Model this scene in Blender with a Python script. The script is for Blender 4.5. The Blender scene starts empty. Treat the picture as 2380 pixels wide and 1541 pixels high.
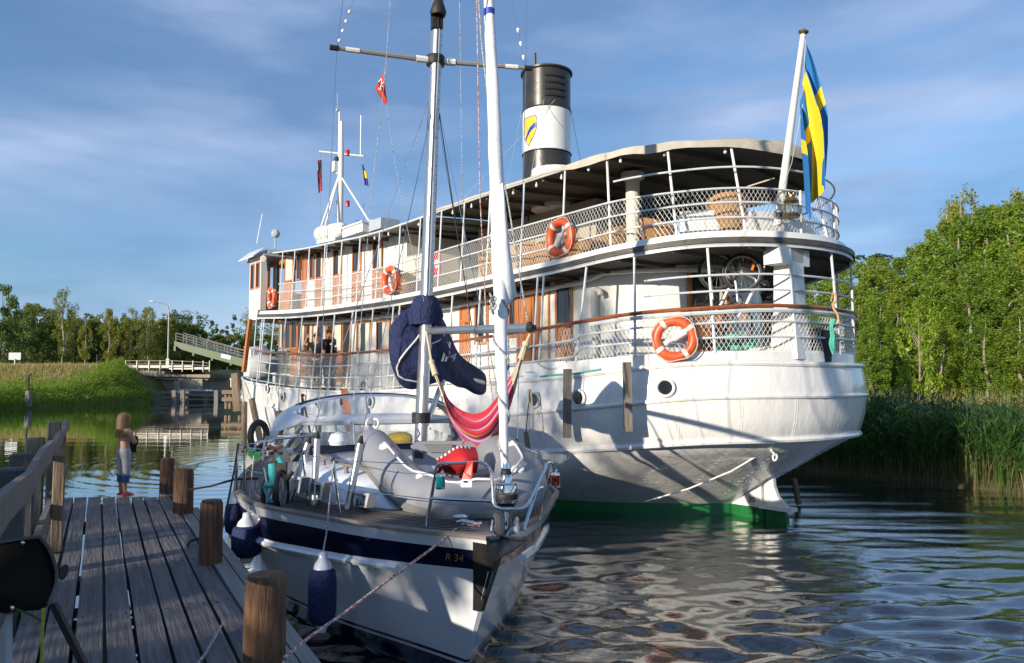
import bpy, math, random
import numpy as np
from math import sin, cos, tan, atan, atan2, radians, pi, sqrt, hypot
from mathutils import Vector, Matrix
random.seed(7)
scene = bpy.context.scene
COL = scene.collection

# ------------------------------------------------------------------ camera, sky, sun, exposure
EYE = 2.38
FOC = 1785.0            # focal length in units of a 2380 px wide picture
PITCH = atan(118.5 / FOC)
cam_d = bpy.data.cameras.new("camera")
cam_d.sensor_width = 36.0
cam_d.lens = 36.0 * FOC / 2380.0
cam_d.clip_start = 0.05
cam_d.clip_end = 6000
cam = bpy.data.objects.new("camera", cam_d)
COL.objects.link(cam)
cam.location = (0, 0, EYE)
cam.rotation_euler = (pi / 2 + PITCH, 0, 0)
scene.camera = cam

SUN_H = Vector((-0.68, -0.73, 0)).normalized()      # horizontal direction towards the sun
SUN_EL = radians(13.5)
to_sun = Vector((SUN_H.x * cos(SUN_EL), SUN_H.y * cos(SUN_EL), sin(SUN_EL)))
sd = bpy.data.lights.new("sun", 'SUN')
sd.energy = 5.0
sd.angle = radians(0.53)
sd.color = (1.0, 0.885, 0.71)
sun = bpy.data.objects.new("sun", sd)
COL.objects.link(sun)
sun.location = (-30, -30, 40)
sun.rotation_euler = (-to_sun).to_track_quat('-Z', 'Y').to_euler()

world = bpy.data.worlds.new("World")
scene.world = world
world.use_nodes = True
wn = world.node_tree
wn.nodes.clear()
def wnode(t, **kw):
    n = wn.nodes.new(t)
    for k, v in kw.items():
        setattr(n, k, v)
    return n
w_out = wnode('ShaderNodeOutputWorld')
w_sky = wnode('ShaderNodeTexSky', sky_type='NISHITA', sun_disc=False)
w_sky.sun_elevation = SUN_EL
w_sky.sun_rotation = atan2(SUN_H.x, SUN_H.y)
w_sky.altitude = 0
w_sky.air_density = 1.0
w_sky.dust_density = 0.1
w_sky.ozone_density = 4.0
w_bg = wnode('ShaderNodeBackground')
w_bg.inputs['Strength'].default_value = 0.14
wn.links.new(w_sky.outputs[0], w_bg.inputs['Color'])
w_tc = wnode('ShaderNodeTexCoord')
w_map = wnode('ShaderNodeMapping')
w_map.inputs['Scale'].default_value = (1.2, 1.0, 6.5)
w_map.inputs['Rotation'].default_value = (0.0, 0.07, 0.3)
wn.links.new(w_tc.outputs['Generated'], w_map.inputs['Vector'])
w_n = wnode('ShaderNodeTexNoise')
w_n.inputs['Scale'].default_value = 1.9
w_n.inputs['Detail'].default_value = 8
w_n.inputs['Roughness'].default_value = 0.52
w_n.inputs['Distortion'].default_value = 0.35
wn.links.new(w_map.outputs[0], w_n.inputs['Vector'])
w_r = wnode('ShaderNodeValToRGB')
w_r.color_ramp.elements[0].position = 0.33
w_r.color_ramp.elements[0].color = (0.10, 0.10, 0.10, 1)
w_r.color_ramp.elements[1].position = 0.66
w_r.color_ramp.elements[1].color = (0.92, 0.92, 0.92, 1)
wn.links.new(w_n.outputs['Fac'], w_r.inputs[0])
w_map2 = wnode('ShaderNodeMapping')
w_map2.inputs['Scale'].default_value = (1.0, 1.0, 3.6)
wn.links.new(w_tc.outputs['Generated'], w_map2.inputs['Vector'])
w_n2 = wnode('ShaderNodeTexNoise')
w_n2.inputs['Scale'].default_value = 2.6
w_n2.inputs['Detail'].default_value = 6
wn.links.new(w_map2.outputs[0], w_n2.inputs['Vector'])
w_r2 = wnode('ShaderNodeValToRGB')
w_r2.color_ramp.elements[0].position = 0.38
w_r2.color_ramp.elements[0].color = (0.165, 0.29, 0.53, 1)
w_r2.color_ramp.elements[1].position = 0.68
w_r2.color_ramp.elements[1].color = (0.48, 0.60, 0.85, 1)
wn.links.new(w_n2.outputs['Fac'], w_r2.inputs[0])
w_cl = wnode('ShaderNodeBackground')
w_cl.inputs['Color'].default_value = (0.40, 0.54, 0.80, 1)
w_cl.inputs['Strength'].default_value = 0.85
wn.links.new(w_r2.outputs[0], w_cl.inputs['Color'])
w_mx = wnode('ShaderNodeMixShader')
wn.links.new(w_r.outputs[0], w_mx.inputs[0])
wn.links.new(w_bg.outputs[0], w_mx.inputs[1])
wn.links.new(w_cl.outputs[0], w_mx.inputs[2])
wn.links.new(w_mx.outputs[0], w_out.inputs[0])

scene.view_settings.view_transform = 'Standard'
scene.view_settings.look = 'None'
scene.view_settings.gamma = 1
scene.view_settings.exposure = 0.35
scene.view_settings.use_curve_mapping = False

# ------------------------------------------------------------------ picture measure -> real place
def ray(px, py):
    x = (px - 1190.0) / FOC
    v = -(py - 770.5) / FOC
    return Vector((x, cos(PITCH) - v * sin(PITCH), sin(PITCH) + v * cos(PITCH)))
def at(px, py, Y):
    """point at depth Y (metres north of the camera)"""
    r = ray(px, py)
    r = r * (Y / r.y)
    r.z += EYE
    return r
def on_z(px, py, z):
    r = ray(px, py)
    t = (z - EYE) / r.z
    return Vector((r.x * t, r.y * t, z))
class Frame:
    def __init__(s, ox, oy, ang):
        s.o = Vector((ox, oy, 0)); s.ang = ang
        s.u = Vector((cos(ang), sin(ang), 0)); s.n = Vector((-sin(ang), cos(ang), 0))
    def loc(s, p):
        q = Vector(p) - s.o
        return Vector((q.dot(s.u), q.dot(s.n), p[2]))
    def wor(s, a, l, h):
        p = s.o + s.u * a + s.n * l
        return Vector((p.x, p.y, h))
    def hit_l(s, px, py, l):
        r = ray(px, py)
        t = (l + s.o.dot(s.n)) / r.dot(s.n)
        p = r * t; p.z += EYE
        return s.loc(p)
    def hit_a(s, px, py, a):
        r = ray(px, py)
        t = (a + s.o.dot(s.u)) / r.dot(s.u)
        p = r * t; p.z += EYE
        return s.loc(p)
    def at(s, px, py, Y):
        return s.loc(at(px, py, Y))
SHIP = Frame(4.31, 13.70, radians(128.5))        # x forward from the rudder, y to port, z up from the water
YACHT = Frame(-0.09, 5.34, radians(-72.0))       # x forward of the stem head, y to port, z up

# ------------------------------------------------------------------ mesh building
class MB:
    def __init__(s):
        s.v = []; s.f = []; s.m = []; s.mi = 0
    def add(s, vs, fs):
        o = len(s.v)
        s.v.extend([tuple(p) for p in vs])
        s.f.extend([tuple(i + o for i in f) for f in fs])
        s.m.extend([s.mi] * len(fs))
    def quad(s, a, b, c, d):
        s.add([a, b, c, d], [(0, 1, 2, 3)])
    def box(s, c, size, rz=0.0, rx=0.0, ry=0.0, bev=0.0):
        hx, hy, hz = size[0] / 2, size[1] / 2, size[2] / 2
        M = Matrix.Rotation(rz, 3, 'Z') @ Matrix.Rotation(ry, 3, 'Y') @ Matrix.Rotation(rx, 3, 'X')
        c = Vector(c)
        if bev <= 0:
            vs = [c + M @ Vector((x * hx, y * hy, z * hz)) for z in (-1, 1) for x, y in ((-1, -1), (1, -1), (1, 1), (-1, 1))]
            s.add(vs, [(3, 2, 1, 0), (4, 5, 6, 7), (0, 1, 5, 4), (1, 2, 6, 5), (2, 3, 7, 6), (3, 0, 4, 7)])
            return
        b = min(bev, hx * .9, hy * .9, hz * .9)
        rings = []
        for z, ins in ((-hz, b), (-hz + b, 0), (hz - b, 0), (hz, b)):
            ax, ay = hx - ins, hy - ins
            rings.append([c + M @ Vector(p) for p in ((ax - b, -ay, z), (ax, -ay + b, z), (ax, ay - b, z), (ax - b, ay, z), (-ax + b, ay, z), (-ax, ay - b, z), (-ax, -ay + b, z), (-ax + b, -ay, z))])
        s.loft(rings)
    def beam(s, a, b, w, h, up=(0, 0, 1)):
        """rectangular bar from a to b; w sideways, h along up"""
        a = Vector(a); b = Vector(b); d = (b - a)
        if d.length < 1e-6: return
        d.normalize(); up = Vector(up)
        sd_ = d.cross(up)
        if sd_.length < 1e-4: sd_ = d.cross(Vector((1, 0, 0)))
        sd_.normalize(); u2 = sd_.cross(d)
        r = []
        for p in (a, b):
            r.append([p + sd_ * x * w / 2 + u2 * y * h / 2 for x, y in ((-1, -1), (1, -1), (1, 1), (-1, 1))])
        s.loft(r)
    def loft(s, rings, cap=True, closed=True, loop=False):
        n = len(rings[0]); o = len(s.v)
        for r in rings: s.v.extend([tuple(p) for p in r])
        fs = []
        K = len(rings)
        for i in range(K if loop else K - 1):
            j = (i + 1) % K
            for k in range(n if closed else n - 1):
                k2 = (k + 1) % n
                fs.append((o + i * n + k, o + i * n + k2, o + j * n + k2, o + j * n + k))
        if cap and closed and not loop:
            fs.append(tuple(o + k for k in reversed(range(n))))
            fs.append(tuple(o + (K - 1) * n + k for k in range(n)))
        s.f.extend(fs); s.m.extend([s.mi] * len(fs))
    def grid(s, rows):
        s.loft(rows, cap=False, closed=False)
    def tube(s, path, r, n=8, loop=False, cap=True, sq=1.0):
        P = [Vector(p) for p in path]
        K = len(P)
        rs = r if isinstance(r, (list, tuple)) else [r] * K
        T = []
        for i in range(K):
            if loop: t = P[(i + 1) % K] - P[i - 1]
            else: t = P[min(i + 1, K - 1)] - P[max(i - 1, 0)]
            T.append(t.normalized() if t.length > 1e-9 else Vector((0, 0, 1)))
        ref = Vector((0, 0, 1)) if abs(T[0].z) < .9 else Vector((1, 0, 0))
        nrm = T[0].cross(ref).normalized()
        rings = []
        for i in range(K):
            nrm = nrm - T[i] * nrm.dot(T[i])
            if nrm.length < 1e-6: nrm = T[i].orthogonal()
            nrm.normalize()
            bi = T[i].cross(nrm)
            rings.append([P[i] + (nrm * cos(2 * pi * k / n) + bi * sin(2 * pi * k / n) * sq) * rs[i] for k in range(n)])
        s.loft(rings, cap=cap, loop=loop)
    def lathe(s, prof, c=(0, 0, 0), n=16, ax=(0, 0, 1), ref=None):
        """prof: (radius, height) pairs along axis ax from c"""
        c = Vector(c); ax = Vector(ax).normalized()
        x = ax.orthogonal().normalized() if ref is None else Vector(ref)
        y = ax.cross(x)
        rings = [[c + ax * z + (x * cos(2 * pi * k / n) + y * sin(2 * pi * k / n)) * max(r, 1e-4) for k in range(n)] for r, z in prof]
        s.loft(rings)
    def ball(s, c, r, n=14, m=9, sc=(1, 1, 1)):
        c = Vector(c)
        rings = []
        for i in range(m + 1):
            th = pi * i / m
            rings.append([c + Vector((max(sin(th), 1e-3) * cos(2 * pi * k / n) * r * sc[0], max(sin(th), 1e-3) * sin(2 * pi * k / n) * r * sc[1], -cos(th) * r * sc[2])) for k in range(n)])
        s.loft(rings)
    def torus(s, c, R, r, ax=(0, 0, 1), N=28, n=10, scu=1.0):
        c = Vector(c); ax = Vector(ax).normalized(); x = ax.orthogonal().normalized(); y = ax.cross(x)
        s.tube([c + (x * cos(2 * pi * i / N) + y * sin(2 * pi * i / N)) * R for i in range(N)], r, n, loop=True)
    def prism(s, poly, d):
        """poly: list of 3-D points (planar outline); d: thickness vector"""
        d = Vector(d); n = len(poly)
        a = [Vector(p) - d / 2 for p in poly]; b = [Vector(p) + d / 2 for p in poly]
        fs = [tuple(reversed(range(n))), tuple(range(n, 2 * n))] + [(i, (i + 1) % n, n + (i + 1) % n, n + i) for i in range(n)]
        s.add(a + b, fs)
    def build(s, name, mats, parent=None, smooth=True, loc=None, angle=40):
        me = bpy.data.meshes.new(name)
        me.from_pydata(s.v, [], s.f)
        if not isinstance(mats, (list, tuple)): mats = [mats]
        for m in mats: me.materials.append(m)
        if len(mats) > 1: me.polygons.foreach_set('material_index', s.m)
        if smooth:
            me.polygons.foreach_set('use_smooth', [True] * len(me.polygons))
            try: me.set_sharp_from_angle(angle=radians(angle))
            except Exception: pass
        me.update()
        o = bpy.data.objects.new(name, me)
        COL.objects.link(o)
        if parent is not None: o.parent = parent
        if loc is not None: o.location = loc
        return o

def tag(o, label=None, cat=None, group=None, kind=None):
    if label: o['label'] = label
    if cat: o['category'] = cat
    if group: o['group'] = group
    if kind: o['kind'] = kind
    return o
def thing(name, label, cat, loc=(0, 0, 0), rz=0.0, group=None):
    o = bpy.data.objects.new(name, None)
    o.empty_display_size = .2
    COL.objects.link(o)
    o.location = loc; o.rotation_euler = (0, 0, rz)
    return tag(o, label, cat, group)
def dup(root, loc=None, rz=None, label=None, scale=None):
    r = root.copy(); COL.objects.link(r)
    if loc is not None: r.location = loc
    if rz is not None: r.rotation_euler = (0, 0, rz)
    if scale is not None: r.scale = scale
    if label: r['label'] = label
    for ch in list(root.children):
        c = ch.copy(); COL.objects.link(c); c.parent = r
        for g in list(ch.children):
            d = g.copy(); COL.objects.link(d); d.parent = c
    return r
def text_mesh(txt, size, name, mat, M, parent=None, ext=.002):
    cu = bpy.data.curves.new(name, 'FONT'); cu.body = txt; cu.size = size; cu.extrude = ext
    cu.align_x = 'CENTER'; cu.align_y = 'CENTER'
    to = bpy.data.objects.new(name, cu)
    me = bpy.data.meshes.new_from_object(to)
    bpy.data.objects.remove(to)
    me.transform(M); me.materials.clear(); me.materials.append(mat); me.name = name
    o = bpy.data.objects.new(name, me); COL.objects.link(o)
    if parent is not None: o.parent = parent
    return o
def basis(o, x, y):
    x = Vector(x).normalized(); y = Vector(y); y = (y - x * y.dot(x)).normalized(); z = x.cross(y)
    M = Matrix.Identity(4)
    for i in range(3):
        M[i][0] = x[i]; M[i][1] = y[i]; M[i][2] = z[i]; M[i][3] = o[i]
    return M

# ------------------------------------------------------------------ materials
def mat(name, col, rough=.5, metal=0.0, n=None, bump=None, spec=.5, coat=0.0, scale=(1, 1, 1), rvar=0.0, emit=None, back=None, dirt=None):
    """n=(scale, colour2, contrast) mottling; bump=(scale, strength); dirt=(scale, colour, amount)"""
    m = bpy.data.materials.new(name); m.use_nodes = True
    nt = m.node_tree; p = nt.nodes['Principled BSDF']
    p.inputs['Base Color'].default_value = (*col, 1)
    p.inputs['Roughness'].default_value = rough
    p.inputs['Metallic'].default_value = metal
    p.inputs['Specular IOR Level'].default_value = spec
    p.inputs['Coat Weight'].default_value = coat
    p.inputs['Coat Roughness'].default_value = .08
    L = nt.links.new
    tc = nt.nodes.new('ShaderNodeTexCoord'); mp = nt.nodes.new('ShaderNodeMapping')
    mp.inputs['Scale'].default_value = scale
    L(tc.outputs['Object'], mp.inputs[0])
    def noise(sc, det=5, rg=.6):
        t = nt.nodes.new('ShaderNodeTexNoise')
        t.inputs['Scale'].default_value = sc; t.inputs['Detail'].default_value = det; t.inputs['Roughness'].default_value = rg
        L(mp.outputs[0], t.inputs['Vector']); return t
    src = None
    if n:
        t = noise(n[0])
        r = nt.nodes.new('ShaderNodeValToRGB')
        c = n[2] if len(n) > 2 else .2
        r.color_ramp.elements[0].position = .5 - c; r.color_ramp.elements[1].position = .5 + c
        r.color_ramp.elements[0].color = (*col, 1); r.color_ramp.elements[1].color = (*n[1], 1)
        L(t.outputs['Fac'], r.inputs[0]); src = r.outputs[0]
    if dirt:
        t = noise(dirt[0], 7, .65)
        r = nt.nodes.new('ShaderNodeValToRGB')
        r.color_ramp.elements[0].position = .55; r.color_ramp.elements[1].position = .8
        r.color_ramp.elements[0].color = (0, 0, 0, 1); r.color_ramp.elements[1].color = (dirt[2],) * 3 + (1,)
        L(t.outputs['Fac'], r.inputs[0])
        mx = nt.nodes.new('ShaderNodeMixRGB')
        L(r.outputs[0], mx.inputs[0])
        if src: L(src, mx.inputs[1])
        else: mx.inputs[1].default_value = (*col, 1)
        mx.inputs[2].default_value = (*dirt[1], 1); src = mx.outputs[0]
    if src: L(src, p.inputs['Base Color'])
    if rvar:
        t = noise(3.0)
        mr = nt.nodes.new('ShaderNodeMapRange')
        mr.inputs['To Min'].default_value = max(0.02, rough - rvar); mr.inputs['To Max'].default_value = rough + rvar
        L(t.outputs['Fac'], mr.inputs['Value']); L(mr.outputs[0], p.inputs['Roughness'])
    if bump:
        t = noise(bump[0])
        b = nt.nodes.new('ShaderNodeBump'); b.inputs['Strength'].default_value = bump[1]; b.inputs['Distance'].default_value = bump[2] if len(bump) > 2 else .02
        L(t.outputs['Fac'], b.inputs['Height']); L(b.outputs[0], p.inputs['Normal'])
    if emit:
        p.inputs['Emission Color'].default_value = (*emit[0], 1); p.inputs['Emission Strength'].default_value = emit[1]
    return m
def glass(name, col=(.6, .7, .72), alpha=.35, rough=.03):
    m = bpy.data.materials.new(name); m.use_nodes = True
    nt = m.node_tree; nt.nodes.clear(); L = nt.links.new
    o = nt.nodes.new('ShaderNodeOutputMaterial'); mx = nt.nodes.new('ShaderNodeMixShader')
    tr = nt.nodes.new('ShaderNodeBsdfTransparent'); tr.inputs[0].default_value = (*col, 1)
    gl = nt.nodes.new('ShaderNodeBsdfGlossy'); gl.inputs['Roughness'].default_value = rough
    lw = nt.nodes.new('ShaderNodeLayerWeight'); lw.inputs[0].default_value = .35
    mr = nt.nodes.new('ShaderNodeMapRange'); mr.inputs['To Min'].default_value = alpha * .3; mr.inputs['To Max'].default_value = min(1, alpha * 2.2)
    L(lw.outputs['Facing'], mr.inputs['Value']); L(mr.outputs[0], mx.inputs[0])
    L(tr.outputs[0], mx.inputs[1]); L(gl.outputs[0], mx.inputs[2]); L(mx.outputs[0], o.inputs[0])
    return m
def leafmat(name, c1, c2, trans=.35):
    m = bpy.data.materials.new(name); m.use_nodes = True
    nt = m.node_tree; nt.nodes.clear(); L = nt.links.new
    o = nt.nodes.new('ShaderNodeOutputMaterial'); mx = nt.nodes.new('ShaderNodeMixShader'); mx.inputs[0].default_value = trans
    g = nt.nodes.new('ShaderNodeNewGeometry')
    n = nt.nodes.new('ShaderNodeTexNoise'); n.inputs['Scale'].default_value = .8; n.inputs['Detail'].default_value = 4
    L(g.outputs['Position'], n.inputs['Vector'])
    oi = nt.nodes.new('ShaderNodeObjectInfo')
    ad = nt.nodes.new('ShaderNodeMath'); ad.operation = 'MULTIPLY_ADD'; ad.inputs[1].default_value = .55
    L(g.outputs['Random Per Island'], ad.inputs[0])
    sb = nt.nodes.new('ShaderNodeMath'); sb.operation = 'MULTIPLY_ADD'; sb.inputs[1].default_value = .5; sb.inputs[2].default_value = -.28
    L(n.outputs['Fac'], sb.inputs[0]); 
    a2 = nt.nodes.new('ShaderNodeMath'); a2.operation = 'MULTIPLY_ADD'; a2.inputs[1].default_value = .35
    L(oi.outputs['Random'], a2.inputs[0]); L(sb.outputs[0], a2.inputs[2]); L(a2.outputs[0], ad.inputs[2])
    r = nt.nodes.new('ShaderNodeMixRGB'); r.inputs[1].default_value = (*c1, 1); r.inputs[2].default_value = (*c2, 1); r.use_clamp = True
    L(ad.outputs[0], r.inputs[0])
    d = nt.nodes.new('ShaderNodeBsdfPrincipled'); d.inputs['Roughness'].default_value = .45; d.inputs['Specular IOR Level'].default_value = .35
    t = nt.nodes.new('ShaderNodeBsdfTranslucent')
    hs = nt.nodes.new('ShaderNodeMixRGB'); hs.blend_type = 'MULTIPLY'; hs.inputs[0].default_value = 1; hs.inputs[2].default_value = (1.5, 1.35, .5, 1)
    L(r.outputs[0], hs.inputs[1]); L(hs.outputs[0], t.inputs[0]); L(r.outputs[0], d.inputs['Base Color'])
    L(d.outputs[0], mx.inputs[1]); L(t.outputs[0], mx.inputs[2]); L(mx.outputs[0], o.inputs[0])
    return m

M = {}
M['white'] = mat('white_paint', (.78, .77, .74), .33, n=(1.3, (.70, .70, .68), .25), bump=(2.2, .22, .02), coat=.25, rvar=.1, dirt=(2.0, (.50, .47, .42), .35))
M['hullwhite'] = mat('hull_white', (.80, .79, .77), .26, n=(.8, (.72, .72, .71), .3), bump=(1.4, .7, .05), coat=.4, rvar=.12, dirt=(2.2, (.42, .36, .28), .5), scale=(1, 1, .5))
M['green'] = mat('green_bottom', (.012, .16, .035), .35, n=(3, (.01, .09, .03), .25), bump=(3, .3))
M['cream'] = mat('cream_wall', (.66, .62, .52), .5, n=(2, (.60, .56, .47), .3))
M['creamlin'] = mat('curtain', (.66, .62, .53), .85, bump=(14, .6, .03), scale=(3, 3, .1))
M['varnish'] = mat('varnished_wood', (.56, .20, .035), .25, n=(5, (.34, .105, .02), .3), coat=.5, scale=(6, 6, .5), rvar=.1)
M['varnrail'] = mat('varnished_rail', (.20, .055, .02), .25, n=(2.5, (.36, .12, .035), .3), coat=.5, scale=(1.2, 4, 4))
M['greyp'] = mat('grey_paint', (.42, .46, .50), .4, n=(3, (.35, .38, .42), .3), rvar=.1)
M['lgrey'] = mat('pale_grey_paint', (.62, .66, .70), .38, n=(3, (.52, .55, .58), .3), rvar=.1)
M['band'] = mat('black_fender_band', (.045, .043, .045), .55, n=(2.5, (.10, .09, .08), .2), bump=(4, .5), scale=(.6, 2, 6))
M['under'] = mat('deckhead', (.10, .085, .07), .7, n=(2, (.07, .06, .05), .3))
M['canvas'] = mat('canvas', (.56, .52, .45), .85, n=(3, (.35, .33, .28), .3), bump=(5, .5, .03))
M['roofgrey'] = mat('roof_felt', (.30, .30, .30), .8, n=(2, (.24, .24, .25), .3), bump=(6, .3))
M['black'] = mat('black_paint', (.022, .021, .02), .32, n=(3, (.04, .036, .03), .2), bump=(3, .2), rvar=.1)
M['rubber'] = mat('black_rubber', (.015, .015, .016), .6, bump=(20, .3))
M['dark'] = mat('dark_interior', (.02, .017, .014), .7)
M['glassdark'] = mat('dark_glass', (.02, .025, .03), .05, spec=.8)
M['orange'] = mat('lifebuoy_orange', (.78, .12, .035), .38, n=(5, (.62, .09, .03), .3), dirt=(4, (.15, .05, .03), .5))
M['whiteplain'] = mat('white_plastic', (.80, .80, .79), .35, n=(4, (.72, .72, .71), .3))
M['rope'] = mat('cream_rope', (.58, .50, .36), .9, bump=(40, .8, .01))
M['teal'] = mat('teal_rope', (.05, .40, .30), .75, bump=(20, 1.0, .02), n=(8, (.10, .52, .40), .25))
M['wicker'] = mat('wicker', (.46, .25, .09), .75, bump=(30, 1, .02), n=(12, (.28, .14, .05), .25))
M['skin'] = mat('skin', (.56, .31, .20), .5, n=(3, (.5, .26, .16), .3))
M['navy'] = mat('navy_canvas', (.014, .026, .105), .8, bump=(6, 1.0, .09), n=(3, (.01, .018, .075), .3))
M['navygel'] = mat('navy_gelcoat', (.006, .010, .035), .12, coat=.6)
M['gel'] = mat('sky_tinted_gelcoat', (.73, .77, .83), .14, coat=.5, n=(1, (.70, .74, .80), .3))  # white gelcoat with blue skylight mixed into its colour
M['alu'] = mat('aluminium', (.62, .63, .65), .33, metal=.9, n=(3, (.5, .5, .52), .3), scale=(1, 1, .2), rvar=.08)
M['steel'] = mat('stainless', (.55, .55, .56), .14, metal=1.0)
M['chrome'] = mat('chrome', (.8, .8, .8), .06, metal=1.0)
M['sail'] = mat('sailcloth', (.80, .81, .83), .6, bump=(7, .35, .03), n=(3, (.72, .74, .78), .3))
M['teak'] = mat('weathered_teak', (.22, .19, .165), .7, n=(6, (.14, .12, .11), .25), scale=(1, 14, 1), bump=(6, .3))
M['teakrail'] = mat('teak_rail', (.26, .215, .18), .65, n=(4, (.17, .14, .125), .25), bump=(10, .4))
M['pvc'] = mat('grey_pvc', (.27, .28, .31), .5, n=(2, (.23, .24, .27), .3), bump=(3, .2), coat=.1)
M['pvcd'] = mat('dark_grey_pvc', (.17, .18, .18), .55)
M['postwood'] = mat('bollard_wood', (.24, .12, .06), .75, n=(7, (.075, .04, .026), .18), scale=(5, 5, .45), bump=(6, 1.0, .05), dirt=(3, (.05, .035, .03), .6))
M['plank'] = mat('dock_plank', (.18, .168, .175), .75, n=(3.2, (.06, .058, .066), .22), scale=(.5, 9, 3), bump=(5, .9, .03), dirt=(1.2, (.24, .22, .20), .6))
M['oldwood'] = mat('grey_wood', (.24, .215, .19), .8, n=(5, (.12, .105, .09), .25), scale=(6, 6, .5), bump=(6, .7, .03))
M['pilewood'] = mat('brown_pile', (.27, .20, .14), .8, n=(5, (.13, .09, .06), .25), scale=(5, 5, .5), bump=(6, .7, .03))
M['brass'] = mat('brass', (.42, .28, .10), .3, metal=.9, n=(4, (.2, .13, .05), .3))
M['red'] = mat('red_cloth', (.50, .012, .015), .75, bump=(8, .4))
M['yellow'] = mat('yellow_vinyl', (.80, .50, .01), .35, bump=(5, .4, .03))
M['redp'] = mat('red_plastic', (.45, .01, .012), .25)
M['concrete'] = mat('concrete', (.36, .31, .24), .85, n=(1.2, (.26, .22, .17), .3), bump=(4, .4), dirt=(.8, (.12, .10, .08), .6))
M['galv'] = mat('galvanised_steel', (.46, .44, .40), .45, metal=.5, n=(3, (.36, .34, .31), .3))
M['bridgegreen'] = mat('bridge_green', (.16, .20, .11), .5, n=(2, (.12, .15, .09), .3))
M['asphalt'] = mat('asphalt', (.06, .06, .062), .85, n=(8, (.045, .045, .047), .3))
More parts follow.
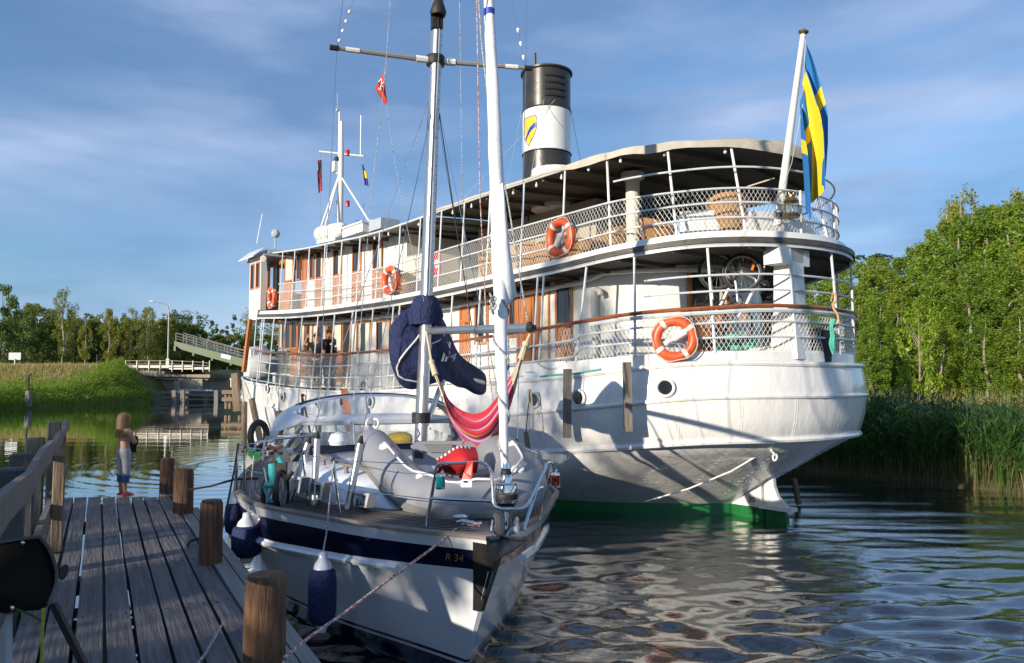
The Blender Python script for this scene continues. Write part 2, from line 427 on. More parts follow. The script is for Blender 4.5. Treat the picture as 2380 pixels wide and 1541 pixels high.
# ================================================================== WATER
def water():
    ang = np.linspace(-62, 62, 420) * pi / 180
    Ys = np.concatenate([np.geomspace(1.2, 70, 520), np.geomspace(74, 3500, 40)])
    rng = np.random.RandomState(3)
    X = Ys[:, None] * np.tan(ang)[None, :]; Y = np.repeat(Ys[:, None], len(ang), 1)
    Z = np.zeros_like(X)
    D = np.hypot(X, Y)
    # choppy wash between yacht and steamer
    chop = np.exp(-((X - 2.5) / 4.5) ** 2) * np.exp(-((Y - 5.5) / 5.5) ** 2)
    for i in range(44):
        lam = rng.uniform(.15, .7); th = rng.normal(1.5, .42); ph = rng.uniform(0, 6.28)
        k = 2 * pi / lam; ph2 = k * (X * cos(th) + Y * sin(th)) + ph + .8 * np.sin(X * .9 + i) + .6 * np.sin(Y * 1.1 + 2 * i)
        Z += chop * .0118 * lam * np.sin(ph2)
    # long ship waves on the right, crests almost level in the picture
    rt = 1 / (1 + np.exp(-(X - 3.5 + (Y - 8) * -.1) / 1.2)) * np.exp(-(np.maximum(Y - 12, 0) / 12) ** 2)
    for lam, amp, th in ((1.15, .0095, 1.42), (.62, .005, 1.62), (1.7, .005, 1.3), (.33, .003, 1.5), (.21, .0018, 1.7), (.26, .002, 1.2)):
        Z += rt * amp * np.sin(2 * pi / lam * (X * cos(th) + Y * sin(th)) + .7 * np.sin(X * .7) + .35 * np.sin(X * 2.1 + Y))
    # quiet rings on the left
    cx, cy = -7.0, 23.0
    R = np.hypot(X - cx, Y - cy)
    lf = 1 / (1 + np.exp((X + 2.2 + Y * .03) / .7)) * np.exp(-((np.maximum(R - 6, 0)) / 16) ** 2)
    Z += lf * (.0024 * np.sin(2 * pi * R / .62 + .5 * np.sin(X)) + .0012 * np.sin(2 * pi * R / .29))
    Z += .0012 * np.sin(2 * pi * Y / 1.9 + .8 * np.sin(X * .4)) * np.exp(-(D / 60) ** 2)
    n, m = X.shape
    v = np.stack([X, Y, Z], -1).reshape(-1, 3)
    idx = np.arange(n * m).reshape(n, m)
    f = np.stack([idx[:-1, :-1], idx[:-1, 1:], idx[1:, 1:], idx[1:, :-1]], -1).reshape(-1, 4)
    me = bpy.data.meshes.new('water')
    me.vertices.add(len(v)); me.vertices.foreach_set('co', v.ravel())
    me.loops.add(f.size); me.loops.foreach_set('vertex_index', f.ravel())
    me.polygons.add(len(f)); me.polygons.foreach_set('loop_start', np.arange(len(f)) * 4); me.polygons.foreach_set('loop_total', np.full(len(f), 4))
    me.polygons.foreach_set('use_smooth', np.ones(len(f), bool))
    me.update()
    m = bpy.data.materials.new('canal_water'); m.use_nodes = True
    nt = m.node_tree; p = nt.nodes['Principled BSDF']; L = nt.links.new
    p.inputs['Coat Weight'].default_value = 1.0; p.inputs['Coat Roughness'].default_value = .03; p.inputs['Coat IOR'].default_value = 1.6
    p.inputs['Base Color'].default_value = (.006, .010, .014, 1); p.inputs['Roughness'].default_value = .035; p.inputs['IOR'].default_value = 1.55
    p.inputs['Specular IOR Level'].default_value = .95
    g = nt.nodes.new('ShaderNodeNewGeometry'); mp = nt.nodes.new('ShaderNodeMapping'); mp.inputs['Scale'].default_value = (1, 1.5, 1)
    L(g.outputs['Position'], mp.inputs[0])
    n1 = nt.nodes.new('ShaderNodeTexNoise'); n1.inputs['Scale'].default_value = 13; n1.inputs['Detail'].default_value = 5; n1.inputs['Distortion'].default_value = .8
    n2 = nt.nodes.new('ShaderNodeTexNoise'); n2.inputs['Scale'].default_value = .22; n2.inputs['Detail'].default_value = 2
    L(mp.outputs[0], n1.inputs['Vector']); L(g.outputs['Position'], n2.inputs['Vector'])
    # the wash keeps to the right of the pier; the pond beyond the pier lies calm
    sx = nt.nodes.new('ShaderNodeSeparateXYZ'); L(g.outputs['Position'], sx.inputs[0])
    mr = nt.nodes.new('ShaderNodeMapRange'); mr.inputs['From Min'].default_value = -3.5; mr.inputs['From Max'].default_value = 2; mr.inputs['To Min'].default_value = .04; mr.inputs['To Max'].default_value = 1
    L(sx.outputs['X'], mr.inputs['Value'])
    mm = nt.nodes.new('ShaderNodeMath'); mm.operation = 'MULTIPLY'; L(n2.outputs['Fac'], mm.inputs[0]); L(mr.outputs[0], mm.inputs[1])
    b = nt.nodes.new('ShaderNodeBump'); b.inputs['Distance'].default_value = .007
    L(n1.outputs['Fac'], b.inputs['Height']); L(mm.outputs[0], b.inputs['Strength']); L(b.outputs[0], p.inputs['Normal']); L(b.outputs[0], p.inputs['Coat Normal'])
    me.materials.append(m)
    o = bpy.data.objects.new('water', me); COL.objects.link(o); tag(o, kind='structure')
water()
# ================================================================== LAND
def mesh_np(name, v, f, mats, smooth=True):
    me = bpy.data.meshes.new(name); v = np.asarray(v, dtype=np.float32); f = np.asarray(f, dtype=np.int32); k = f.shape[1]
    me.vertices.add(len(v)); me.vertices.foreach_set('co', v.ravel())
    me.loops.add(f.size); me.loops.foreach_set('vertex_index', f.ravel())
    me.polygons.add(len(f)); me.polygons.foreach_set('loop_start', np.arange(len(f)) * k); me.polygons.foreach_set('loop_total', np.full(len(f), k))
    me.polygons.foreach_set('use_smooth', np.full(len(f), smooth))
    for m in (mats if isinstance(mats, (list, tuple)) else [mats]): me.materials.append(m)
    me.update(); return me
def sheet(name, P, m):
    n, k = P.shape[:2]; idx = np.arange(n * k).reshape(n, k)
    f = np.stack([idx[:-1, :-1], idx[1:, :-1], idx[1:, 1:], idx[:-1, 1:]], -1).reshape(-1, 4)
    o = bpy.data.objects.new(name, mesh_np(name, P.reshape(-1, 3), f, m)); COL.objects.link(o); return tag(o, kind='structure')
grass = mat('meadow_ground', (.11, .13, .035), .9, n=(.35, (.24, .19, .07), .25), bump=(3, .8, .1))
mud = mat('bank_soil', (.05, .05, .022), .9, n=(.5, (.11, .10, .04), .3), bump=(4, .7, .08))
sst = lambda x: np.clip(x, 0, 1) ** 2 * (3 - 2 * np.clip(x, 0, 1))
def zleft(X, Y):
    xs = np.interp(Y, [40, 67, 79, 88, 91, 94, 97, 98.5, 110, 150], [-46, -44.7, -43.6, -42.3, -42.9, -45.0, -47.0, -44, -40, -38])
    d = xs - X
    z = np.clip(d * .3, -.8, .9) + 3.35 * sst((Y - 79) / 17) * sst((d + 1.0) / 4)
    far = sst((Y - 148) / 8)
    z = np.where(Y > 146, np.maximum(z, -.6 + far * 1.6), z)
    z = z + 11 * sst((Y - 190) / 130)
    return z
gx = np.concatenate([np.linspace(-420, -75, 24), np.linspace(-72, -36, 73), np.linspace(-30, 260, 24)])
gy = np.concatenate([np.linspace(44, 112, 60), np.linspace(116, 170, 20), np.linspace(180, 460, 22)])
GX, GY = np.meshgrid(gx, gy)
sheet('left_bank', np.stack([GX, GY, zleft(GX, GY)], -1), grass)
sl = [(-25, -6.5), (-14, -6.5), (-6, -6.6), (-2, -6.9), (3.3, -7.5), (10, -7.6), (20, -7.8), (30, -8), (40, -8.5)]
shore = [SHIP.wor(a, l, 0) for a, l in sl] + [Vector(p) for p in ((-25, 76, 0), (-33, 98, 0), (-35, 112, 0), (-28, 135, 0), (10, 147, 0))]
dd = [-.6, 0, .5, 1.2, 2.5, 5, 9, 15, 24, 40, 70, 120, 220, 400]
def zr_(d): return np.interp(d, [-.6, 0, .5, 2.5, 6, 15, 40, 90, 400], [-.5, 0.02, .25, .45, .75, 1.25, 2.0, 5.0, 9])
dirv = np.array([.80, .60])
Pr = np.zeros((len(shore), len(dd), 3))
for i, p in enumerate(shore):
    for j, d in enumerate(dd): Pr[i, j] = (p.x + dirv[0] * d, p.y + dirv[1] * d, zr_(d))
sheet('right_bank', Pr, mat('right_bank_soil', (.045, .05, .018), .95, n=(.5, (.09, .085, .03), .3), bump=(4, .7, .08)))
def ground_right(x, y):
    p = SHIP.loc((x, y, 0)); return float(zr_(max(0, -7.4 - p.y)))

# ---------------------------------------------------------------- grass and reeds
def blades(name, pos, h, w, m, lean=.35, seg=4, seed=1, leafy=0, kind='stuff', label=None, cat=None):
    rs = np.random.RandomState(seed); pos = np.asarray(pos, float); N = len(pos)
    h = h * rs.uniform(.65, 1.15, N) * (1 + .16 * np.sin(pos[:, 0] * 1.3 + 1.1 * np.sin(pos[:, 1] * .7)) + .12 * np.sin(pos[:, 1] * 1.9 + pos[:, 0] * .5))
    th = rs.uniform(0, 6.283, N); fa = rs.uniform(0, 6.283, N); ln = rs.uniform(.05, 1, N) * lean
    V = []; t = np.linspace(0, 1, seg + 1)
    lx, ly = np.cos(th), np.sin(th); wx, wy = np.cos(fa), np.sin(fa)
    for tt in t:
        cx = pos[:, 0] + lx * ln * h * tt ** 2; cy = pos[:, 1] + ly * ln * h * tt ** 2; cz = pos[:, 2] + h * tt * (1 - .25 * ln * tt)
        ww = w * (1 - tt * .85) / 2
        V.append(np.stack([cx - wx * ww, cy - wy * ww, cz], -1)); V.append(np.stack([cx + wx * ww, cy + wy * ww, cz], -1))
    v = np.stack(V, 1)                       # N, 2(seg+1), 3
    K = 2 * (seg + 1); base = (np.arange(N) * K)[:, None]
    F = np.concatenate([np.stack([base[:, 0] + 2 * s, base[:, 0] + 2 * s + 1, base[:, 0] + 2 * s + 3, base[:, 0] + 2 * s + 2], -1) for s in range(seg)])
    vs = [v.reshape(-1, 3)]; fs = [F]; off = N * K
    for q in range(leafy):                    # side leaves of the reeds: long bent ribbons
        tt = rs.uniform(.3, .95, N); a = rs.uniform(0, 6.283, N); ll = rs.uniform(.3, .65, N); dr = rs.uniform(-.15, .45, N)
        p0 = np.stack([pos[:, 0] + lx * ln * h * tt ** 2, pos[:, 1] + ly * ln * h * tt ** 2, pos[:, 2] + h * tt * (1 - .25 * ln * tt)], -1)
        d = np.stack([np.cos(a), np.sin(a), np.zeros(N)], -1); sd_ = np.stack([-np.sin(a), np.cos(a), np.zeros(N)], -1) * (w * 1.3)
        m1 = p0 + d * (ll * .5)[:, None] + np.array([0, 0, 1]) * (ll * (.34 - dr * .3))[:, None]
        e = p0 + d * ll[:, None] + np.array([0, 0, 1]) * (ll * (.30 - dr * 1.4))[:, None]
        lv = np.stack([p0 - sd_ * .4, p0 + sd_ * .4, m1 + sd_, m1 - sd_, e], 1).reshape(-1, 3)
        b = off + np.arange(N) * 5
        fs.append(np.stack([b, b + 1, b + 2, b + 3], -1)); fs.append(np.stack([b + 3, b + 2, b + 4, b + 4], -1)); vs.append(lv); off += N * 5
    F = np.concatenate(fs)
    me = mesh_np(name, np.concatenate(vs), F, m, False); me.validate()
    o = bpy.data.objects.new(name, me); COL.objects.link(o); return tag(o, label, cat, kind=kind)
reedm = leafmat('reed_green', (.030, .085, .022), (.075, .16, .030), .3)
reedm2 = leafmat('reed_bright', (.14, .26, .03), (.26, .36, .05), .4)
strawm = leafmat('straw', (.12, .08, .035), (.20, .15, .06), .2)
yelm = leafmat('ripe_grass', (.22, .20, .065), (.40, .34, .13), .3)
rs = np.random.RandomState(11)
def bank_pts(n, a0, a1, d0, d1, seed, pw=1.0):
    r = np.random.RandomState(seed); a = r.uniform(a0, a1, n); d = d0 + (d1 - d0) * r.uniform(0, 1, n) ** pw
    out = []
    for i in range(n):
        l = np.interp(a[i], [-25, -6, -2, 3.3, 40], [-6.5, -6.6, -6.9, -7.5, -8.5]) 
        p = SHIP.wor(a[i], l, 0); out.append((p.x + dirv[0] * d[i], p.y + dirv[1] * d[i], zr_(d[i]) - .05))
    return np.array(out)
blades('reed_bed', bank_pts(11500, -14, 22, -.15, 3.4, 5, .8), 1.5, .020, reedm, .34, 5, 2, leafy=4, label='tall dark green reeds along the right canal bank', cat='reeds')
blades('dry_reed_stalks', bank_pts(2600, -13, 14, -.25, .7, 6), .75, .016, strawm, .55, 3, 3, label='dry straw-brown reed stalks at the foot of the right bank', cat='reeds')
blades('ripe_grass', bank_pts(9000, -14, 30, 6, 22, 7), .75, .03, yelm, .4, 3, 4, label='pale yellow meadow grass between reeds and wood', cat='grass')
def left_pts(n, x0, x1, y0, y1, seed, low=False):
    r = np.random.RandomState(seed); X = r.uniform(x0, x1, n); Y = r.uniform(y0, y1, n); z = zleft(X, Y)
    k = (z > -.15) & ((Y < 83.5 + r.normal(0, 1.2, n)) | (X > -48.5 + r.normal(0, 1.0, n)) | (not low)); return np.stack([X, Y, z - .05], -1)[k]
blades('bank_reeds', left_pts(19000, -62, -41.5, 60, 95, 8, True), 1.35, .05, reedm2, .45, 4, 5, leafy=2, label='bright green reeds sloping down the left bank to the water', cat='reeds')
blades('bank_grass', left_pts(15000, -86, -45, 84, 99.0, 9), .7, .06, yelm, .4, 3, 6, label='tall yellow grass on the embankment below the road', cat='grass')
p_ = left_pts(5000, -40, -10, 148, 156, 10)
blades('far_reeds', p_, 2.2, .12, reedm2, .4, 3, 7, label='green reeds on the far bank beyond the bridge', cat='reeds')

# ---------------------------------------------------------------- trees
def leaves(C, size, rs, flat=.0, aspect=.62):
    N = len(C)
    u = rs.normal(size=(N, 3)); u[:, 2] = u[:, 2] * (1 - flat) - .25; u /= np.linalg.norm(u, axis=1)[:, None]
    w = rs.normal(size=(N, 3)); w -= u * (w * u).sum(1)[:, None]; w /= np.linalg.norm(w, axis=1)[:, None]
    s = size * rs.uniform(.6, 1.25, N)
    a = u * (s * .5)[:, None]; b = w * (s * .5 * aspect)[:, None]
    v = np.stack([C - a, C - a * .1 + b, C + a, C - a * .1 - b], 1).reshape(-1, 3)
    f = np.arange(N * 4).reshape(N, 4); return v, f
def lobes_to_points(lobes, n, rs, shell=.55):
    r = np.array([l[3] for l in lobes]); pr = r ** 2 / (r ** 2).sum(); k = rs.choice(len(lobes), n, p=pr)
    c = np.array([l[:3] for l in lobes])[k]; d = rs.normal(size=(n, 3)); d /= np.linalg.norm(d, axis=1)[:, None]
    rad = r[k] * (shell + (1 - shell) * rs.uniform(0, 1, n) ** .5) * rs.uniform(.75, 1.12, n)
    sq = np.array([l[4] if len(l) > 4 else 1.0 for l in lobes])[k]
    p = d * rad[:, None]; p[:, 2] *= sq
    return c + p
def make_tree(kind, H, seed, n, leaf, m, bark, name='tree', top=None):
    rs = np.random.RandomState(seed); lob = []; limbs = []
    if kind == 'aspen':
        for i in range(120):
            z = rs.uniform(.03, .985); prof = .17 * min(1, (1 - z) * 2.4 + .12) * (.7 + .6 * rs.uniform())
            a = rs.uniform(0, 6.283); rr = prof * H * rs.uniform(.35, .95)
            lob.append((rr * cos(a), rr * sin(a), z * H, H * rs.uniform(.026, .05) * (1.15 - .5 * z), 1.5))
    elif kind == 'birch':
        for i in range(62):
            z = rs.uniform(.22, .985); prof = .17 * sin(pi * min(1, (1.03 - z) * 1.15)) ** .7 * (.7 + .6 * rs.uniform())
            a = rs.uniform(0, 6.283); rr = prof * H * rs.uniform(.25, 1.0)
            lob.append((rr * cos(a), rr * sin(a), z * H, H * rs.uniform(.018, .042), 1.9))
    elif kind == 'round':
        for i in range(64):
            z = rs.uniform(.06, .95); prof = .34 * sin(pi * min(.98, .10 + z * .86)) ** .55
            a = rs.uniform(0, 6.283); rr = prof * H * rs.uniform(.45, 1.0)
            lob.append((rr * cos(a), rr * sin(a), z * H, H * rs.uniform(.05, .09), .9))
    elif kind == 'airy':
        for i in range(70):
            z = rs.uniform(.62, .99); prof = .24 * sin(pi * min(.98, (1.03 - z) * 2.3)) ** .6
            a = rs.uniform(0, 6.283); rr = prof * H * rs.uniform(.2, 1.0)
            lob.append((rr * cos(a), rr * sin(a), z * H, H * rs.uniform(.04, .075), 1.2))
    elif kind == 'pine':
        for i in range(26):
            z = rs.uniform(.55, .98); a = rs.uniform(0, 6.283); rr = H * .17 * rs.uniform(.2, 1.0) * (1.15 - z * .5)
            lob.append((rr * cos(a), rr * sin(a), z * H, H * rs.uniform(.035, .06), .55))
    elif kind == 'spruce':
        for i in range(60):
            z = rs.uniform(.08, .99); a = rs.uniform(0, 6.283); rr = H * .19 * (1 - z) * rs.uniform(.5, 1.0)
            lob.append((rr * cos(a), rr * sin(a), z * H - rr * .25, H * .03 + H * .03 * (1 - z), .5))
    C = lobes_to_points(lob, n, rs, .1 if kind == 'airy' else .55)
    if kind == 'birch': C[:, 2] -= np.abs(rs.normal(size=n)) * H * .012
    v, f = leaves(C, leaf, rs, .2)
    cme = mesh_np('crown', v, f, m, False)
    tb = MB(); lean = [Vector((.015 * H * sin(i * 1.3 + seed), .012 * H * cos(i * 1.7 + seed), H * i / 7)) for i in range(8)]; lean[0] = Vector((0, 0, -.3))
    R0 = .012 * H + .03
    tb.tube(lean, [R0 * (1.05 - .13 * i) for i in range(8)], 7)
    for l in lob[:{'spruce': 8, 'aspen': 9, 'birch': 16}.get(kind, 14)]:
        z0 = max(.08 * H, l[2] - hypot(l[0], l[1]) * 1.1); i = min(6, int(z0 / H * 7)); t = z0 / H * 7 - i; b = lean[i].lerp(lean[i + 1], t)
        e = Vector(l[:3]); tb.tube([b, b.lerp(e, .5) + Vector((0, 0, .05 * H * .2)), e], [R0 * .34, R0 * .22, R0 * .08], 5)
    root = thing(name, 'tree', 'tree'); t = tb.build('trunk', bark, root)
    c = bpy.data.objects.new('crown', cme); COL.objects.link(c); c.parent = root
    return root
bark_b = mat('birch_bark', (.48, .45, .40), .8, n=(3, (.10, .09, .08), .12), scale=(1, 1, 3))
bark_a = mat('aspen_bark', (.34, .30, .21), .8, n=(2, (.16, .14, .10), .25))
bark_d = mat('dark_bark', (.10, .07, .05), .9, n=(3, (.05, .04, .03), .3))
lf_a = leafmat('aspen_leaves', (.075, .16, .020), (.28, .38, .040), .36)
lf_a2 = leafmat('aspen_leaves_yellow', (.10, .18, .020), (.34, .41, .045), .36)
lf_m = leafmat('maple_leaves', (.14, .24, .015), (.26, .36, .03), .4)
lf_b = leafmat('birch_leaves', (.15, .18, .03), (.36, .35, .065), .36)
lf_d = leafmat('dark_leaves', (.045, .095, .02), (.14, .21, .04), .3)
lf_o = leafmat('olive_leaves', (.10, .145, .025), (.27, .30, .05), .34)
lf_p = leafmat('pine_needles', (.030, .055, .018), (.06, .085, .028), .1)
R_ = random.Random(5)
asp = [make_tree('aspen', 14.0, 20 + i, 14000, .225, (lf_a, lf_a2, lf_a, lf_a2)[i], bark_a, 'deciduous_tree') for i in range(4)]
bir = [make_tree('birch', 16.0, 40 + i, 5200, .27, lf_b, bark_b, 'birch_tree') for i in range(3)]
rnd = [make_tree('round', 12.0, 60 + i, 9500, .33, (lf_d, lf_o)[i], bark_d, 'broadleaf_tree') for i in range(2)]
pin = [make_tree('pine', 16.0, 80, 3000, .30, lf_p, bark_d, 'pine_tree')]
shd = [make_tree('airy', 16.0, 140 + i, 1250, .34, lf_b, bark_b, 'birch_tree') for i in range(2)]
map_ = [make_tree('round', 5.0, 90, 1100, .30, lf_m, bark_a, 'maple_tree')]
used_p = set()
def plant(proto, H0, px, top, Y, label, group, gz, wid=1.0):
    X = (px - 1190) / FOC * Y
    H = (889 - top) / FOC * Y + EYE - gz(X, Y)
    s = H / H0
    if proto.name not in used_p: used_p.add(proto.name); r = proto
    else: r = dup(proto)
    r.location = (X, Y, gz(X, Y)); r.rotation_euler = (0, 0, R_.uniform(0, 6.28)); r.scale = (s * wid, s * wid, s)
    r['label'] = label; r['category'] = 'tree'
    if group: r['group'] = group
    return r
G1 = 'trees of the dense wood on the right bank'
LB = 'leafy light green tree in the dense sunlit wood on the right bank'
wood = [(1700, 640, 62), (1780, 630, 66), (1850, 632, 60), (1890, 628, 66), (1925, 632, 58), (1960, 618, 62), (1995, 604, 56), (2030, 596, 60), (2062, 602, 64), (2095, 598, 58), (2125, 574, 60), (2155, 560, 66), (2180, 535, 58), (2210, 512, 62), (2240, 498, 55), (2270, 492, 60), (2300, 480, 56), (2330, 474, 60), (2362, 466, 54), (2395, 456, 58), (2430, 450, 55), (2475, 440, 58), (2520, 430, 60),
        (1905, 700, 48), (1955, 705, 46), (2000, 690, 50), (2045, 680, 47), (2085, 672, 51), (2170, 640, 48), (2215, 625, 50), (2255, 612, 46), (2300, 600, 50), (2345, 590, 46), (2385, 580, 48), (2435, 570, 46), (2480, 560, 45),
        (2020, 760, 43), (2190, 740, 42), (2290, 730, 41), (2370, 715, 40), (2440, 700, 40)]
for i, (x, t, y) in enumerate(wood):
    plant(asp[i % 4], 14.0, x, t, y, LB, G1, ground_right, R_.uniform(1.1, 1.4) if y > 44 else 1.6)
plant(map_[0], 5.0, 2137, 690, 38, 'small bright yellow-green maple standing in front of the wood', None, ground_right, .62)
plant(bir[0], 16.0, 2252, 432, 72, 'birch with a thin crown rising highest above the wood on the right', None, ground_right, .9)
plant(bir[1], 16.0, 2384, 432, 70, 'birch with a white trunk above the wood at the right edge of the picture', None, ground_right, .9)
plant(bir[2], 16.0, 2215, 470, 78, 'birch half hidden behind the wood, its olive crown left of the tallest birch', None, ground_right, 1.2)
plant(pin[0], 16.0, 2040, 584, 82, 'dark pine top showing above the wood beside the steamer stern', None, ground_right, 1.0)
gl = lambda x, y: float(zleft(np.array(x), np.array(y)))
G2 = 'trees behind the road on the left bank'
plant(rnd[0], 12, 2, 655, 104, 'dark tall tree at the left edge of the picture beside the road', None, gl, .62)
plant(rnd[0], 12, 48, 716, 118, 'dark rounded tree behind the road, right of the tree at the left edge', None, gl, .9)
plant(rnd[0], 12, 100, 712, 122, 'broad dark green tree behind the road, left of the tall birch', None, gl, .95)
plant(rnd[1], 12, 78, 704, 132, 'olive tree top rising behind the two dark rounded trees', None, gl, .8)
plant(bir[0], 16, 145, 668, 112, 'tallest birch behind the road with a white trunk', None, gl, 1.0)
plant(bir[1], 16, 198, 748, 108, 'small birch with forked white stems just behind the guard rail', None, gl, 1.0)
plant(bir[2], 16, 252, 716, 120, 'birch with a sparse crown behind the road, third from the left', None, gl, 1.0)
plant(bir[0], 16, 303, 714, 122, 'birch behind the road to the left of the lamp post, with a leaning top', None, gl, .95)
plant(bir[1], 16, 342, 711, 119, 'birch with a full crown just left of the street lamp', None, gl, 1.05)
LL = 'olive green tree in the row behind the road on the left bank'
for i, (x, t, y) in enumerate([(175, 738, 128), (215, 742, 130), (235, 736, 132), (275, 738, 128), (320, 740, 130), (362, 742, 128), (385, 738, 124), (409, 726, 126), (432, 752, 128), (455, 764, 130), (480, 772, 134), (510, 778, 136), (545, 776, 138), (585, 770, 140), (20, 735, 135), (125, 740, 134), (60, 742, 142), (160, 748, 142), (205, 750, 143), (260, 748, 141), (292, 750, 143), (335, 750, 142), (375, 752, 140), (425, 756, 141), (500, 776, 142), (570, 778, 143), (620, 776, 143)]):
    plant((rnd[1], rnd[0], rnd[1])[i % 3], 12, x, t, y, LL, G2, gl, .95)
for x, y in ((412, 790), (440, 800), (485, 812), (520, 815), (550, 812)):
    plant(rnd[0], 12, x, y, 146, 'dark low tree behind the raised bridge leaf', 'low dark trees beyond the bridge', gl, 1.3)
# far wooded hill
def far_wood():
    rs = np.random.RandomState(4); vs = []; fs = []; off = 0
    for i in range(300):
        X = rs.uniform(-330, 40); Y = rs.uniform(225, 330); H = rs.uniform(11, 18); z0 = float(zleft(np.array(X), np.array(Y)))
        con = rs.uniform() < .55; lob = []
        for k in range(14):
            z = rs.uniform(.15, .97); a = rs.uniform(0, 6.28); rr = H * (.18 * (1 - z) if con else .24 * sin(pi * z) ** .6) * rs.uniform(.4, 1)
            lob.append((X + rr * cos(a), Y + rr * sin(a), z0 + z * H, H * (.05 if con else .10), .8))
        C = lobes_to_points(lob, 420, rs); v, f = leaves(C, .62, rs)
        vs.append(v); fs.append(f + off); off += len(v)
    me = mesh_np('distant_forest', np.concatenate(vs), np.concatenate(fs), leafmat('forest_leaves', (.035, .07, .025), (.13, .17, .04), .2), False)
    o = bpy.data.objects.new('distant_forest', me); COL.objects.link(o)
    tag(o, 'mixed dark forest on the far hill beyond the bridge', 'forest', kind='stuff')
far_wood()
# trees behind the viewer that shade the pier, the yacht and the reeds
def behind():
    G = 'tall trees on the near bank behind the pier'
    for i, (D, lat, H, w) in enumerate(SHADE):
        X = D * .68 + lat * .73; Y = D * .73 - lat * .68
        q = (rnd[0], rnd[1])[i % 2] if H < 9 else shd[i % 2]; r = dup(q); s = H / (12.0 if H < 9 else 16.0); w = w if H < 9 else w * 1.5
        r.location = (X, Y, .4); r.rotation_euler = (0, 0, R_.uniform(0, 6.28)); r.scale = (s * w, s * w, s)
        r['label'] = 'broadleaf tree on the near bank behind the pier, out of the picture'; r['category'] = 'tree'; r['group'] = G
SHADE = [(-12, -15, 5.4, 1.2), (-13, -12.5, 3.2, 1.1), (-12, -7.0, 4.9, 1.0), (-13, -5.2, 5.2, 1.1), (-12, -2.2, 5.9, 1.2), (-13, .8, 7.0, 1.2), (-24, 1.2, 8.95, 1.0), (-24, 5.5, 8.95, 1.1), (-22, -20, 8.0, .8), (-23, -17.5, 11.5, .7), (-22, -15.6, 12.0, .55), (-22, -20.5, 12.0, .6), (-21, -8.7, 12.2, .44), (-24, -9.9, 11.6, .4), (-22, -3.5, 6.8, 1.0), (-22, -.5, 8.4, .9), (-24, -26, 7.0, .9), (-23, 4, 10.2, .8), (-21, 10, 10.5, 1.0)]
SHADE0 = [(-22, -20, 8.2, .9), (-23, -14, 9.6, .95), (-21, -9, 9.8, 1.0), (-23, -4, 10.4, 1.0), (-21, 1, 10.6, 1.0), (-23, 6, 10.2, 1.0), (-24, -26, 7.0, .9), (-21, 11, 10.5, 1.0)]
behind()
for i, q in enumerate(shd):
    q.location = (-24 - 6 * i, -10 - 3 * i, .4); q.scale = (.9, .9, .6); q['label'] = 'airy birch on the near bank behind the pier, out of the picture'; q['category'] = 'tree'; q['group'] = 'tall trees on the near bank behind the pier'
nb = MB(); nb.box((0, 0, .05), (1, 1, 1)); 
Pn = np.array([[[x, y, .35 if max(x * .68 + y * .73, 0) < .1 and (x * .68 + y * .73) < -9 else -1.2] for x in np.linspace(-90, 60, 40)] for y in np.linspace(-80, 20, 30)])
sheet('near_bank', Pn[:, ::-1] if False else Pn.transpose(1, 0, 2), grass)

# ================================================================== BRIDGE AND ROAD
BY = 98.0
def atb(x, y, dy=0.0): return at(x, y, BY + dy)
rd = MB(); z = 4.28
rd.box((-130, 104, z - .1), (178, 7, .2)); tag(rd.build('road', M['asphalt'], smooth=False), kind='structure')
gr = thing('guard_rail', 'galvanised steel guard rail along the embankment road', 'guard rail', (0, 0, 0))
b = MB(); x0, x1 = at(-260, 0, 99.6).x, at(262, 0, 99.6).x
zt = at(100, 845, 99.6).z
b.loft([[Vector((x, 99.6 + dy, zt + dz)) for dy, dz in ((0, 0), (-.06, -.08), (0, -.16), (-.06, -.24), (0, -.32), (.02, -.32), (.02, 0))] for x in (x0, x1)]); b.build('rail', M['galv'], gr, smooth=False)
xx = x0
while xx < x1:
    b = MB(); b.box((xx, 99.68, zt - .55), (.12, .08, 1.1)); b.build('post', M['galv'], gr, smooth=False); xx += 2.85
br = thing('bridge_abutment', 'concrete bridge abutment with railings at the left bank', 'bridge', (0, 0, 0))
def slab(name, pts, dep, m, par, y=BY):
    b = MB(); b.prism([at(px, py, y) for px, py in pts], (0, dep, 0)); 
    for i, v in enumerate(b.v): b.v[i] = (v[0], v[1] + dep / 2, v[2])
    return b.build(name, m, par, smooth=False)
slab('deck_slab', [(288, 862), (382, 862), (382, 871), (488, 870), (488, 878), (288, 873)], 9, M['concrete'], br)
slab('wall', [(300, 874), (415, 876), (415, 942), (300, 942)], 8, M['concrete'], br, BY + 1.2)
slab('pier_block', [(415, 881), (470, 881), (470, 942), (415, 942)], 8, M['concrete'], br, BY + .2)
slab('bearing_beam', [(295, 873), (487, 878), (482, 884), (300, 880)], 7, M['concrete'], br, BY + .6)
slab('lower_wall', [(404, 885), (417, 885), (417, 942), (404, 942)], 7, M['concrete'], br, BY - .6)
slab('waling', [(413, 904), (493, 906), (493, 909), (413, 908)], .4, M['lgrey'], br, BY - 1.2)
for dy in (0, 8):
    b = MB()
    b.tube([atb(262, 849, dy), atb(292, 838.5, dy), atb(400, 838.5, dy), atb(472, 842, dy), atb(488, 845, dy)], .05, 6)
    b.tube([atb(292, 846, dy), atb(400, 846, dy), atb(488, 850, dy)], .04, 6)
    b.box((atb(345, 852, dy).x, BY + dy + .1, atb(345, 852, dy).z), (11, .08, .32)); b.box((atb(440, 856, dy).x, BY + dy + .1, atb(440, 856, dy).z), (5.2, .08, .3))
    brr = b.build('bridge_railing', M['galv'], br, smooth=False)
    for x in (292, 318, 346, 372, 400, 424, 448, 472, 487):
        b = MB(); b.box(atb(x, 851, dy), (.1, .1, 1.4)); b.build('post', M['galv'], brr, smooth=False)
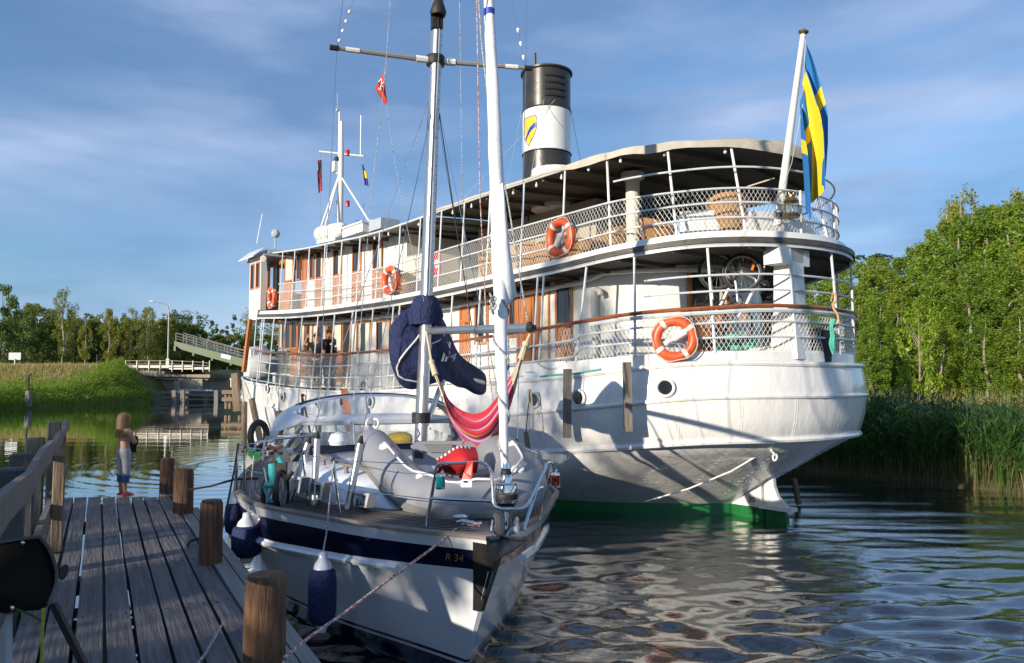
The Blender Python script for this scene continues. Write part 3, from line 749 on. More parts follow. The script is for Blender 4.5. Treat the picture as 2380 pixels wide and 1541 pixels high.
lf = thing('bascule_leaf', 'raised green steel bascule bridge leaf with handrails behind the steamer bow', 'bridge', (0, 0, 0))
LY = 97.5
def leafpt(x, y, dy=0): return at(x, y, LY + dy)
for dy in (0, 6.5):
    b = MB(); b.prism([leafpt(406, 793, dy), leafpt(640, 853, dy), leafpt(640, 872, dy), leafpt(554, 849.5, dy), leafpt(424, 813, dy), leafpt(406, 801, dy)], (0, .35, 0)); b.build('girder', M['bridgegreen'], lf, smooth=False)
b = MB(); a0, a1 = leafpt(407, 794), leafpt(640, 853.5)
b.loft([[Vector((p.x, LY + y, p.z + dz)) for y, dz in ((.18, -.25), (6.3, -.25), (6.3, 0), (.18, 0))] for p in (a0, a1)]); b.build('leaf_deck', M['bridgegreen'], lf, smooth=False)
for dy, xs in ((0, 409), (6.5, 426)):
    b = MB()
    for o, r in ((19, .05), (12, .035), (6, .035)): b.tube([leafpt(xs, 793 - o, dy), leafpt(640, 853 - o, dy)], r, 6)
    o_ = b.build('handrail', M['galv'], lf)
    for k in range(10):
        x = xs + k * 24; yb = 793 + (x - 406) * .2564
        b = MB(); b.beam(leafpt(x, yb + 3, dy), leafpt(x, yb - 19, dy), .08, .08); b.build('post', M['bridgegreen'], o_, smooth=False)
for k in range(4):
    b = MB(); x = 430 + k * 42; yb = 803 + (x - 406) * .2564; p = leafpt(x, yb, 3.4); b.box((p.x, p.y, p.z - .15), (.25, 6.2, .7)); b.build('cross_beam', M['bridgegreen'], lf, smooth=False)
b = MB(); b.box(leafpt(525, 829, -.2), (1.25, .03, .5), ry=.25); b.build('sign_plate', M['whiteplain'], lf, smooth=False)
lp = thing('street_lamp', 'tall grey street lamp with a bent arm on the bridge approach', 'street lamp')
b = MB(); pts = [at(390.5, 842, 101), at(392.5, 735, 101), at(392.5, 722, 101), at(391, 713, 101), at(387, 708, 101), at(378, 705, 101), at(356, 701, 101)]
b.tube(pts, [.13, .085, .08, .075, .07, .06, .05], 8); b.build('post', M['galv'], lp)
b = MB(); b.box(at(353, 700.5, 101), (.75, .3, .2), bev=.08, ry=.15); b.build('lamp_head', M['whiteplain'], lp)
b = MB(); b.box(at(390.5, 842, 101), (.4, .4, .9)); b.build('base', M['galv'], lp, smooth=False)
sg = thing('road_sign', 'small road sign seen from behind on a post by the guard rail', 'sign')
b = MB(); b.box(at(34.5, 828, 95), (1.5, .04, .9)); b.build('plate', M['greyp'], sg, smooth=False)
b = MB(); b.tube([at(34.5, 834, 94.9), at(34.5, 866, 94.9)], .07, 8); b.build('post', M['whiteplain'], sg)
for x, lab in ((145.5, 'black edge marker post behind the guard rail, beside the tall birch'), (225.5, 'black edge marker post behind the guard rail, right of the small forked birch')):
    b = MB(); b.lathe([(.13, 0), (.11, 1.5), (.0, 1.55)], at(x, 851, 100.5), 8); tag(b.build('marker_post', M['rubber']), lab, 'post')
mk = thing('gauge_post', 'short dark gauge post on a stone foot in the reeds of the left bank', 'post')
b = MB(); b.tube([at(66.5, 910, 70), at(66.5, 872, 70)], .08, 8); b.box(at(66.5, 870, 70), (.4, .2, .16)); b.build('post', M['rubber'], mk)
b = MB(); b.lathe([(.3, -1.3), (.28, 0), (.2, .12), (0, .12)], at(67, 911, 70), 12); b.build('foot', M['oldwood'], mk)
b = MB(); b.tube([at(537, 882, 80), at(537, 900, 80)], .06, 8); b.ball(at(537, 881, 80), .12); tag(b.build('white_post', M['whiteplain']), 'thin white post in the far green reeds beside the steamer bow', 'post')
# timber guide fences of the lock channel
tf = thing('timber_guide', 'dark weathered timber guide fence in the water before the abutment', 'timber fence')
for y in (911.5, 923, 932): 
    b = MB(); b.beam(at(254, y, 90), at(440, y + .5, 92), .25, .28); b.build('beam', M['oldwood'], tf, smooth=False)
    b = MB(); b.beam(at(440, y + .5, 92), at(520, y + 1.5, 94), .25, .28); b.build('beam', M['rubber'], tf, smooth=False)
for x in (257, 319, 405, 425, 503):
    b = MB(); b.beam(at(x, 945, 90.4), at(x, 907, 90.4), .45, .35, (0, 1, 0)); b.build('pile', M['oldwood'], tf, smooth=False)
dl = thing('timber_dolphin', 'pale timber mooring dolphin of stacked beams beside the steamer bow', 'dolphin')
for y in (911, 928): 
    b = MB(); b.beam(at(517, y, 62), at(572, y + .5, 62), .3, .32); b.build('beam', M['pilewood'], dl, smooth=False)
for x in (526, 535, 558, 566):
    b = MB(); b.tube([at(x, 950, 62.3), at(x, 907, 62.3)], .15, 8); b.build('pile', M['pilewood'], dl)

# ================================================================== PIER
DZ = .8
pier = thing('wooden_pier', 'grey weathered plank pier running away along the left of the picture', 'pier', (0, 0, 0))
pd = Vector((-.4726, .8813, 0)); pn = Vector((.8813, .4726, 0)); yend = 10.72
gaps = [171.4, 203, 236.5, 269, 303.5, 332.5, 365.8]
offs = [on_z(x, 1158, DZ).dot(pn) for x in gaps]
st = (offs[-1] - offs[0]) / 6
edges = [offs[0] - st * k for k in (3, 2, 1)] + offs + [offs[-1] + st]
pk_ = MB(); rs_ = random.Random(3)
far = lambda o: (yend - o * pn.y) / pd.y
for i in range(len(edges) - 1):
    e0, e1 = edges[i] + .011, edges[i + 1] - .011
    s0 = -3.0; n = 12
    if i < 2: f1 = 4.0 + .6 * i
    else: f1 = far((e0 + e1) / 2)
    rings = []
    for k in range(n + 1):
        s = s0 + (f1 - s0) * k / n; w = rs_.uniform(-.006, .006)
        o = pd * s; zc = DZ + rs_.uniform(-.004, .004)
        rings.append([o + pn * (e0 + w) + Vector((0, 0, zc)), o + pn * (e1 + w) + Vector((0, 0, zc)), o + pn * (e1 + w) + Vector((0, 0, zc - .11)), o + pn * (e0 + w) + Vector((0, 0, zc - .11))])
    pk_.loft([list(reversed(r)) for r in rings])
pk_.build('deck_boards', M['plank'], pier, smooth=False)
b = MB()
e0 = edges[-1]
for w0, w1, dz in ((.012, .125, .004), (.14, .235, .0)):
    p = [pd * s + pn * (e0 + w) + Vector((0, 0, DZ + dz + z)) for s in (-3.0, 10.6) for w, z in ((w0, 0), (w1, 0), (w1, -.09), (w0, -.09))]
    b.loft([p[:4], p[4:]])
b.build('edge_boards', mat('edge_plank', (.30, .285, .27), .8, n=(4, (.18, .17, .165), .3), scale=(.4, 9, 3), bump=(5, .6, .02), dirt=(2, (.10, .09, .085), .5)), pier, smooth=False)
b = MB()
for o in (edges[2] + .1, edges[5], edges[-1] + .1): b.beam(pd * -3 + pn * o + Vector((0, 0, DZ - .2)), pd * (far(o) - .15) + pn * o + Vector((0, 0, DZ - .2)), .2, .26)
for s in (1.5, 4.5, 7.5, 10.4):
    b.beam(pd * s + pn * (edges[1]) + Vector((0, 0, DZ - .12)), pd * s + pn * (edges[-1] + .2) + Vector((0, 0, DZ - .12)), .18, .12)
b.build('joists', M['oldwood'], pier, smooth=False)
b = MB()
for s in (2.5, 6.0, 9.6):
    for o in (edges[2], edges[-1]): b.tube([pd * s + pn * o + Vector((0, 0, -.8)), pd * s + pn * o + Vector((0, 0, DZ - .1))], .12, 8)
b.build('piles', M['oldwood'], pier)
b = MB()
for s in (.6, 1.55, 3.0, 4.45, 6.0, 7.5, 9.0, 10.2):
    for i in range(len(edges) - 1):
        for f in (.25, .75):
            if s < far(edges[i] + .1) - .1 and i > 1: b.lathe([(.007, 0), (.007, .004), (0, .005)], pd * (s + .03 * sin(i * 3 + f * 9)) + pn * (edges[i] + (edges[i + 1] - edges[i]) * f) + Vector((0, 0, DZ + .003)), 6)
b.build('nails', M['rubber'], pier)
R0_ = Matrix.Rotation(-atan2(pd.y, pd.x), 4, 'Z'); pier.rotation_euler = (0, 0, atan2(pd.y, pd.x))
for c in pier.children: c.data.transform(R0_)
def bollard_post(px, py, r, h, lab):
    p = on_z(px, py, DZ); p.z = 0
    rr = random.Random(int(px)); n = 20; pr = [1 + rr.uniform(-.025, .025) for _ in range(n)]
    b = MB(); rings = []
    for z, k in ((DZ - 1.4, 1.0), (DZ, 1.0), (DZ + h * .5, .99), (DZ + h - .06, .97), (DZ + h - .03, .95), (DZ + h, .82)):
        rings.append([Vector((p.x + r * k * pr[i] * cos(2 * pi * i / n), p.y + r * k * pr[i] * sin(2 * pi * i / n), z)) for i in range(n)])
    b.loft(rings); o = b.build('mooring_post', M['postwood']); return tag(o, lab, 'mooring post', 'wooden mooring posts along the pier edge')
bollard_post(387, 1152, .098, .52, 'farthest reddish mooring post on the pier, beside the girl')
bollard_post(424.5, 1193, .117, .53, 'second farthest reddish mooring post on the pier, overlapping the farthest one')
bollard_post(488.5, 1308, .098, .545, 'brown mooring post in the middle of the pier edge with a rope at its foot')
bollard_post(613, 1588, .108, .565, 'nearest large brown mooring post at the bottom of the picture')
# fence on the left of the pier
fn = thing('pier_fence', 'old board fence with dark posts along the left of the pier', 'fence', (0, 0, 0))
def fl(Y, z, off=0.0): return Vector((-.52 - .528 * Y + off * .884, Y + off * .467, z))
b = MB(); pts = [(2.0, 1.70), (3.0, 1.72), (4.0, 1.75), (5.2, 1.70), (6.3, 1.76), (7.5, 1.74)]
b.loft([[fl(y, z + d, o) for d, o in ((-.085, 0), (-.085, .045), (.085, .045), (.085, 0))] for y, z in pts]); b.build('rail', M['oldwood'], fn)
b = MB(); pts = [(7.55, 1.70), (8.4, 1.76), (9.3, 1.74), (9.9, 1.82), (10.55, 1.80)]
b.loft([[fl(y, z + d, o) for d, o in ((-.07, 0), (-.07, .045), (.07, .045), (.07, 0))] for y, z in pts]); b.build('rail', M['oldwood'], fn)
for pts in ([(2.0, 1.18), (4.2, 1.2), (6.0, 1.14), (7.5, 1.2)], [(7.6, 1.22), (9.0, 1.16), (10.5, 1.25)]):
    b = MB(); b.loft([[fl(y, z + d, o) for d, o in ((-.065, 0), (-.065, .045), (.065, .045), (.065, 0))] for y, z in pts]); b.build('rail', M['oldwood'], fn)
dkp = mat('dark_post', (.045, .055, .06), .8, n=(4, (.09, .09, .085), .3), scale=(5, 5, .6), bump=(6, .6))
for Y, h, w in ((10.3, 1.86, .15), (7.5, 1.85, .16), (6.4, 1.80, .18), (5.5, 1.78, .20), (3.9, 1.80, .2), (2.3, 1.8, .2)):
    p = fl(Y, 0, -.12); b = MB(); b.box((p.x, p.y, (h - .6) / 2), (w, w, h + .6), rz=.49, bev=.012); b.build('post', dkp, fn)
p = fl(9.1, 0, .02); b = MB(); b.box((p.x, p.y, .75), (.1, .13, 2.0), rz=.49, bev=.01); b.build('post', M['pilewood'], fn)
p = fl(7.25, 0, .10); b = MB(); b.box((p.x, p.y, 1.25), (.1, .1, .9), rz=.49, bev=.01); b.build('post', M['pilewood'], fn)
# ================================================================== PASSENGER SHIP
def curve(tab):
    xs = [t[0] for t in tab]; ys = [t[1] for t in tab]; n = len(xs)
    d = [(ys[i + 1] - ys[i]) / (xs[i + 1] - xs[i]) for i in range(n - 1)]
    m = [d[0]] + [0.5 * (d[i - 1] + d[i]) if d[i - 1] * d[i] > 0 else 0.0 for i in range(1, n - 1)] + [d[-1]]
    def f(x):
        if x <= xs[0]: return ys[0]
        if x >= xs[-1]: return ys[-1]
        i = max(k for k in range(n - 1) if xs[k] <= x)
        h = xs[i + 1] - xs[i]; t = (x - xs[i]) / h
        return (2*t**3 - 3*t*t + 1) * ys[i] + (t**3 - 2*t*t + t) * h * m[i] + (3*t*t - 2*t**3) * ys[i + 1] + (t**3 - t*t) * h * m[i + 1]
    return f
h_de = curve([(-1.6, 2.66), (-.9, 2.68), (0, 2.62), (1.4, 2.48), (2.5, 2.42), (3.6, 2.36), (7.9, 2.17), (9.7, 2.14), (12.3, 2.16), (14.4, 2.23), (16, 2.31), (18, 2.40), (20, 2.52), (23, 2.72)])
h_k2 = curve([(-1.65, 2.17), (-.7, 2.15), (.27, 2.05), (1.35, 1.94), (2.5, 1.84), (3.3, 1.77), (6, 1.62), (8.5, 1.53), (12.4, 1.56), (15.5, 1.68), (17.6, 1.75), (23, 2.05)])
h_k3 = curve([(-1.5, 1.50), (-.57, 1.46), (.47, 1.35), (2, 1.19), (2.9, 1.12), (5, .95), (8, .82), (12, .78), (16, .86), (20, 1.0), (23, 1.15)])
h_hr = curve([(-1.5, 3.58), (-1.3, 3.585), (-.68, 3.54), (.3, 3.48), (1.4, 3.39), (2.6, 3.32), (7.8, 3.14), (9.6, 3.12), (11.3, 3.125), (13.1, 3.2), (15.6, 3.33), (16.9, 3.43), (18.5, 3.55), (23, 3.9)])
h_bb = curve([(-1.55, 4.53), (-.5, 4.5), (.37, 4.43), (1.5, 4.36), (3.3, 4.30), (6.1, 4.22), (8, 4.19), (9.4, 4.2), (11.6, 4.23), (14, 4.31), (16.3, 4.45), (17.6, 4.54), (20, 4.7)])
h_ur = curve([(-1.25, 5.5), (-.8, 5.49), (0, 5.45), (1.1, 5.43), (2.2, 5.41), (3.8, 5.38), (4.5, 5.36), (6.4, 5.30), (8.5, 5.24), (10.2, 5.26), (12.3, 5.32), (14.7, 5.46), (17, 5.62)])
h_rf = curve([(-1, 6.3), (0, 6.3), (3, 6.3), (6.5, 6.26), (8.7, 6.22), (10.4, 6.25), (11.5, 6.31), (13.7, 6.42), (15.5, 6.57), (17.2, 6.75)])
h_bw = curve([(-1.5, 2.86), (-.46, 2.83), (.54, 2.775), (1.5, 2.72)])
A0 = 12.0
def outline(R, c, a1, p=2.5, q=1.6, na=16, ns=14, nb=16):
    pts = []
    for i in range(na):
        t = i / na * pi / 2
        pts.append((c - R * cos(t), R * sin(t)))
    for i in range(ns): pts.append((c + (A0 - c) * i / ns, R))
    for i in range(nb + 1):
        t = i / nb * pi / 2
        pts.append((A0 + (a1 - A0) * max(sin(t), 0) ** (2 / p), R * max(cos(t), 0) ** (2 / q)))
    return pts
def half(R, c, a, a1=23.1, p=2.5, q=1.6):
    if a < c: return R * sqrt(max(0, 1 - ((c - a) / R) ** 2))
    if a < A0: return R
    if a > a1: return 0
    return R * (1 - ((a - A0) / (a1 - A0)) ** p) ** (1 / q)
def ring3(pts, hf):
    """closed ring: port side stern->bow then starboard bow->stern"""
    P = [Vector((a, l, hf(a))) for a, l in pts]
    S = [Vector((a, -l, hf(a))) for a, l in reversed(pts[1:-1])]
    return P + S
ship = thing('passenger_ship', 'white two-deck vintage canal steamer with black and white funnel and rust-orange doors', 'ship', SHIP.o, SHIP.ang)

# --- hull
o1 = outline(3.10, 1.5, 23.1); o2 = outline(3.16, 1.5, 22.95); o3 = outline(3.02, 1.5, 22.7)
def bwl(a, R):
    return .07 + (R - .07) * (1 - max(0, 1 - a / 7.2) ** 3.7)
def bootline(R, a1):
    pts = []
    for i, (a, l) in enumerate(outline(R, 1.5, a1)):
        if i < 16:
            aa = .45 + 3.15 * (1 - cos(i / 16 * pi / 2)); pts.append((aa, 0.0 if i == 0 else bwl(aa - .45, R)))
        elif i < 30:
            aa = 3.6 + (A0 - 3.6) * (i - 16) / 14; pts.append((aa, bwl(aa - .45, R)))
        else: pts.append((a, l))
    return pts
o4 = bootline(2.92, 22.5); o5 = bootline(2.86, 22.4); o6 = bootline(2.4, 22.2)
def lerpring(ra, rb, t, bul):
    out = []
    for p, q in zip(ra, rb):
        m = p.lerp(q, t)
        if bul > .1 and p.x < 4:
            th = 1 - (1 - t) ** 1.08; m.x = p.x + (q.x - p.x) * th; m.y = p.y + (q.y - p.y) * (th * .5 + t * .5)
        d = Vector((p.x - 3.0, p.y, 0)) if p.x < 3 else Vector((0, p.y, 0))
        if d.length > 1e-3: m += d.normalized() * bul * sin(pi * t) * (0.25 if p.x < 0 and bul > .1 else 1)
        out.append(m)
    return out
r1, r2, r3 = ring3(o1, h_de), ring3(o2, h_k2), ring3(o3, h_k3)
r4, r5, r6 = ring3(o4, lambda a: .21), ring3(o5, lambda a: -.02), ring3(o6, lambda a: -.7)
hb = MB()
rings = [r1, lerpring(r1, r2, .5, .015), r2, lerpring(r2, r3, .5, .03), r3] + [lerpring(r3, r4, t, .17) for t in (.2, .4, .6, .8)] + [r4]
hb.loft([list(reversed(r)) for r in rings], cap=False)
hb.mi = 1
hb.loft([list(reversed(r)) for r in (r4, r5, r6)], cap=False)
hull = hb.build('hull', [M['hullwhite'], M['green']], ship, angle=55)
for rg, rad in ((r1, .045), (r2, .04), (r3, .048)):
    t = MB(); t.tube(rg, rad, 8, loop=True); t.build('rubbing_strake', M['hullwhite'], hull)
# plating seams and rivet rows on the counter
sm = MB()
for k in (3, 6, 9, 12, 15, 19, 23):
    for sg in (0, 1):
        kk = k if sg == 0 else len(r1) - k
        for ra, rb in ((r2, r3), (r3, r4)):
            for j in range(20):
                t = (j + .5) / 20
                for dk in (-.06, .06):
                    p = lerpring(ra, rb, t, .03 if ra is r2 else .17)
                    q = p[kk].lerp(p[kk + 1], .5 + dk)
                    sm.ball(q, .008, 6, 4)
for k in range(0, 24):
    p = lerpring(r3, r4, .62, .17)
    for j in range(3): sm.ball(p[k].lerp(p[k + 1], j / 3), .008, 6, 4)
sm.build('rivets', M['hullwhite'], hull)
# portholes
def porthole(px, py, r=.13, dark=True):
    # point on the hull side between the deck edge and the knuckle
    best = None
    for i in range(200):
        a = -1.6 + i * .1
        l = half(3.13, 1.5, a)
        p = SHIP.wor(a, l, 0); d = p.y * cos(PITCH)
        x = 1190 + FOC * p.x / d
        if best is None or abs(x - px) < best[0]: best = (abs(x - px), a, l)
    a, l = best[1], best[2]
    nx, ny = (half(3.13, 1.5, a - .1) - half(3.13, 1.5, a + .1)) / .2, 1.0
    nn = Vector((nx, ny, 0)).normalized()
    h = SHIP.hit_l(px, py, l).z if a > 1.5 else SHIP.at(px, py, SHIP.wor(a, l, 0).y).z
    c = Vector((a, l, h))
    f = MB(); f.torus(c + nn * .055, r, .024, nn, 24, 8); fr = f.build('porthole', M['whiteplain'], hull)
    g = MB(); g.lathe([(0, 0), (r, 0), (r, .06), (0, .06)], c - nn * .004, 24, nn); g.build('pane', M['glassdark'] if dark else M['lgrey'], fr)
for x, y in ((1550, 901), (1243, 929), (1348, 925), (623, 903), (660, 922), (707, 928), (742, 934), (800, 934), (865, 934), (1020, 934)): porthole(x, y)
# draught marks and rudder
rb = MB()
rb.prism([(1.2, 0, -.6), (.95, 0, .25), (.2, 0, 1.12), (-.14, 0, 1.16), (-.16, 0, -.6)], (0, .16, 0))
rud = rb.build('stern_post', [M['hullwhite']], ship, smooth=False)
gb = MB(); gb.prism([(1.22, 0, -.6), (1.0, 0, .205), (-.18, 0, .205), (-.18, 0, -.6)], (0, .172, 0)); gb.build('painted_boot', M['green'], rud, smooth=False)
rr = MB()
rr.lathe([(.09, .2), (.09, .55), (.085, .95), (.08, 1.02)], (-.26, 0, 0), 14)
rr.loft([[Vector((-.2 - x * w, y * .07, z)) for x, y in ((0, -1), (1, -.6), (1, .6), (0, 1))] for z, w in ((.9, .15), (.6, .17), (.42, .24), (.3, .38), (.22, .5))])
rr.box((-.42, 0, .23), (.62, .2, .07)); 
rudder = rr.build('rudder', M['white'], ship)
r2b = MB(); r2b.prism([(-.2, 0, .205), (-.56, 0, .19), (-.62, 0, -.05), (-.62, 0, -.6), (-.2, 0, -.6)], (0, .1, 0)); r2b.build('rudder_blade', M['green'], rudder, smooth=False)
for txt, z in (('30', .32), ('28', .12)):
    text_mesh(txt, .135, 'draught_mark', M['black'], basis((.045, .0895, z), (-1, 0, 0), (0, 0, 1)), rud)
b = MB(); b.prism([(.28, .083, 1.02), (.10, .083, 1.06), (.14, .083, .95), (.24, .083, .8), (.30, .083, .66), (.31, .083, .8)], (0, .006, 0)); b.prism([(-.02, .083, 1.08), (.1, .083, 1.1), (.06, .083, .98), (.02, .083, .94)], (0, .006, 0)); b.build('rust_stain', mat('rust', (.42, .17, .04), .9, n=(9, (.62, .45, .28), .25)), rud, smooth=False)
# ropes painted along the counter
tb = MB(); tb.tube([SHIP.at(1806, 1032, 12.35), SHIP.at(1700, 1095, 12.55), SHIP.at(1600, 1136, 12.85), SHIP.at(1500, 1166, 13.3)], .014, 6)
tag(tb.build('white_line', M['whiteplain'], None), 'thin white line running down across the stern counter to the water', 'rope').matrix_world = Matrix.Translation(SHIP.o) @ Matrix.Rotation(SHIP.ang, 4, 'Z')

b = MB(); b.torus(SHIP.at(1801, 1063, 12.25), .05, .016, (.4, 1, .2), 18, 7); b.tube([SHIP.at(1792, 1046, 12.2), SHIP.at(1797, 1052, 12.22), SHIP.at(1800, 1058, 12.22)], .02, 6); b.build('tow_ring', M['whiteplain'], hull)

# --- bulwark at the stern and main deck
w_out_, w_in_ = outline(2.99, 1.5, 23), outline(2.93, 1.5, 23)
na = 19
def arc_ring(pts, n, hf):
    P = [Vector((a, l, hf(a))) for a, l in pts[:n]]
    S = [Vector((a, -l, hf(a))) for a, l in reversed(pts[1:n])]
    return S + P
bl = MB()
rows = [arc_ring(w_out_, na, lambda a: h_de(a) + .03), arc_ring(w_out_, na, lambda a: h_bw(a)), arc_ring(w_in_, na, lambda a: h_bw(a)), arc_ring(w_in_, na, lambda a: h_de(a) + .03)]
bl.loft([[rows[k][i] for k in range(4)] for i in range(len(rows[0]))])
bl.tube(arc_ring(outline(2.96, 1.5, 23), na, h_bw), .03, 8)
bl.build('bulwark', M['hullwhite'], ship)
dk = MB(); Pp = outline(3.08, 1.5, 23.05)
for i in range(len(Pp) - 1):
    (a, l), (b, k) = Pp[i], Pp[i + 1]
    dk.mi = 1 if a > 11.8 else 0
    dk.quad((a, -l, h_de(a) - .02), (b, -k, h_de(b) - .02), (b, k, h_de(b) - .02), (a, l, h_de(a) - .02))
dk.build('main_deck', [mat('deck_grey', (.35, .34, .31), .7, n=(3, (.28, .27, .25), .3)), mat('deck_green', (.03, .10, .06), .6, n=(3, (.02, .07, .045), .3))], ship)

# --- upper deck slab, black fender band, white fascia
AF = 17.55
def cutoutline(R, c, a1=23.4, fwd=AF):
    pts = [p for p in outline(R, c, a1, na=18, ns=24, nb=30) if p[0] <= fwd]
    pts.append((fwd, half(R, c, fwd, a1))); return pts
def strip(R1, c1, z1, R2, z2, name, m, par, thick=.03, fwd=AF, mats=None):
    oa, ob = cutoutline(R1, c1, fwd=fwd), cutoutline(R2, c1, fwd=fwd)
    mb = MB(); 
    def full(pts, hf): return [Vector((a, -l, hf(a))) for a, l in reversed(pts[1:])] + [Vector((a, l, hf(a))) for a, l in pts]
    oi = cutoutline(min(R1, R2) - thick, c1, fwd=fwd)
    ra, rb2 = full(oa, z1), full(ob, z2); ria, rib = full(oi, z1), full(oi, z2)
    mb.loft([[ra[i], rb2[i], rib[i], ria[i]] for i in range(len(ra))])
    return mb.build(name, m, par)
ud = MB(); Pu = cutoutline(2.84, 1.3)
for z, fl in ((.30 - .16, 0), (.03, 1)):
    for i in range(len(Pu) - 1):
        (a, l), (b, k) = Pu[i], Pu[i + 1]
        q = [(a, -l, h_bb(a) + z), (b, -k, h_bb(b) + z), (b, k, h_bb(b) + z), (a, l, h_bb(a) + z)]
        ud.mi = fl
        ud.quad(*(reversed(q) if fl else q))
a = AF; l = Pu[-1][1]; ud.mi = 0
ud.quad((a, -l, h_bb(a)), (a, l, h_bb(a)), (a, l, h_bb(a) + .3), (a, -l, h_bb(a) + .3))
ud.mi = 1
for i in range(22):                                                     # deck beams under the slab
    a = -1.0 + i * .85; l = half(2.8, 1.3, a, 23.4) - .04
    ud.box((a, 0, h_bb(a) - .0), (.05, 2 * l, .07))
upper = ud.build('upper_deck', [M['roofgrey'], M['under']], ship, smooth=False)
strip(2.83, 1.3, lambda a: h_bb(a) - .01, 2.83, lambda a: h_bb(a) + .055, 'deck_edge_trim', M['lgrey'], upper)
strip(2.86, 1.3, lambda a: h_bb(a) + .05, 2.86, lambda a: h_bb(a) + .135, 'fender_band', M['band'], upper, .05)
strip(2.80, 1.3, lambda a: h_bb(a) + .13, 2.73, lambda a: h_bb(a) + .262, 'fascia', M['white'], upper)

# --- lower deckhouse with its openings
LW = 2.0
def house(R, c, a1, z0, z1, name, m, zb=None):
    pts = []
    for i in range(15):
        t = i / 14 * pi / 2; pts.append((c - R * cos(t), R * sin(t)))
    n = 16
    for i in range(1, n + 1): pts.append((c + (a1 - c) * i / n, R))
    mb = MB()
    full = [(a, -l) for a, l in reversed(pts[1:])] + pts
    mb.grid([[Vector((a, l, z(a))) for a, l in full] for z in (z1, z0)])
    mb.quad((a1, R, z0(a1)), (a1, -R, z0(a1)), (a1, -R, z1(a1)), (a1, R, z1(a1)))
    return mb.build(name, m, ship)
AL = 15.35
lower = house(LW, 2.2, AL, lambda a: h_de(a) - .05, lambda a: h_bb(a) + .04, 'lower_deckhouse', M['white'])
def on_wall(x0, y0, x1, y1, L):
    p = SHIP.hit_l(x0, y0, L); q = SHIP.hit_l(x1, y1, L)
    return p.x, q.x, p.z, q.z         # a of left edge (forward), a of right edge, top, bottom
def opening(name, px, L, par, glassfrac=1.0, curtain=None, wood=None, dark=None, fr=.055, open_=False):
    a0, a1, zt, zb = on_wall(*px, L)
    W = wood or M['varnish']
    f = MB(); d = .045
    y = L + d / 2 - .006
    if glassfrac < 1 or open_:
        zm = zt - (zt - zb) * glassfrac
    else: zm = zb
    f.box(((a0 + a1) / 2, y, zt - fr / 2), (a0 - a1, d, fr))
    f.box((a0 - fr / 2, y, (zt + zb) / 2), (fr, d - .004, zt - zb)); f.box((a1 + fr / 2, y, (zt + zb) / 2), (fr, d - .004, zt - zb))
    f.box(((a0 + a1) / 2, y, zm + fr / 2), (a0 - a1 - .002, d - .002, fr))
    if glassfrac < 1:
        f.box(((a0 + a1) / 2, y - .008, (zm + zb) / 2), (a0 - a1 - .004, d - .02, zm - zb))
        for k in (1, 2): f.box((a1 + (a0 - a1) * k / 3, y + .006, (zm + zb) / 2), (.012, d - .02, (zm - zb) * .85))
    o = f.build(name, W, par, smooth=False)
    g = MB(); g.box(((a0 + a1) / 2, L + .010, (zt + zm) / 2), (a0 - a1 - 2 * fr + .01, .012, zt - zm - 2 * fr + .01))
    g.build('pane', dark or M['glassdark'], o, smooth=False)
    if curtain:
        for c0, c1 in curtain:
            cm = MB(); n = 8; w = a0 - a1 - 2 * fr
            rows = [[Vector((a1 + fr + w * (c0 + (c1 - c0) * i / n), L + .024 + .006 * sin(i * 2.2), z)) for i in range(n + 1)] for z in (zt - fr, zm + fr)]
            cm.grid(rows); cm.build('curtain', M['creamlin'], o)
    if glassfrac < 1:
        hm = MB(); hm.tube([(a1 + fr * .5, L + .05, zm - .03), (a1 + fr * .5 + .09, L + .06, zm - .035)], .012, 6); hm.build('handle', M['brass'], o)
    return o
def RP_(x, y): return ((960 + x / 3.719) / 1.721, (1230 + y / 3.719) / 1.721)
def RW_(x, y): return ((960 + x / 3.853) / 1.721, (900 + y / 3.853) / 1.721)
def R1_(x, y): return ((900 + x / 1.9267) / 1.721, (800 + y / 1.9267) / 1.721)
def R2_(x, y): return ((2000 + x / 1.6414) / 1.721, (800 + y / 1.6414) / 1.721)
def rect(f, x0, y0, x1, y1): return f(x0, y0) + f(x1, y1)
opening('window', rect(RP_, 596, 212, 672, 610), LW, lower, curtain=[(.6, 1)])
opening('window', rect(RP_, 684, 215, 760, 625), LW, lower)
opening('door', rect(RP_, 775, 190, 850, 1060), LW, lower, .5)
opening('window', rect(RP_, 872, 240, 985, 655), LW, lower, curtain=[(.15, .55)])
opening('door', rect(RP_, 905, 690, 1055, 1070), LW + .002, lower, .15, dark=M['varnish'])
opening('window', rect(RP_, 1008, 240, 1090, 660), LW, lower, curtain=[(.1, .6)])
opening('window', rect(RP_, 1160, 255, 1300, 660), LW, lower, curtain=[(0, .35)])
opening('door', rect(RP_, 1310, 250, 1535, 1110), LW, lower, .5, curtain=[(.1, .6)])
opening('doorway', rect(RP_, 1540, 215, 1650, 1115), LW, lower, dark=M['dark'], wood=M['varnish'])
opening('window', rect(RP_, 1745, 222, 1948, 680), LW, lower, curtain=[(.0, .35), (.72, .95)])
opening('window', rect(RP_, 2040, 200, 2245, 680), LW, lower, curtain=[(.0, .6)])
opening('window', rect(R1_, 1330, 910, 1430, 1150), LW, lower, curtain=[(0, .4)])
opening('door', rect(R1_, 1815, 800, 1890, 1290), LW, lower, .3, dark=M['varnish'])
opening('window', rect(R1_, 1930, 800, 2035, 1110), LW, lower, curtain=[(.1, .3)])
opening('door', rect(R2_, 117, 590, 262, 1115), LW + .03, lower, .05, dark=M['varnish'])
opening('doorway', rect(R2_, 264, 570, 332, 1110), LW, lower, dark=M['cream'], fr=.04)
opening('door', rect(R2_, 368, 540, 484, 1110), LW, lower, .51)
opening('window', rect(R2_, 60, 640, 116, 900), LW, lower)
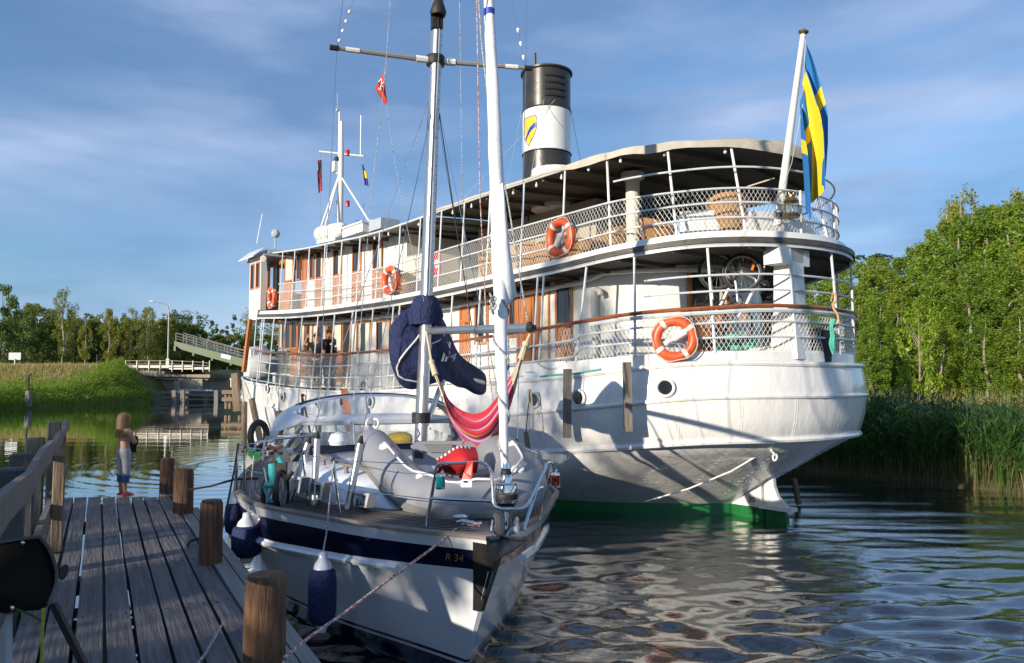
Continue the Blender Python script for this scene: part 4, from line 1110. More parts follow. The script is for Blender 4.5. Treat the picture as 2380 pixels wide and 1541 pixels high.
# aft door and window on the rounded end
def stern_opening(x0, y0, x1, y1, name, gf):
    R = LW; c = 2.2
    def ang(px):
        best = None
        for i in range(600):
            t = -.6 + i * .003
            p = SHIP.wor(c - R * cos(t), R * sin(t), 0)
            x = 1190 + FOC * p.x / (p.y * cos(PITCH) + 1.0 * sin(PITCH))
            if best is None or abs(x - px) < best[0]: best = (abs(x - px), t)
        return best[1]
    t0, t1 = ang(x0), ang(x1); tm = (t0 + t1) / 2
    pm = SHIP.wor(c - R * cos(tm), R * sin(tm), 0)
    zt = SHIP.at(x0, y0, pm.y).z; zb = SHIP.at(x0, y1, pm.y).z
    ex = Vector((-cos(tm), sin(tm), 0)); tg = Vector((sin(tm), cos(tm), 0)); w = R * abs(t0 - t1)
    def P(u, v, z): q = Vector((c, 0, 0)) + ex * (R + v) + tg * (u * w / 2); return (q.x, q.y, z)
    def slab(mb, u0, u1, z0, z1, d): mb.loft([[P(u0, -.06, z), P(u1, -.06, z), P(u1, d, z), P(u0, d, z)] for z in (z0, z1)])
    f = MB(); zm = zt - (zt - zb) * gf; fr = .07
    slab(f, -1, 1, zt - fr, zt, .04); slab(f, -1, -1 + 2 * fr / w, zb, zt - fr, .038); slab(f, 1 - 2 * fr / w, 1, zb, zt - fr, .038); slab(f, -1 + 2 * fr / w, 1 - 2 * fr / w, zm - fr / 2, zm + fr / 2, .036)
    slab(f, -1 + 2 * fr / w, 1 - 2 * fr / w, zb, zm - fr / 2, .02)
    o = f.build(name, M['varnish'], lower, smooth=False)
    g = MB(); slab(g, -1 + 2 * fr / w, 1 - 2 * fr / w, zm + fr / 2, zt - fr, .012); g.build('pane', M['glassdark'], o, smooth=False)
    cm = MB(); slab(cm, -1 + 2 * fr / w, -1 + 2 * fr / w + .3, zm + fr / 2, zt - fr, .02); cm.build('curtain', M['creamlin'], o, smooth=False)
stern_opening(1597, 625, 1692, 815, 'door', .58)
# dark varnished screen at the forward end, pipes and bench
fs = MB()
for l in (1.96, 1.2, .4): fs.box((AL + .03, l, 3.3), (.06, .12, 2.0))
fs.box((AL + .02, 1.0, 2.75), (.04, 1.9, .9)); fs.build('front_screen', M['varnish'], lower, smooth=False)
vp = MB(); p = SHIP.hit_l(1382, 800, LW + .09); 
vp.tube([(p.x, LW + .09, h_de(p.x)), (p.x, LW + .09, 3.95), (p.x - .03, LW + .11, 4.03), (p.x - .1, LW + .12, 4.06), (p.x - .17, LW + .12, 4.02), (p.x - .19, LW + .12, 3.95)], .055, 10)
vp.build('vent_pipe', M['white'], ship)
pp = MB(); pp.tube([(15, LW + .12, h_bb(15) - .1)] + [(a, LW + .12, h_bb(a) - .11) for a in (13, 11, 9, 7, 5, 3, 2.2)] + [(2.2 - 2.15 * cos(t), 2.15 * sin(t), h_bb(0) - .12) for t in (1.3, 1.0, .7, .4)], .045, 8)
pp.build('overhead_pipe', M['white'], ship)
bn = MB(); q = SHIP.hit_l(1480, 800, 2.3)
bn.box((.15, 2.05, 2.85), (.9, .34, .05)); bn.box((.15, 2.05, 2.66), (.8, .28, .34)); bn.build('side_bench', M['white'], ship, smooth=False)
# bollards on deck
def bollard(px, py, Y, parent=ship):
    p = SHIP.at(px, py, Y); b = MB()
    b.lathe([(.11, 0), (.11, .04), (.085, .06), (.085, .3), (.13, .33), (.13, .37), (.05, .39), (0, .39)], (p.x, p.y, h_de(p.x)), 16); b.build('bollard', M['greyp'], parent)
for px, py, Y in ((1282, 850, 14.0), (1322, 845, 13.6), (690, 880, 23.5), (640, 880, 25.0)): bollard(px, py, Y)
bp_ = MB(); bp_.box((2.1, 2.85, h_de(2.1) + .03), (1.0, .3, .06), bev=.02); bp_.box((2.6, 3.0, h_de(2.6) + .08), (.3, .07, .16), bev=.03); bp_.build('fairlead', M['lgrey'], ship)
for a in (14.0, 13.4, 12.0, 10.2, 9.1, 7.2):
    b = MB(); b.tube([(a - .12, half(2.95, 1.5, a), h_de(a))] + [(a - .12 * cos(t), half(2.95, 1.5, a), h_de(a) + .14 + .1 * sin(t)) for t in (0, .8, 1.57, 2.3, 3.14)] + [(a + .12, half(2.95, 1.5, a), h_de(a))], .035, 8)
    b.build('fairlead', M['brass'], ship)

# --- railings
def path_on(R, c, a_from, a_to, hf, n=60, a1=23.1, side=1):
    """points along an outline between two positions; a_from may be 'S' for the stern centre line"""
    pts = [p for p in outline(R, c, a1, na=24, ns=40, nb=36)]
    out = [(a, l * side, hf(a)) for a, l in pts if a_from <= a <= a_to]
    return [Vector(p) for p in out]
def around(R, c, a_to, hf, a1=23.1, a_st=None):
    port = path_on(R, c, -9, a_to, hf, a1=a1)
    st = path_on(R, c, -9, a_to if a_st is None else a_st, hf, a1=a1, side=-1)
    return list(reversed(st[1:])) + port
lr = MB()
hmid = lambda f: (lambda a: (h_bw(a) if a < 1.5 else h_de(a) + .06) * (1 - f) + h_hr(a) * f)
for f in (.33, .66): lr.tube(around(3.0, 1.5, 20.5, hmid(f)), .018, 6)
for f in (.27, .53): lr.tube(around(2.97, 1.5, .35, lambda a: h_hr(a) * (1 - f) + h_bb(a) * f, a_st=.35), .018, 6)
lr.tube(path_on(3.0, 1.5, 2.6, 20.5, lambda a: h_de(a) + .10), .015, 6)
lrail = lr.build('lower_railing', M['lgrey'], ship)
hr = MB()
prt = around(3.0, 1.5, 20.5, h_hr)
hr.tube(prt, .042, 8, sq=.8); hr.build('handrail', M['varnrail'], lrail)
hr2 = MB(); hr2.tube(around(3.0, 1.5, 1.2, lambda a: h_hr(a) - .075), .035, 6); hr2.build('rail_underbar', M['lgrey'], lrail)
def net(R, c, a_to, z0, z1, name, par, cell=.095, a_from=None, a1=23.1, r=.0036, a_st=None, m=None):
    base = around(R, c, a_to, lambda a: 0, a1=a1, a_st=a_st) if a_from is None else path_on(R, c, a_from, a_to, lambda a: 0, a1=a1)
    L = [0.0]
    for i in range(1, len(base)): L.append(L[-1] + (base[i] - base[i - 1]).length)
    def pt(s):
        s = min(max(s, 0), L[-1]); i = int(np.searchsorted(L, s)); i = min(max(i, 1), len(L) - 1)
        t = (s - L[i - 1]) / max(1e-6, L[i] - L[i - 1]); return base[i - 1].lerp(base[i], t)
    mb = MB(); s = -1.2
    while s < L[-1]:
        for dr in (1, -1):
            H = 1.0; pts = []
            for k in range(5):
                f = k / 4
                p0 = pt(s + (f if dr > 0 else 1 - f) * 0)
                a_ = p0.x; zz = z0(a_) + (z1(a_) - z0(a_)) * f
                ss = s + (zz - z0(a_)) * .62 * dr + (.0 if dr > 0 else .6)
                p = pt(ss)
                if not (0 <= ss <= L[-1]): continue
                z = z0(p.x) + (z1(p.x) - z0(p.x)) * f
                pts.append(Vector((p.x, p.y, z)) + Vector((0, 0, 0)))
            if len(pts) > 1: mb.tube(pts, r, 3, cap=False)
        s += cell
    return mb.build(name, m or M['whiteplain'], par, smooth=False)
net(2.985, 1.5, 2.4, lambda a: h_bw(a) if a < 1.5 else h_de(a), lambda a: h_hr(a) - .06, 'netting', lrail, .075)
net(2.985, 1.5, 14.8, lambda a: h_de(a) + .12, lambda a: h_hr(a) - .05, 'netting', lrail, .075, a_from=2.7, r=.0028)
def post(mb, p, q, r=.021): mb.tube([p, q], r, 8)
for a in (17.8, 16.95, 16.7, 15.6, 14.5, 13.2, 12.1, 11.05, 10.0, 9.8, 8.9, 7.9, 7.6, 6.5, 5.4, 4.4, 3.5, 2.62, 2.45):
    for sg in ((1, -1) if a < 16 else (1,)):
        b = MB(); post(b, (a - .05, sg * half(3.0, 1.5, a), h_de(a)), (a + .02, sg * half(2.8, 1.3, a, 23.4), h_bb(a) + .02)); b.build('post', M['lgrey'], lrail)
def tpx(R, c, px):
    best = None
    for i in range(700):
        t = -.5 + i * .003; p = SHIP.wor(c - R * cos(t), R * sin(t), 0); x = 1190 + FOC * p.x / (p.y * cos(PITCH) + 1.2 * sin(PITCH))
        if best is None or abs(x - px) < best[0]: best = (abs(x - px), t)
    return best[1]
for t, t2 in [(tpx(2.98, 1.5, b_), tpx(2.78, 1.3, a_)) for a_, b_ in ((1350, 1338), (1476, 1475), (1646, 1660), (1838, 1846), (1935, 1950))] + [(-.5, -.5), (-.9, -.9), (-1.3, -1.3)]:
    aa, ll = 1.5 - 2.98 * cos(t), 2.98 * sin(t); a2, l2 = 1.3 - 2.78 * cos(t2), 2.78 * sin(t2)
    b = MB(); post(b, (aa, ll, h_bw(aa) - .02), (a2, l2, h_bb(a2) + .02), .022); b.build('post', M['lgrey'], lrail)
for z in (0, 1):                                                       # chains across the gangway gap
    ch = MB(); p0 = Vector((2.42, 3.0, h_de(2.4) + .3 + .32 * z)); p1 = Vector((1.5, 2.98, h_de(1.5) + .38 + .32 * z))
    pts = [p0.lerp(p1, i / 24) - Vector((0, 0, .17 * (1 - (2 * i / 24 - 1) ** 2))) for i in range(25)]
    for i in range(24):
        ch.torus((pts[i] + pts[i + 1]) / 2, .018, .005, (pts[i + 1] - pts[i]).cross(Vector((0, 1, 0)) if i % 2 else Vector((0, 0, 1))), 10, 5)
    ch.build('chain', M['greyp'], lrail)
ur = MB(); zf = lambda a: h_bb(a) + .26
for f in (.34, .68, 1.0): ur.tube(around(2.6, 1.3, 16.3, lambda a: zf(a) * (1 - f) + h_ur(a) * f, a1=23.4), .017, 6)
ur.tube(around(2.55, 1.3, 1.05, lambda a: h_ur(a) + .36, a_st=1.05), .017, 6)
urail = ur.build('upper_railing', M['lgrey'], ship)
net(2.585, 1.3, 16.3, zf, lambda a: h_ur(a) - .01, 'netting', urail, .075, a1=23.4, r=.0031)
px_posts = [647, 679, 715, 752, 791, 833, 878, 926, 973, 1022, 1075, 1135, 1214, 1310]
for x in px_posts:
    p = SHIP.hit_l(x, 600, 2.55)
    a = min(p.x, 16.2)
    for sg in (1, -1):
        b = MB(); post(b, (a, sg * (half(2.6, 1.3, a, 23.4)), zf(a) - .05), (a, sg * half(2.5, 1.5, a, 23.4), h_rf(a)), .02); b.build('post', M['lgrey'], urail)
for t in (1.45, 1.0, .58, .18, -.25, -.8, -1.3):
    aa, ll = 1.3 - 2.6 * cos(t), 2.6 * sin(t); a2, l2 = 1.5 - 2.46 * cos(t), 2.46 * sin(t)
    b = MB(); post(b, (aa, ll, zf(aa) - .05), (a2, l2, h_rf(a2)) if abs(t) > .3 else (aa, ll, h_ur(aa) + .02), .022); b.build('post', M['white'], urail)

# --- upper deckhouse, wheelhouse, lounge casing
LU = 1.75
uh = MB(); a_aft = SHIP.hit_l(945, 600, LU).x
nU = 14
def wallstrip(mb, a0, a1, l, z0, z1, n=nU): mb.grid([[Vector((a0 + (a1 - a0) * i / n, l, z(a0 + (a1 - a0) * i / n))) for i in range(n + 1)] for z in (z0, z1)])
zt_ = lambda a: h_rf(a) + .03; zb_ = lambda a: h_bb(a) + .12
a_wh = 15.6
wallstrip(uh, a_aft, a_wh, LU, zb_, zt_); wallstrip(uh, a_wh, a_aft, -LU, zb_, zt_)
uh.quad((a_aft, -LU, zb_(a_aft)), (a_aft, LU, zb_(a_aft)), (a_aft, LU, zt_(a_aft)), (a_aft, -LU, zt_(a_aft)))
uhouse = uh.build('upper_deckhouse', M['white'], ship, smooth=False)
opening('door', rect(RW_, 705, 470, 820, 1290), LU, uhouse, .5, dark=M['cream'])
opening('window', rect(RW_, 890, 448, 940, 845), LU, uhouse, fr=.045)
opening('door', rect(RW_, 972, 440, 1032, 1255), LU, uhouse, .52, fr=.045, dark=M['varnish'])
opening('window', rect(RW_, 1088, 418, 1145, 830), LU, uhouse, fr=.045)
opening('door', rect(RW_, 1185, 405, 1282, 1240), LU, uhouse, .51, curtain=[(0, .3)], fr=.045)
opening('door', rect(RW_, 1450, 372, 1570, 1215), LU, uhouse, .5, curtain=[(.0, .4)])
opening('door', rect(RW_, 1745, 295, 1870, 1190), LU, uhouse, .5, curtain=[(.0, .25)])
opening('door', rect(RW_, 2060, 225, 2195, 1140), LU, uhouse, .52, curtain=[(.0, .3)])
b = MB()
for i in range(22):
    a = a_aft + .35 + i * .33
    if a < a_wh: b.box((a, LU + .002, (zb_(a) + zt_(a)) / 2), (.009, .006, zt_(a) - zb_(a) - .1))
b.build('panel_seams', M['greyp'], uhouse, smooth=False)
# wheelhouse with an open side and a wing at the forward corner
wa0, wa1 = SHIP.hit_l(606, 650, 2.35).x, SHIP.hit_l(580, 650, 2.35).x
wh = MB(); zr = 6.72
for (x0, x1, z0, z1) in ((wa0, wa1, 4.55, 5.62), (wa0, wa1, 6.55, zr), (wa0, wa0 + .08, 5.62, 6.55), (wa1 - .08, wa1, 5.62, 6.55), ((wa0 + wa1) / 2 - .05, (wa0 + wa1) / 2 + .05, 5.62, 6.55)):
    wh.box(((x0 + x1) / 2, 2.32, (z0 + z1) / 2), (x1 - x0, .06, z1 - z0))
for l0, l1 in ((2.29, 2.15), (-1.5, -2.29)):
    wh.box((wa0 + .03, (l0 + l1) / 2, 5.62), (.06, abs(l0 - l1) - .004, 2.1))
wh.box((wa1 - .04, 0, 5.05), (.06, 4.5, 1.1)); wh.box((wa1 - .04, 0, 6.62), (.06, 4.5, .2))
for k in range(7): wh.box((wa1 - .04, -2.2 + k * .733, 6.06), (.058, .09, .93))
for (x0, x1, z0, z1) in ((wa0, wa1, 4.55, 5.62), (wa0, wa1, 6.55, zr)): wh.box(((x0 + x1) / 2, -2.32, (z0 + z1) / 2), (x1 - x0, .06, z1 - z0))
whouse = wh.build('wheelhouse', M['white'], ship, smooth=False)
for k in (0, 1):
    m0, m1 = (wa0 + .09, (wa0 + wa1) / 2 - .06) if k == 0 else ((wa0 + wa1) / 2 + .06, wa1 - .09)
    f = MB(); 
    for c, s in ((((m0 + m1) / 2, 2.34, 6.52), (m1 - m0, .05, .06)), (((m0 + m1) / 2, 2.34, 5.65), (m1 - m0, .05, .06)), ((m0 + .03, 2.34, 6.085), (.06, .048, .81)), ((m1 - .03, 2.34, 6.085), (.06, .048, .81))): f.box(c, s)
    o = f.build('window', M['varnish'], whouse, smooth=False)
    g = MB(); g.box(((m0 + m1) / 2, 2.325, 6.085), (m1 - m0 - .1, .01, .8)); g.build('pane', M['glassdark'], o, smooth=False)
wr = MB(); wr.loft([[(wa0 - .12, l, 6.75), (wa1 + .2, l, 6.70), (wa1 + .2, l, 6.74), (wa0 - .12, l, 6.80)] for l in (-2.3, 2.3)])
wr.loft([[Vector((a, 2.28, 6.98)), Vector((a, 2.66, 6.66)), Vector((a, 2.66, 6.70)), Vector((a, 2.28, 7.02))] for a in (wa0 - .1, wa1 + .28)])
wr.loft([[Vector((wa1 + .05, l, 7.0)), Vector((wa1 + .5, l, 6.68)), Vector((wa1 + .5, l, 6.72)), Vector((wa1 + .05, l, 7.04))] for l in (-2.6, 2.3)])
wr.box(((wa0 + wa1) / 2, 0, 6.9), (wa1 - wa0 + .2, 4.3, .16)); wr.build('roof', M['lgrey'], whouse, smooth=False)
wp = MB()                                                              # wooden posts of the open bridge side and console
for x in (420, 560): 
    p = SHIP.hit_l(*RW_(x + 20, 700), 1.6); wp.box((p.x, 1.6, 5.6), (.09, .1, 2.0))
p0 = SHIP.hit_l(*RW_(420, 900), LU); p1 = SHIP.hit_l(*RW_(700, 900), LU)
wp.box(((p0.x + p1.x) / 2, LU - .1, 6.56), (abs(p0.x - p1.x), .1, .14)); wp.box(((p0.x + p1.x) / 2, LU - .12, 5.0), (abs(p0.x - p1.x), .06, 1.0))
wp.box((p0.x - .1, .2, 5.35), (.3, 1.2, .5)); wp.build('open_bridge', M['varnish'], whouse, smooth=False)
hn = MB(); q = SHIP.hit_l(*RW_(380, 520), 2.45); hn.lathe([(.02, 0), (.1, .06), (.11, .12), (.0, .12)], q, 14, (-.7, .7, -.1)); hn.build('deck_lamp', M['chrome'], whouse)
# casing under the awning, locker, columns
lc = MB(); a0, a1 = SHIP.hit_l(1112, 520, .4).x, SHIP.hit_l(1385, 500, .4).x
lc.box(((a0 + a1) / 2, -.3, 5.4), (a0 - a1, 1.4, 1.85)); lc.build('lounge_casing', mat('shade_darkened_wall', (.40, .35, .27), .6, n=(2, (.33, .29, .22), .3)), ship, smooth=False)  # wall colour darkened to carry the deep shade under the awning
pk = MB(); a0, a1 = SHIP.hit_l(937, 600, 2.0).x, SHIP.hit_l(990, 600, 2.0).x
pk.box(((a0 + a1) / 2, 1.5, 4.95), (a0 - a1, 1.0, 1.25), bev=.05); pk.build('deck_locker', M['cream'], ship)
sg_ = MB(); p = SHIP.at(1016, 613, 18.0); sg_.box(p, (.3, .02, .55)); sgn = sg_.build('notice_board', M['redp'], ship, smooth=False)
s2 = MB(); s2.lathe([(0, 0), (.1, 0), (.1, .006), (0, .006)], p + Vector((0, .01, 0)), 20, (0, 1, 0)); s2.build('notice_disc', M['whiteplain'], sgn)
cl = MB(); p = SHIP.at(1471, 500, 14.2); cl.lathe([(.13, 4.5), (.13, 6.15), (.22, 6.2), (.22, 6.3)], (p.x, p.y, 0), 16); cl.build('deck_pillar', M['cream'], ship)
cb = MB()                                                              # curved white bench at the stern rail
o_ = [Vector((1.3 - 2.2 * cos(t), 2.2 * sin(t), 0)) for t in [x * .1 - .9 for x in range(20)]]
cb.loft([[p + Vector((0, 0, 4.7)), p + Vector((0, 0, 5.22)), p * .86 + Vector((.18, 0, 5.22)), p * .86 + Vector((.18, 0, 4.7))] for p in o_]); cb.build('curved_bench', M['white'], ship)

# --- roof and awning
def roofsheet(R, a_from, a_to, camber, name, m, valance=None, c=1.5, thick=.03, dz=0):
    pts = [p for p in outline(R, c, 23.4, na=18, ns=24, nb=30) if a_from <= p[0] <= a_to]
    if a_to < 20: pts.append((a_to, half(R, c, a_to, 23.4)))
    mb = MB(); n = 14
    rows = []
    for a, l in pts:
        row = []
        for k in range(n + 1):
            y = -1 + 2 * k / n
            sag = .012 * sin(a * 9.0 + k) if valance else 0
            row.append(Vector((a, l * y, h_rf(a) + dz + camber * (1 - y * y) * min(1, l / 1.5) + sag)))
        if valance:
            row = [row[0] - Vector((0, 0, valance(a)))] + row + [row[-1] - Vector((0, 0, valance(a)))]
        rows.append(row)
    mb.grid(rows)
    if not valance: mb.grid([[p - Vector((0, 0, thick)) for p in reversed(r)] for r in rows])
    return mb.build(name, m, ship)
roofsheet(2.5, 7.0, 17.15, .16, 'house_roof', M['roofgrey'])
aw = roofsheet(2.54, -1.2, 7.05, .24, 'awning', M['canvas'], valance=lambda a: .13 + .02 * sin(a * 5) if a < 2.2 else .05, dz=.045)
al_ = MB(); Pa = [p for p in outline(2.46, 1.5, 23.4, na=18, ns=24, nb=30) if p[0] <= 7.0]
al_.grid([[Vector((a, l * y, h_rf(a) - .035 + .15 * (1 - y * y) * min(1, l / 1.5))) for y in (1, .6, .2, -.2, -.6, -1)] for a, l in Pa]); al_.build('awning_shade_sheet', M['under'], aw)  # dark sheet added to paint the shade beneath the canvas
re_ = MB(); re_.tube(around(2.5, 1.5, 17.1, lambda a: h_rf(a) - .01, a1=23.4), .028, 8)
bb_ = MB()
for i in range(20):
    a = -.7 + i * .9
    l = half(2.45, 1.5, a, 23.4)
    bb_.beam((a, -l, h_rf(a) - .06), (a, 0, h_rf(a) + .09), .05, .07); bb_.beam((a, 0, h_rf(a) + .09), (a, l, h_rf(a) - .06), .05, .07)
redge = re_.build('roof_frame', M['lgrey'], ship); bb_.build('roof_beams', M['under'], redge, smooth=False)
for i in range(17):
    a = 9.6 - i * .72
    if a < -.9: break
    l = half(2.42, 1.5, a, 23.4); b = MB()
    b.lathe([(.012, 0), (.014, -.035), (.024, -.055), (.028, -.08), (.015, -.10), (0, -.105)], (a, l, h_rf(a) - .05), 10); b.build('bulb', M['whiteplain'], redge)

# --- funnel
fu = thing('funnel', None, None); fu.parent = ship
FY = 18.35
fc = SHIP.at(1271, 420, FY); fcx, fcy = fc.x, fc.y
zT = SHIP.at(1271, 172, FY).z; zA = SHIP.at(1271, 263, FY).z; zB = SHIP.at(1271, 362, FY).z
FR = .585
b = MB(); b.lathe([(FR, zA), (FR, zT - .06), (FR + .05, zT - .04), (FR + .05, zT), (FR - .06, zT), (FR - .06, zT - .6), (0, zT - .6)], (fcx, fcy, 0), 48)
b.build('funnel_top', M['black'], fu)
b = MB(); b.lathe([(FR + .002, zB), (FR + .002, zA)], (fcx, fcy, 0), 48); b.build('white_ring', M['white'], fu)
b = MB(); b.lathe([(FR, 6.2), (FR, zB)], (fcx, fcy, 0), 48)
b.build('funnel_base', M['black'], fu)
for z in (zA, zB):
    b = MB(); b.torus((fcx, fcy, z), FR + .005, .02, (0, 0, 1), 48, 8); b.build('flange', M['black'], fu)
vd = (SHIP.loc((0, 0, 0)) - Vector((fcx, fcy, 0))); vd.z = 0; va = atan2(vd.y, vd.x)   # direction of the viewer
def cyl(th, z, r=FR): return Vector((fcx + r * cos(va + th), fcy + r * sin(va + th), z))   # th>0 : to the viewer's right
for k in range(4):
    z = zT - .27 - k * .16
    l_ = MB()
    l_.loft([[cyl(t, z, FR), cyl(t, z + .05, FR + .005), cyl(t, z + .01, FR + .035), cyl(t, z - .01, FR + .03)] for t in [-.06 + .09 * j for j in range(11)]])
    l_.build('louvre', M['rubber'], fu)
def patch(fn, zc, w, hgt, tc, r, name, m, par, n=14):
    """fn(v)-> (u0,u1) half-width limits, v in -1..1 from bottom to top; wraps on the funnel"""
    mb = MB(); rows = []
    for i in range(n + 1):
        v = -1 + 2 * i / n; u0, u1 = fn(v)
        rows.append([cyl(tc + (u0 + (u1 - u0) * j / 8) * w / FR, zc + v * hgt, r) for j in range(9)])
    mb.grid(rows); return mb.build(name, m, par)
def shield(v):
    if v > .55: w = 1.0 - .16 * (v - .55) / .45
    else: w = max(0.02, 1 - ((.55 - v) / 1.55) ** 2.0)
    return (-w, w)
zc = (SHIP.at(1228, 283, FY).z + SHIP.at(1228, 352, FY).z) / 2
em = patch(shield, zc, .27, .36, -.82, FR + .006, 'emblem', mat('emblem_rim', (.02, .04, .22), .3), fu)
patch(shield, zc, .245, .335, -.82, FR + .012, 'emblem_field', mat('emblem_yellow', (.75, .50, .03), .3), em)
def bend(v):
    return None
mb = MB(); rows = []
for i in range(15):
    u = -1 + 2 * i / 14
    vc = -.12 + .42 * u + .12 * sin(u * 2.6)
    w = .245 * .98
    rows.append([cyl(-.82 + u * w / FR * (shield(vc)[1]), zc + (vc + d) * .335, FR + .018) for d in (-.17, 0, .17)])
mb.grid(rows); mb.build('emblem_band', mat('emblem_blue', (.015, .05, .30), .3), em)
b = MB(); b.tube([(fcx + .2, fcy + .2, zT - .3), (fcx + .2, fcy + .2, SHIP.at(1240, 122, FY).z)], .035, 8); b.build('whistle_pipe', M['black'], fu)
b = MB(); q = SHIP.at(1290, 398, 17.3); b.lathe([(.55, 6.3), (.55, q.z), (.0, q.z + .05)], (q.x, q.y, 0), 20); b.build('roof_hatch', M['white'], ship)
for th, ph in ((-.1, 3.2), (.35, 2.0), (1.2, -2.5), (-1.5, 3.4)):
    b = MB(); p = cyl(th, zA + .12, FR + .01); b.tube([p, (p.x + (1.6 if ph < 3 else -3.0) * .6, 2.2 * (1 if th < 1 else -1), 6.35)], .006, 4); b.build('guy_wire', M['greyp'], fu)

# --- signal mast and roof gear
MY = 26.4
mp = SHIP.at(790, 540, MY); sm_ = MB()
def mz(y): return SHIP.at(790, y, MY).z
sm_.tube([(mp.x, mp.y, 6.7), (mp.x, mp.y, mz(345)), (mp.x, mp.y, mz(320)), (mp.x, mp.y, mz(282))], [.11, .10, .07, .05], 10)
p2 = SHIP.at(785, 540, MY); sm_.tube([(p2.x, p2.y, mz(440)), (p2.x, p2.y, mz(260))], .035, 8)
sm_.tube([SHIP.at(742, 352, MY), SHIP.at(845, 363, MY)], .035, 8)
for e in ((752, 540), (868, 530), (735, 560)): sm_.tube([SHIP.at(789, 404, MY), SHIP.at(e[0], e[1], MY - .6)], .035, 8)
for y in (400, 470, 500): sm_.ball(SHIP.at(785, y, MY), .08)
sm_.box(SHIP.at(782, 388, MY), (.2, .25, .36))
smast = sm_.build('signal_mast', M['white'], ship)
for (x, y) in ((808, 355), (808, 473)):
    b = MB(); p = SHIP.at(x, y, MY); b.lathe([(.07, -.1), (.075, .06), (.06, .1), (0, .1)], p, 12); b.build('red_lamp', M['redp'], smast)
b = MB(); b.ball(SHIP.at(784, 371, MY), .12); b.build('horn', M['rubber'], smast)
b = MB(); b.tube([SHIP.at(838, 362, MY), SHIP.at(839, 268, MY)], .02, 6); b.build('aerial', M['white'], smast)
b = MB(); p = SHIP.at(784, 256, MY); b.ball(p, .06); 
for dx, dy in ((-20, 22), (12, 18), (0, -40), (8, 15)): b.tube([p, SHIP.at(784 + dx, 256 + dy, MY)], .008, 4)
b.build('aerial', M['greyp'], smast)
b = MB(); b.tube([SHIP.at(597, 566, 26.5), SHIP.at(610, 497, 26.5)], .018, 6); b.build('aerial', M['white'], ship)
b = MB(); p = SHIP.at(640, 543, 25.6); b.lathe([(.02, -.16), (.12, -.1), (.145, 0), (.14, .06), (.06, .13), (0, .15)], p, 16, (-.4, .9, .1)); b.tube([p, SHIP.at(640, 578, 25.6)], .03, 8); b.build('searchlight', M['greyp'], ship)
b = MB(); p = SHIP.at(840, 538, 22.8); b.box((p.x, p.y - .1, p.z), (1.3, .8, .26)); b.box((p.x, p.y - .1, p.z + .15), (1.4, .9, .05)); b.build('roof_box', M['white'], ship, smooth=False)
b = MB(); p = SHIP.at(848, 522, 22.8); b.box((p.x, p.y, p.z), (.2, .9, .12), rz=.4, bev=.05); b.build('radar', mat('radar_blue', (.05, .25, .55), .4), ship)
b = MB(); b.lathe([(0, -.02), (.14, 0), (.17, .07), (.1, .14), (0, .15)], SHIP.at(866, 523, 22.8), 14); b.build('satellite_dome', M['whiteplain'], ship)
b = MB(); p = SHIP.at(893, 525, 21.5); b.box(p, (.7, .6, .3)); b.build('roof_vent', M['greyp'], ship, smooth=False)
# crane davit column at the stern
cr = MB()
cy = 12.35
pA, pB = SHIP.at(1832, 585, cy), SHIP.at(1832, 805, cy)
cr.loft([[(pA.x + x * w / 2, pA.y + y * d / 2, z) for x, y in ((-1, -1), (1, -1), (1, 1), (-1, 1))] for z, w, d in ((2.75, .50, .42), (3.0, .46, .40), (3.6, .36, .34), (4.3, .34, .32), (4.5, .34, .32))])
cr.loft([[(pA.x + x, y, z) for x, z in ((-.17, 4.26), (.17, 4.26), (.17, 4.53), (-.17, 4.53))] for y in (pA.y - .34, pA.y + .42)])
cr.loft([[(pA.x + x, pA.y + y, z) for x, y in ((-.17, .42), (.17, .42), (.17, .44), (-.17, .44))] for z in (4.26, 4.53)])
cr.build('davit_column', M['white'], ship, smooth=False)
b = MB(); p = SHIP.at(1790, 795, 12.7); b.box((p.x, p.y, 2.78), (.5, .7, .35), bev=.03); b.build('deck_box', M['white'], ship)
b = MB(); p = SHIP.at(1900, 775, 12.6); b.lathe([(.2, 2.65), (.24, 3.2), (.26, 3.22), (.0, 3.2)], (p.x, p.y, 0), 18); b.build('litter_bin', M['rubber'], ship)
# forward slanted timbers and bow gear
for x0, y0, x1, y1 in ((578, 742, 563, 805),):
    b = MB(); b.beam(SHIP.at(x0 + 4, y0, 25.2), SHIP.at(x1 + 4, y1 + 60, 25.0), .08, .14); b.build('bow_timber', M['varnish'], ship, smooth=False)
b = MB(); p = SHIP.at(612, 845, 26.0); b.lathe([(.0, -.5), (.34, -.48), (.42, -.2), (.42, .2), (.34, .48), (0, .5)], (p.x, p.y, 2.9), 18, (.2, 1, 0)); b.box((p.x + .6, p.y, 3.05), (.5, .8, 1.1), bev=.1); b.build('windlass', M['lgrey'], ship)
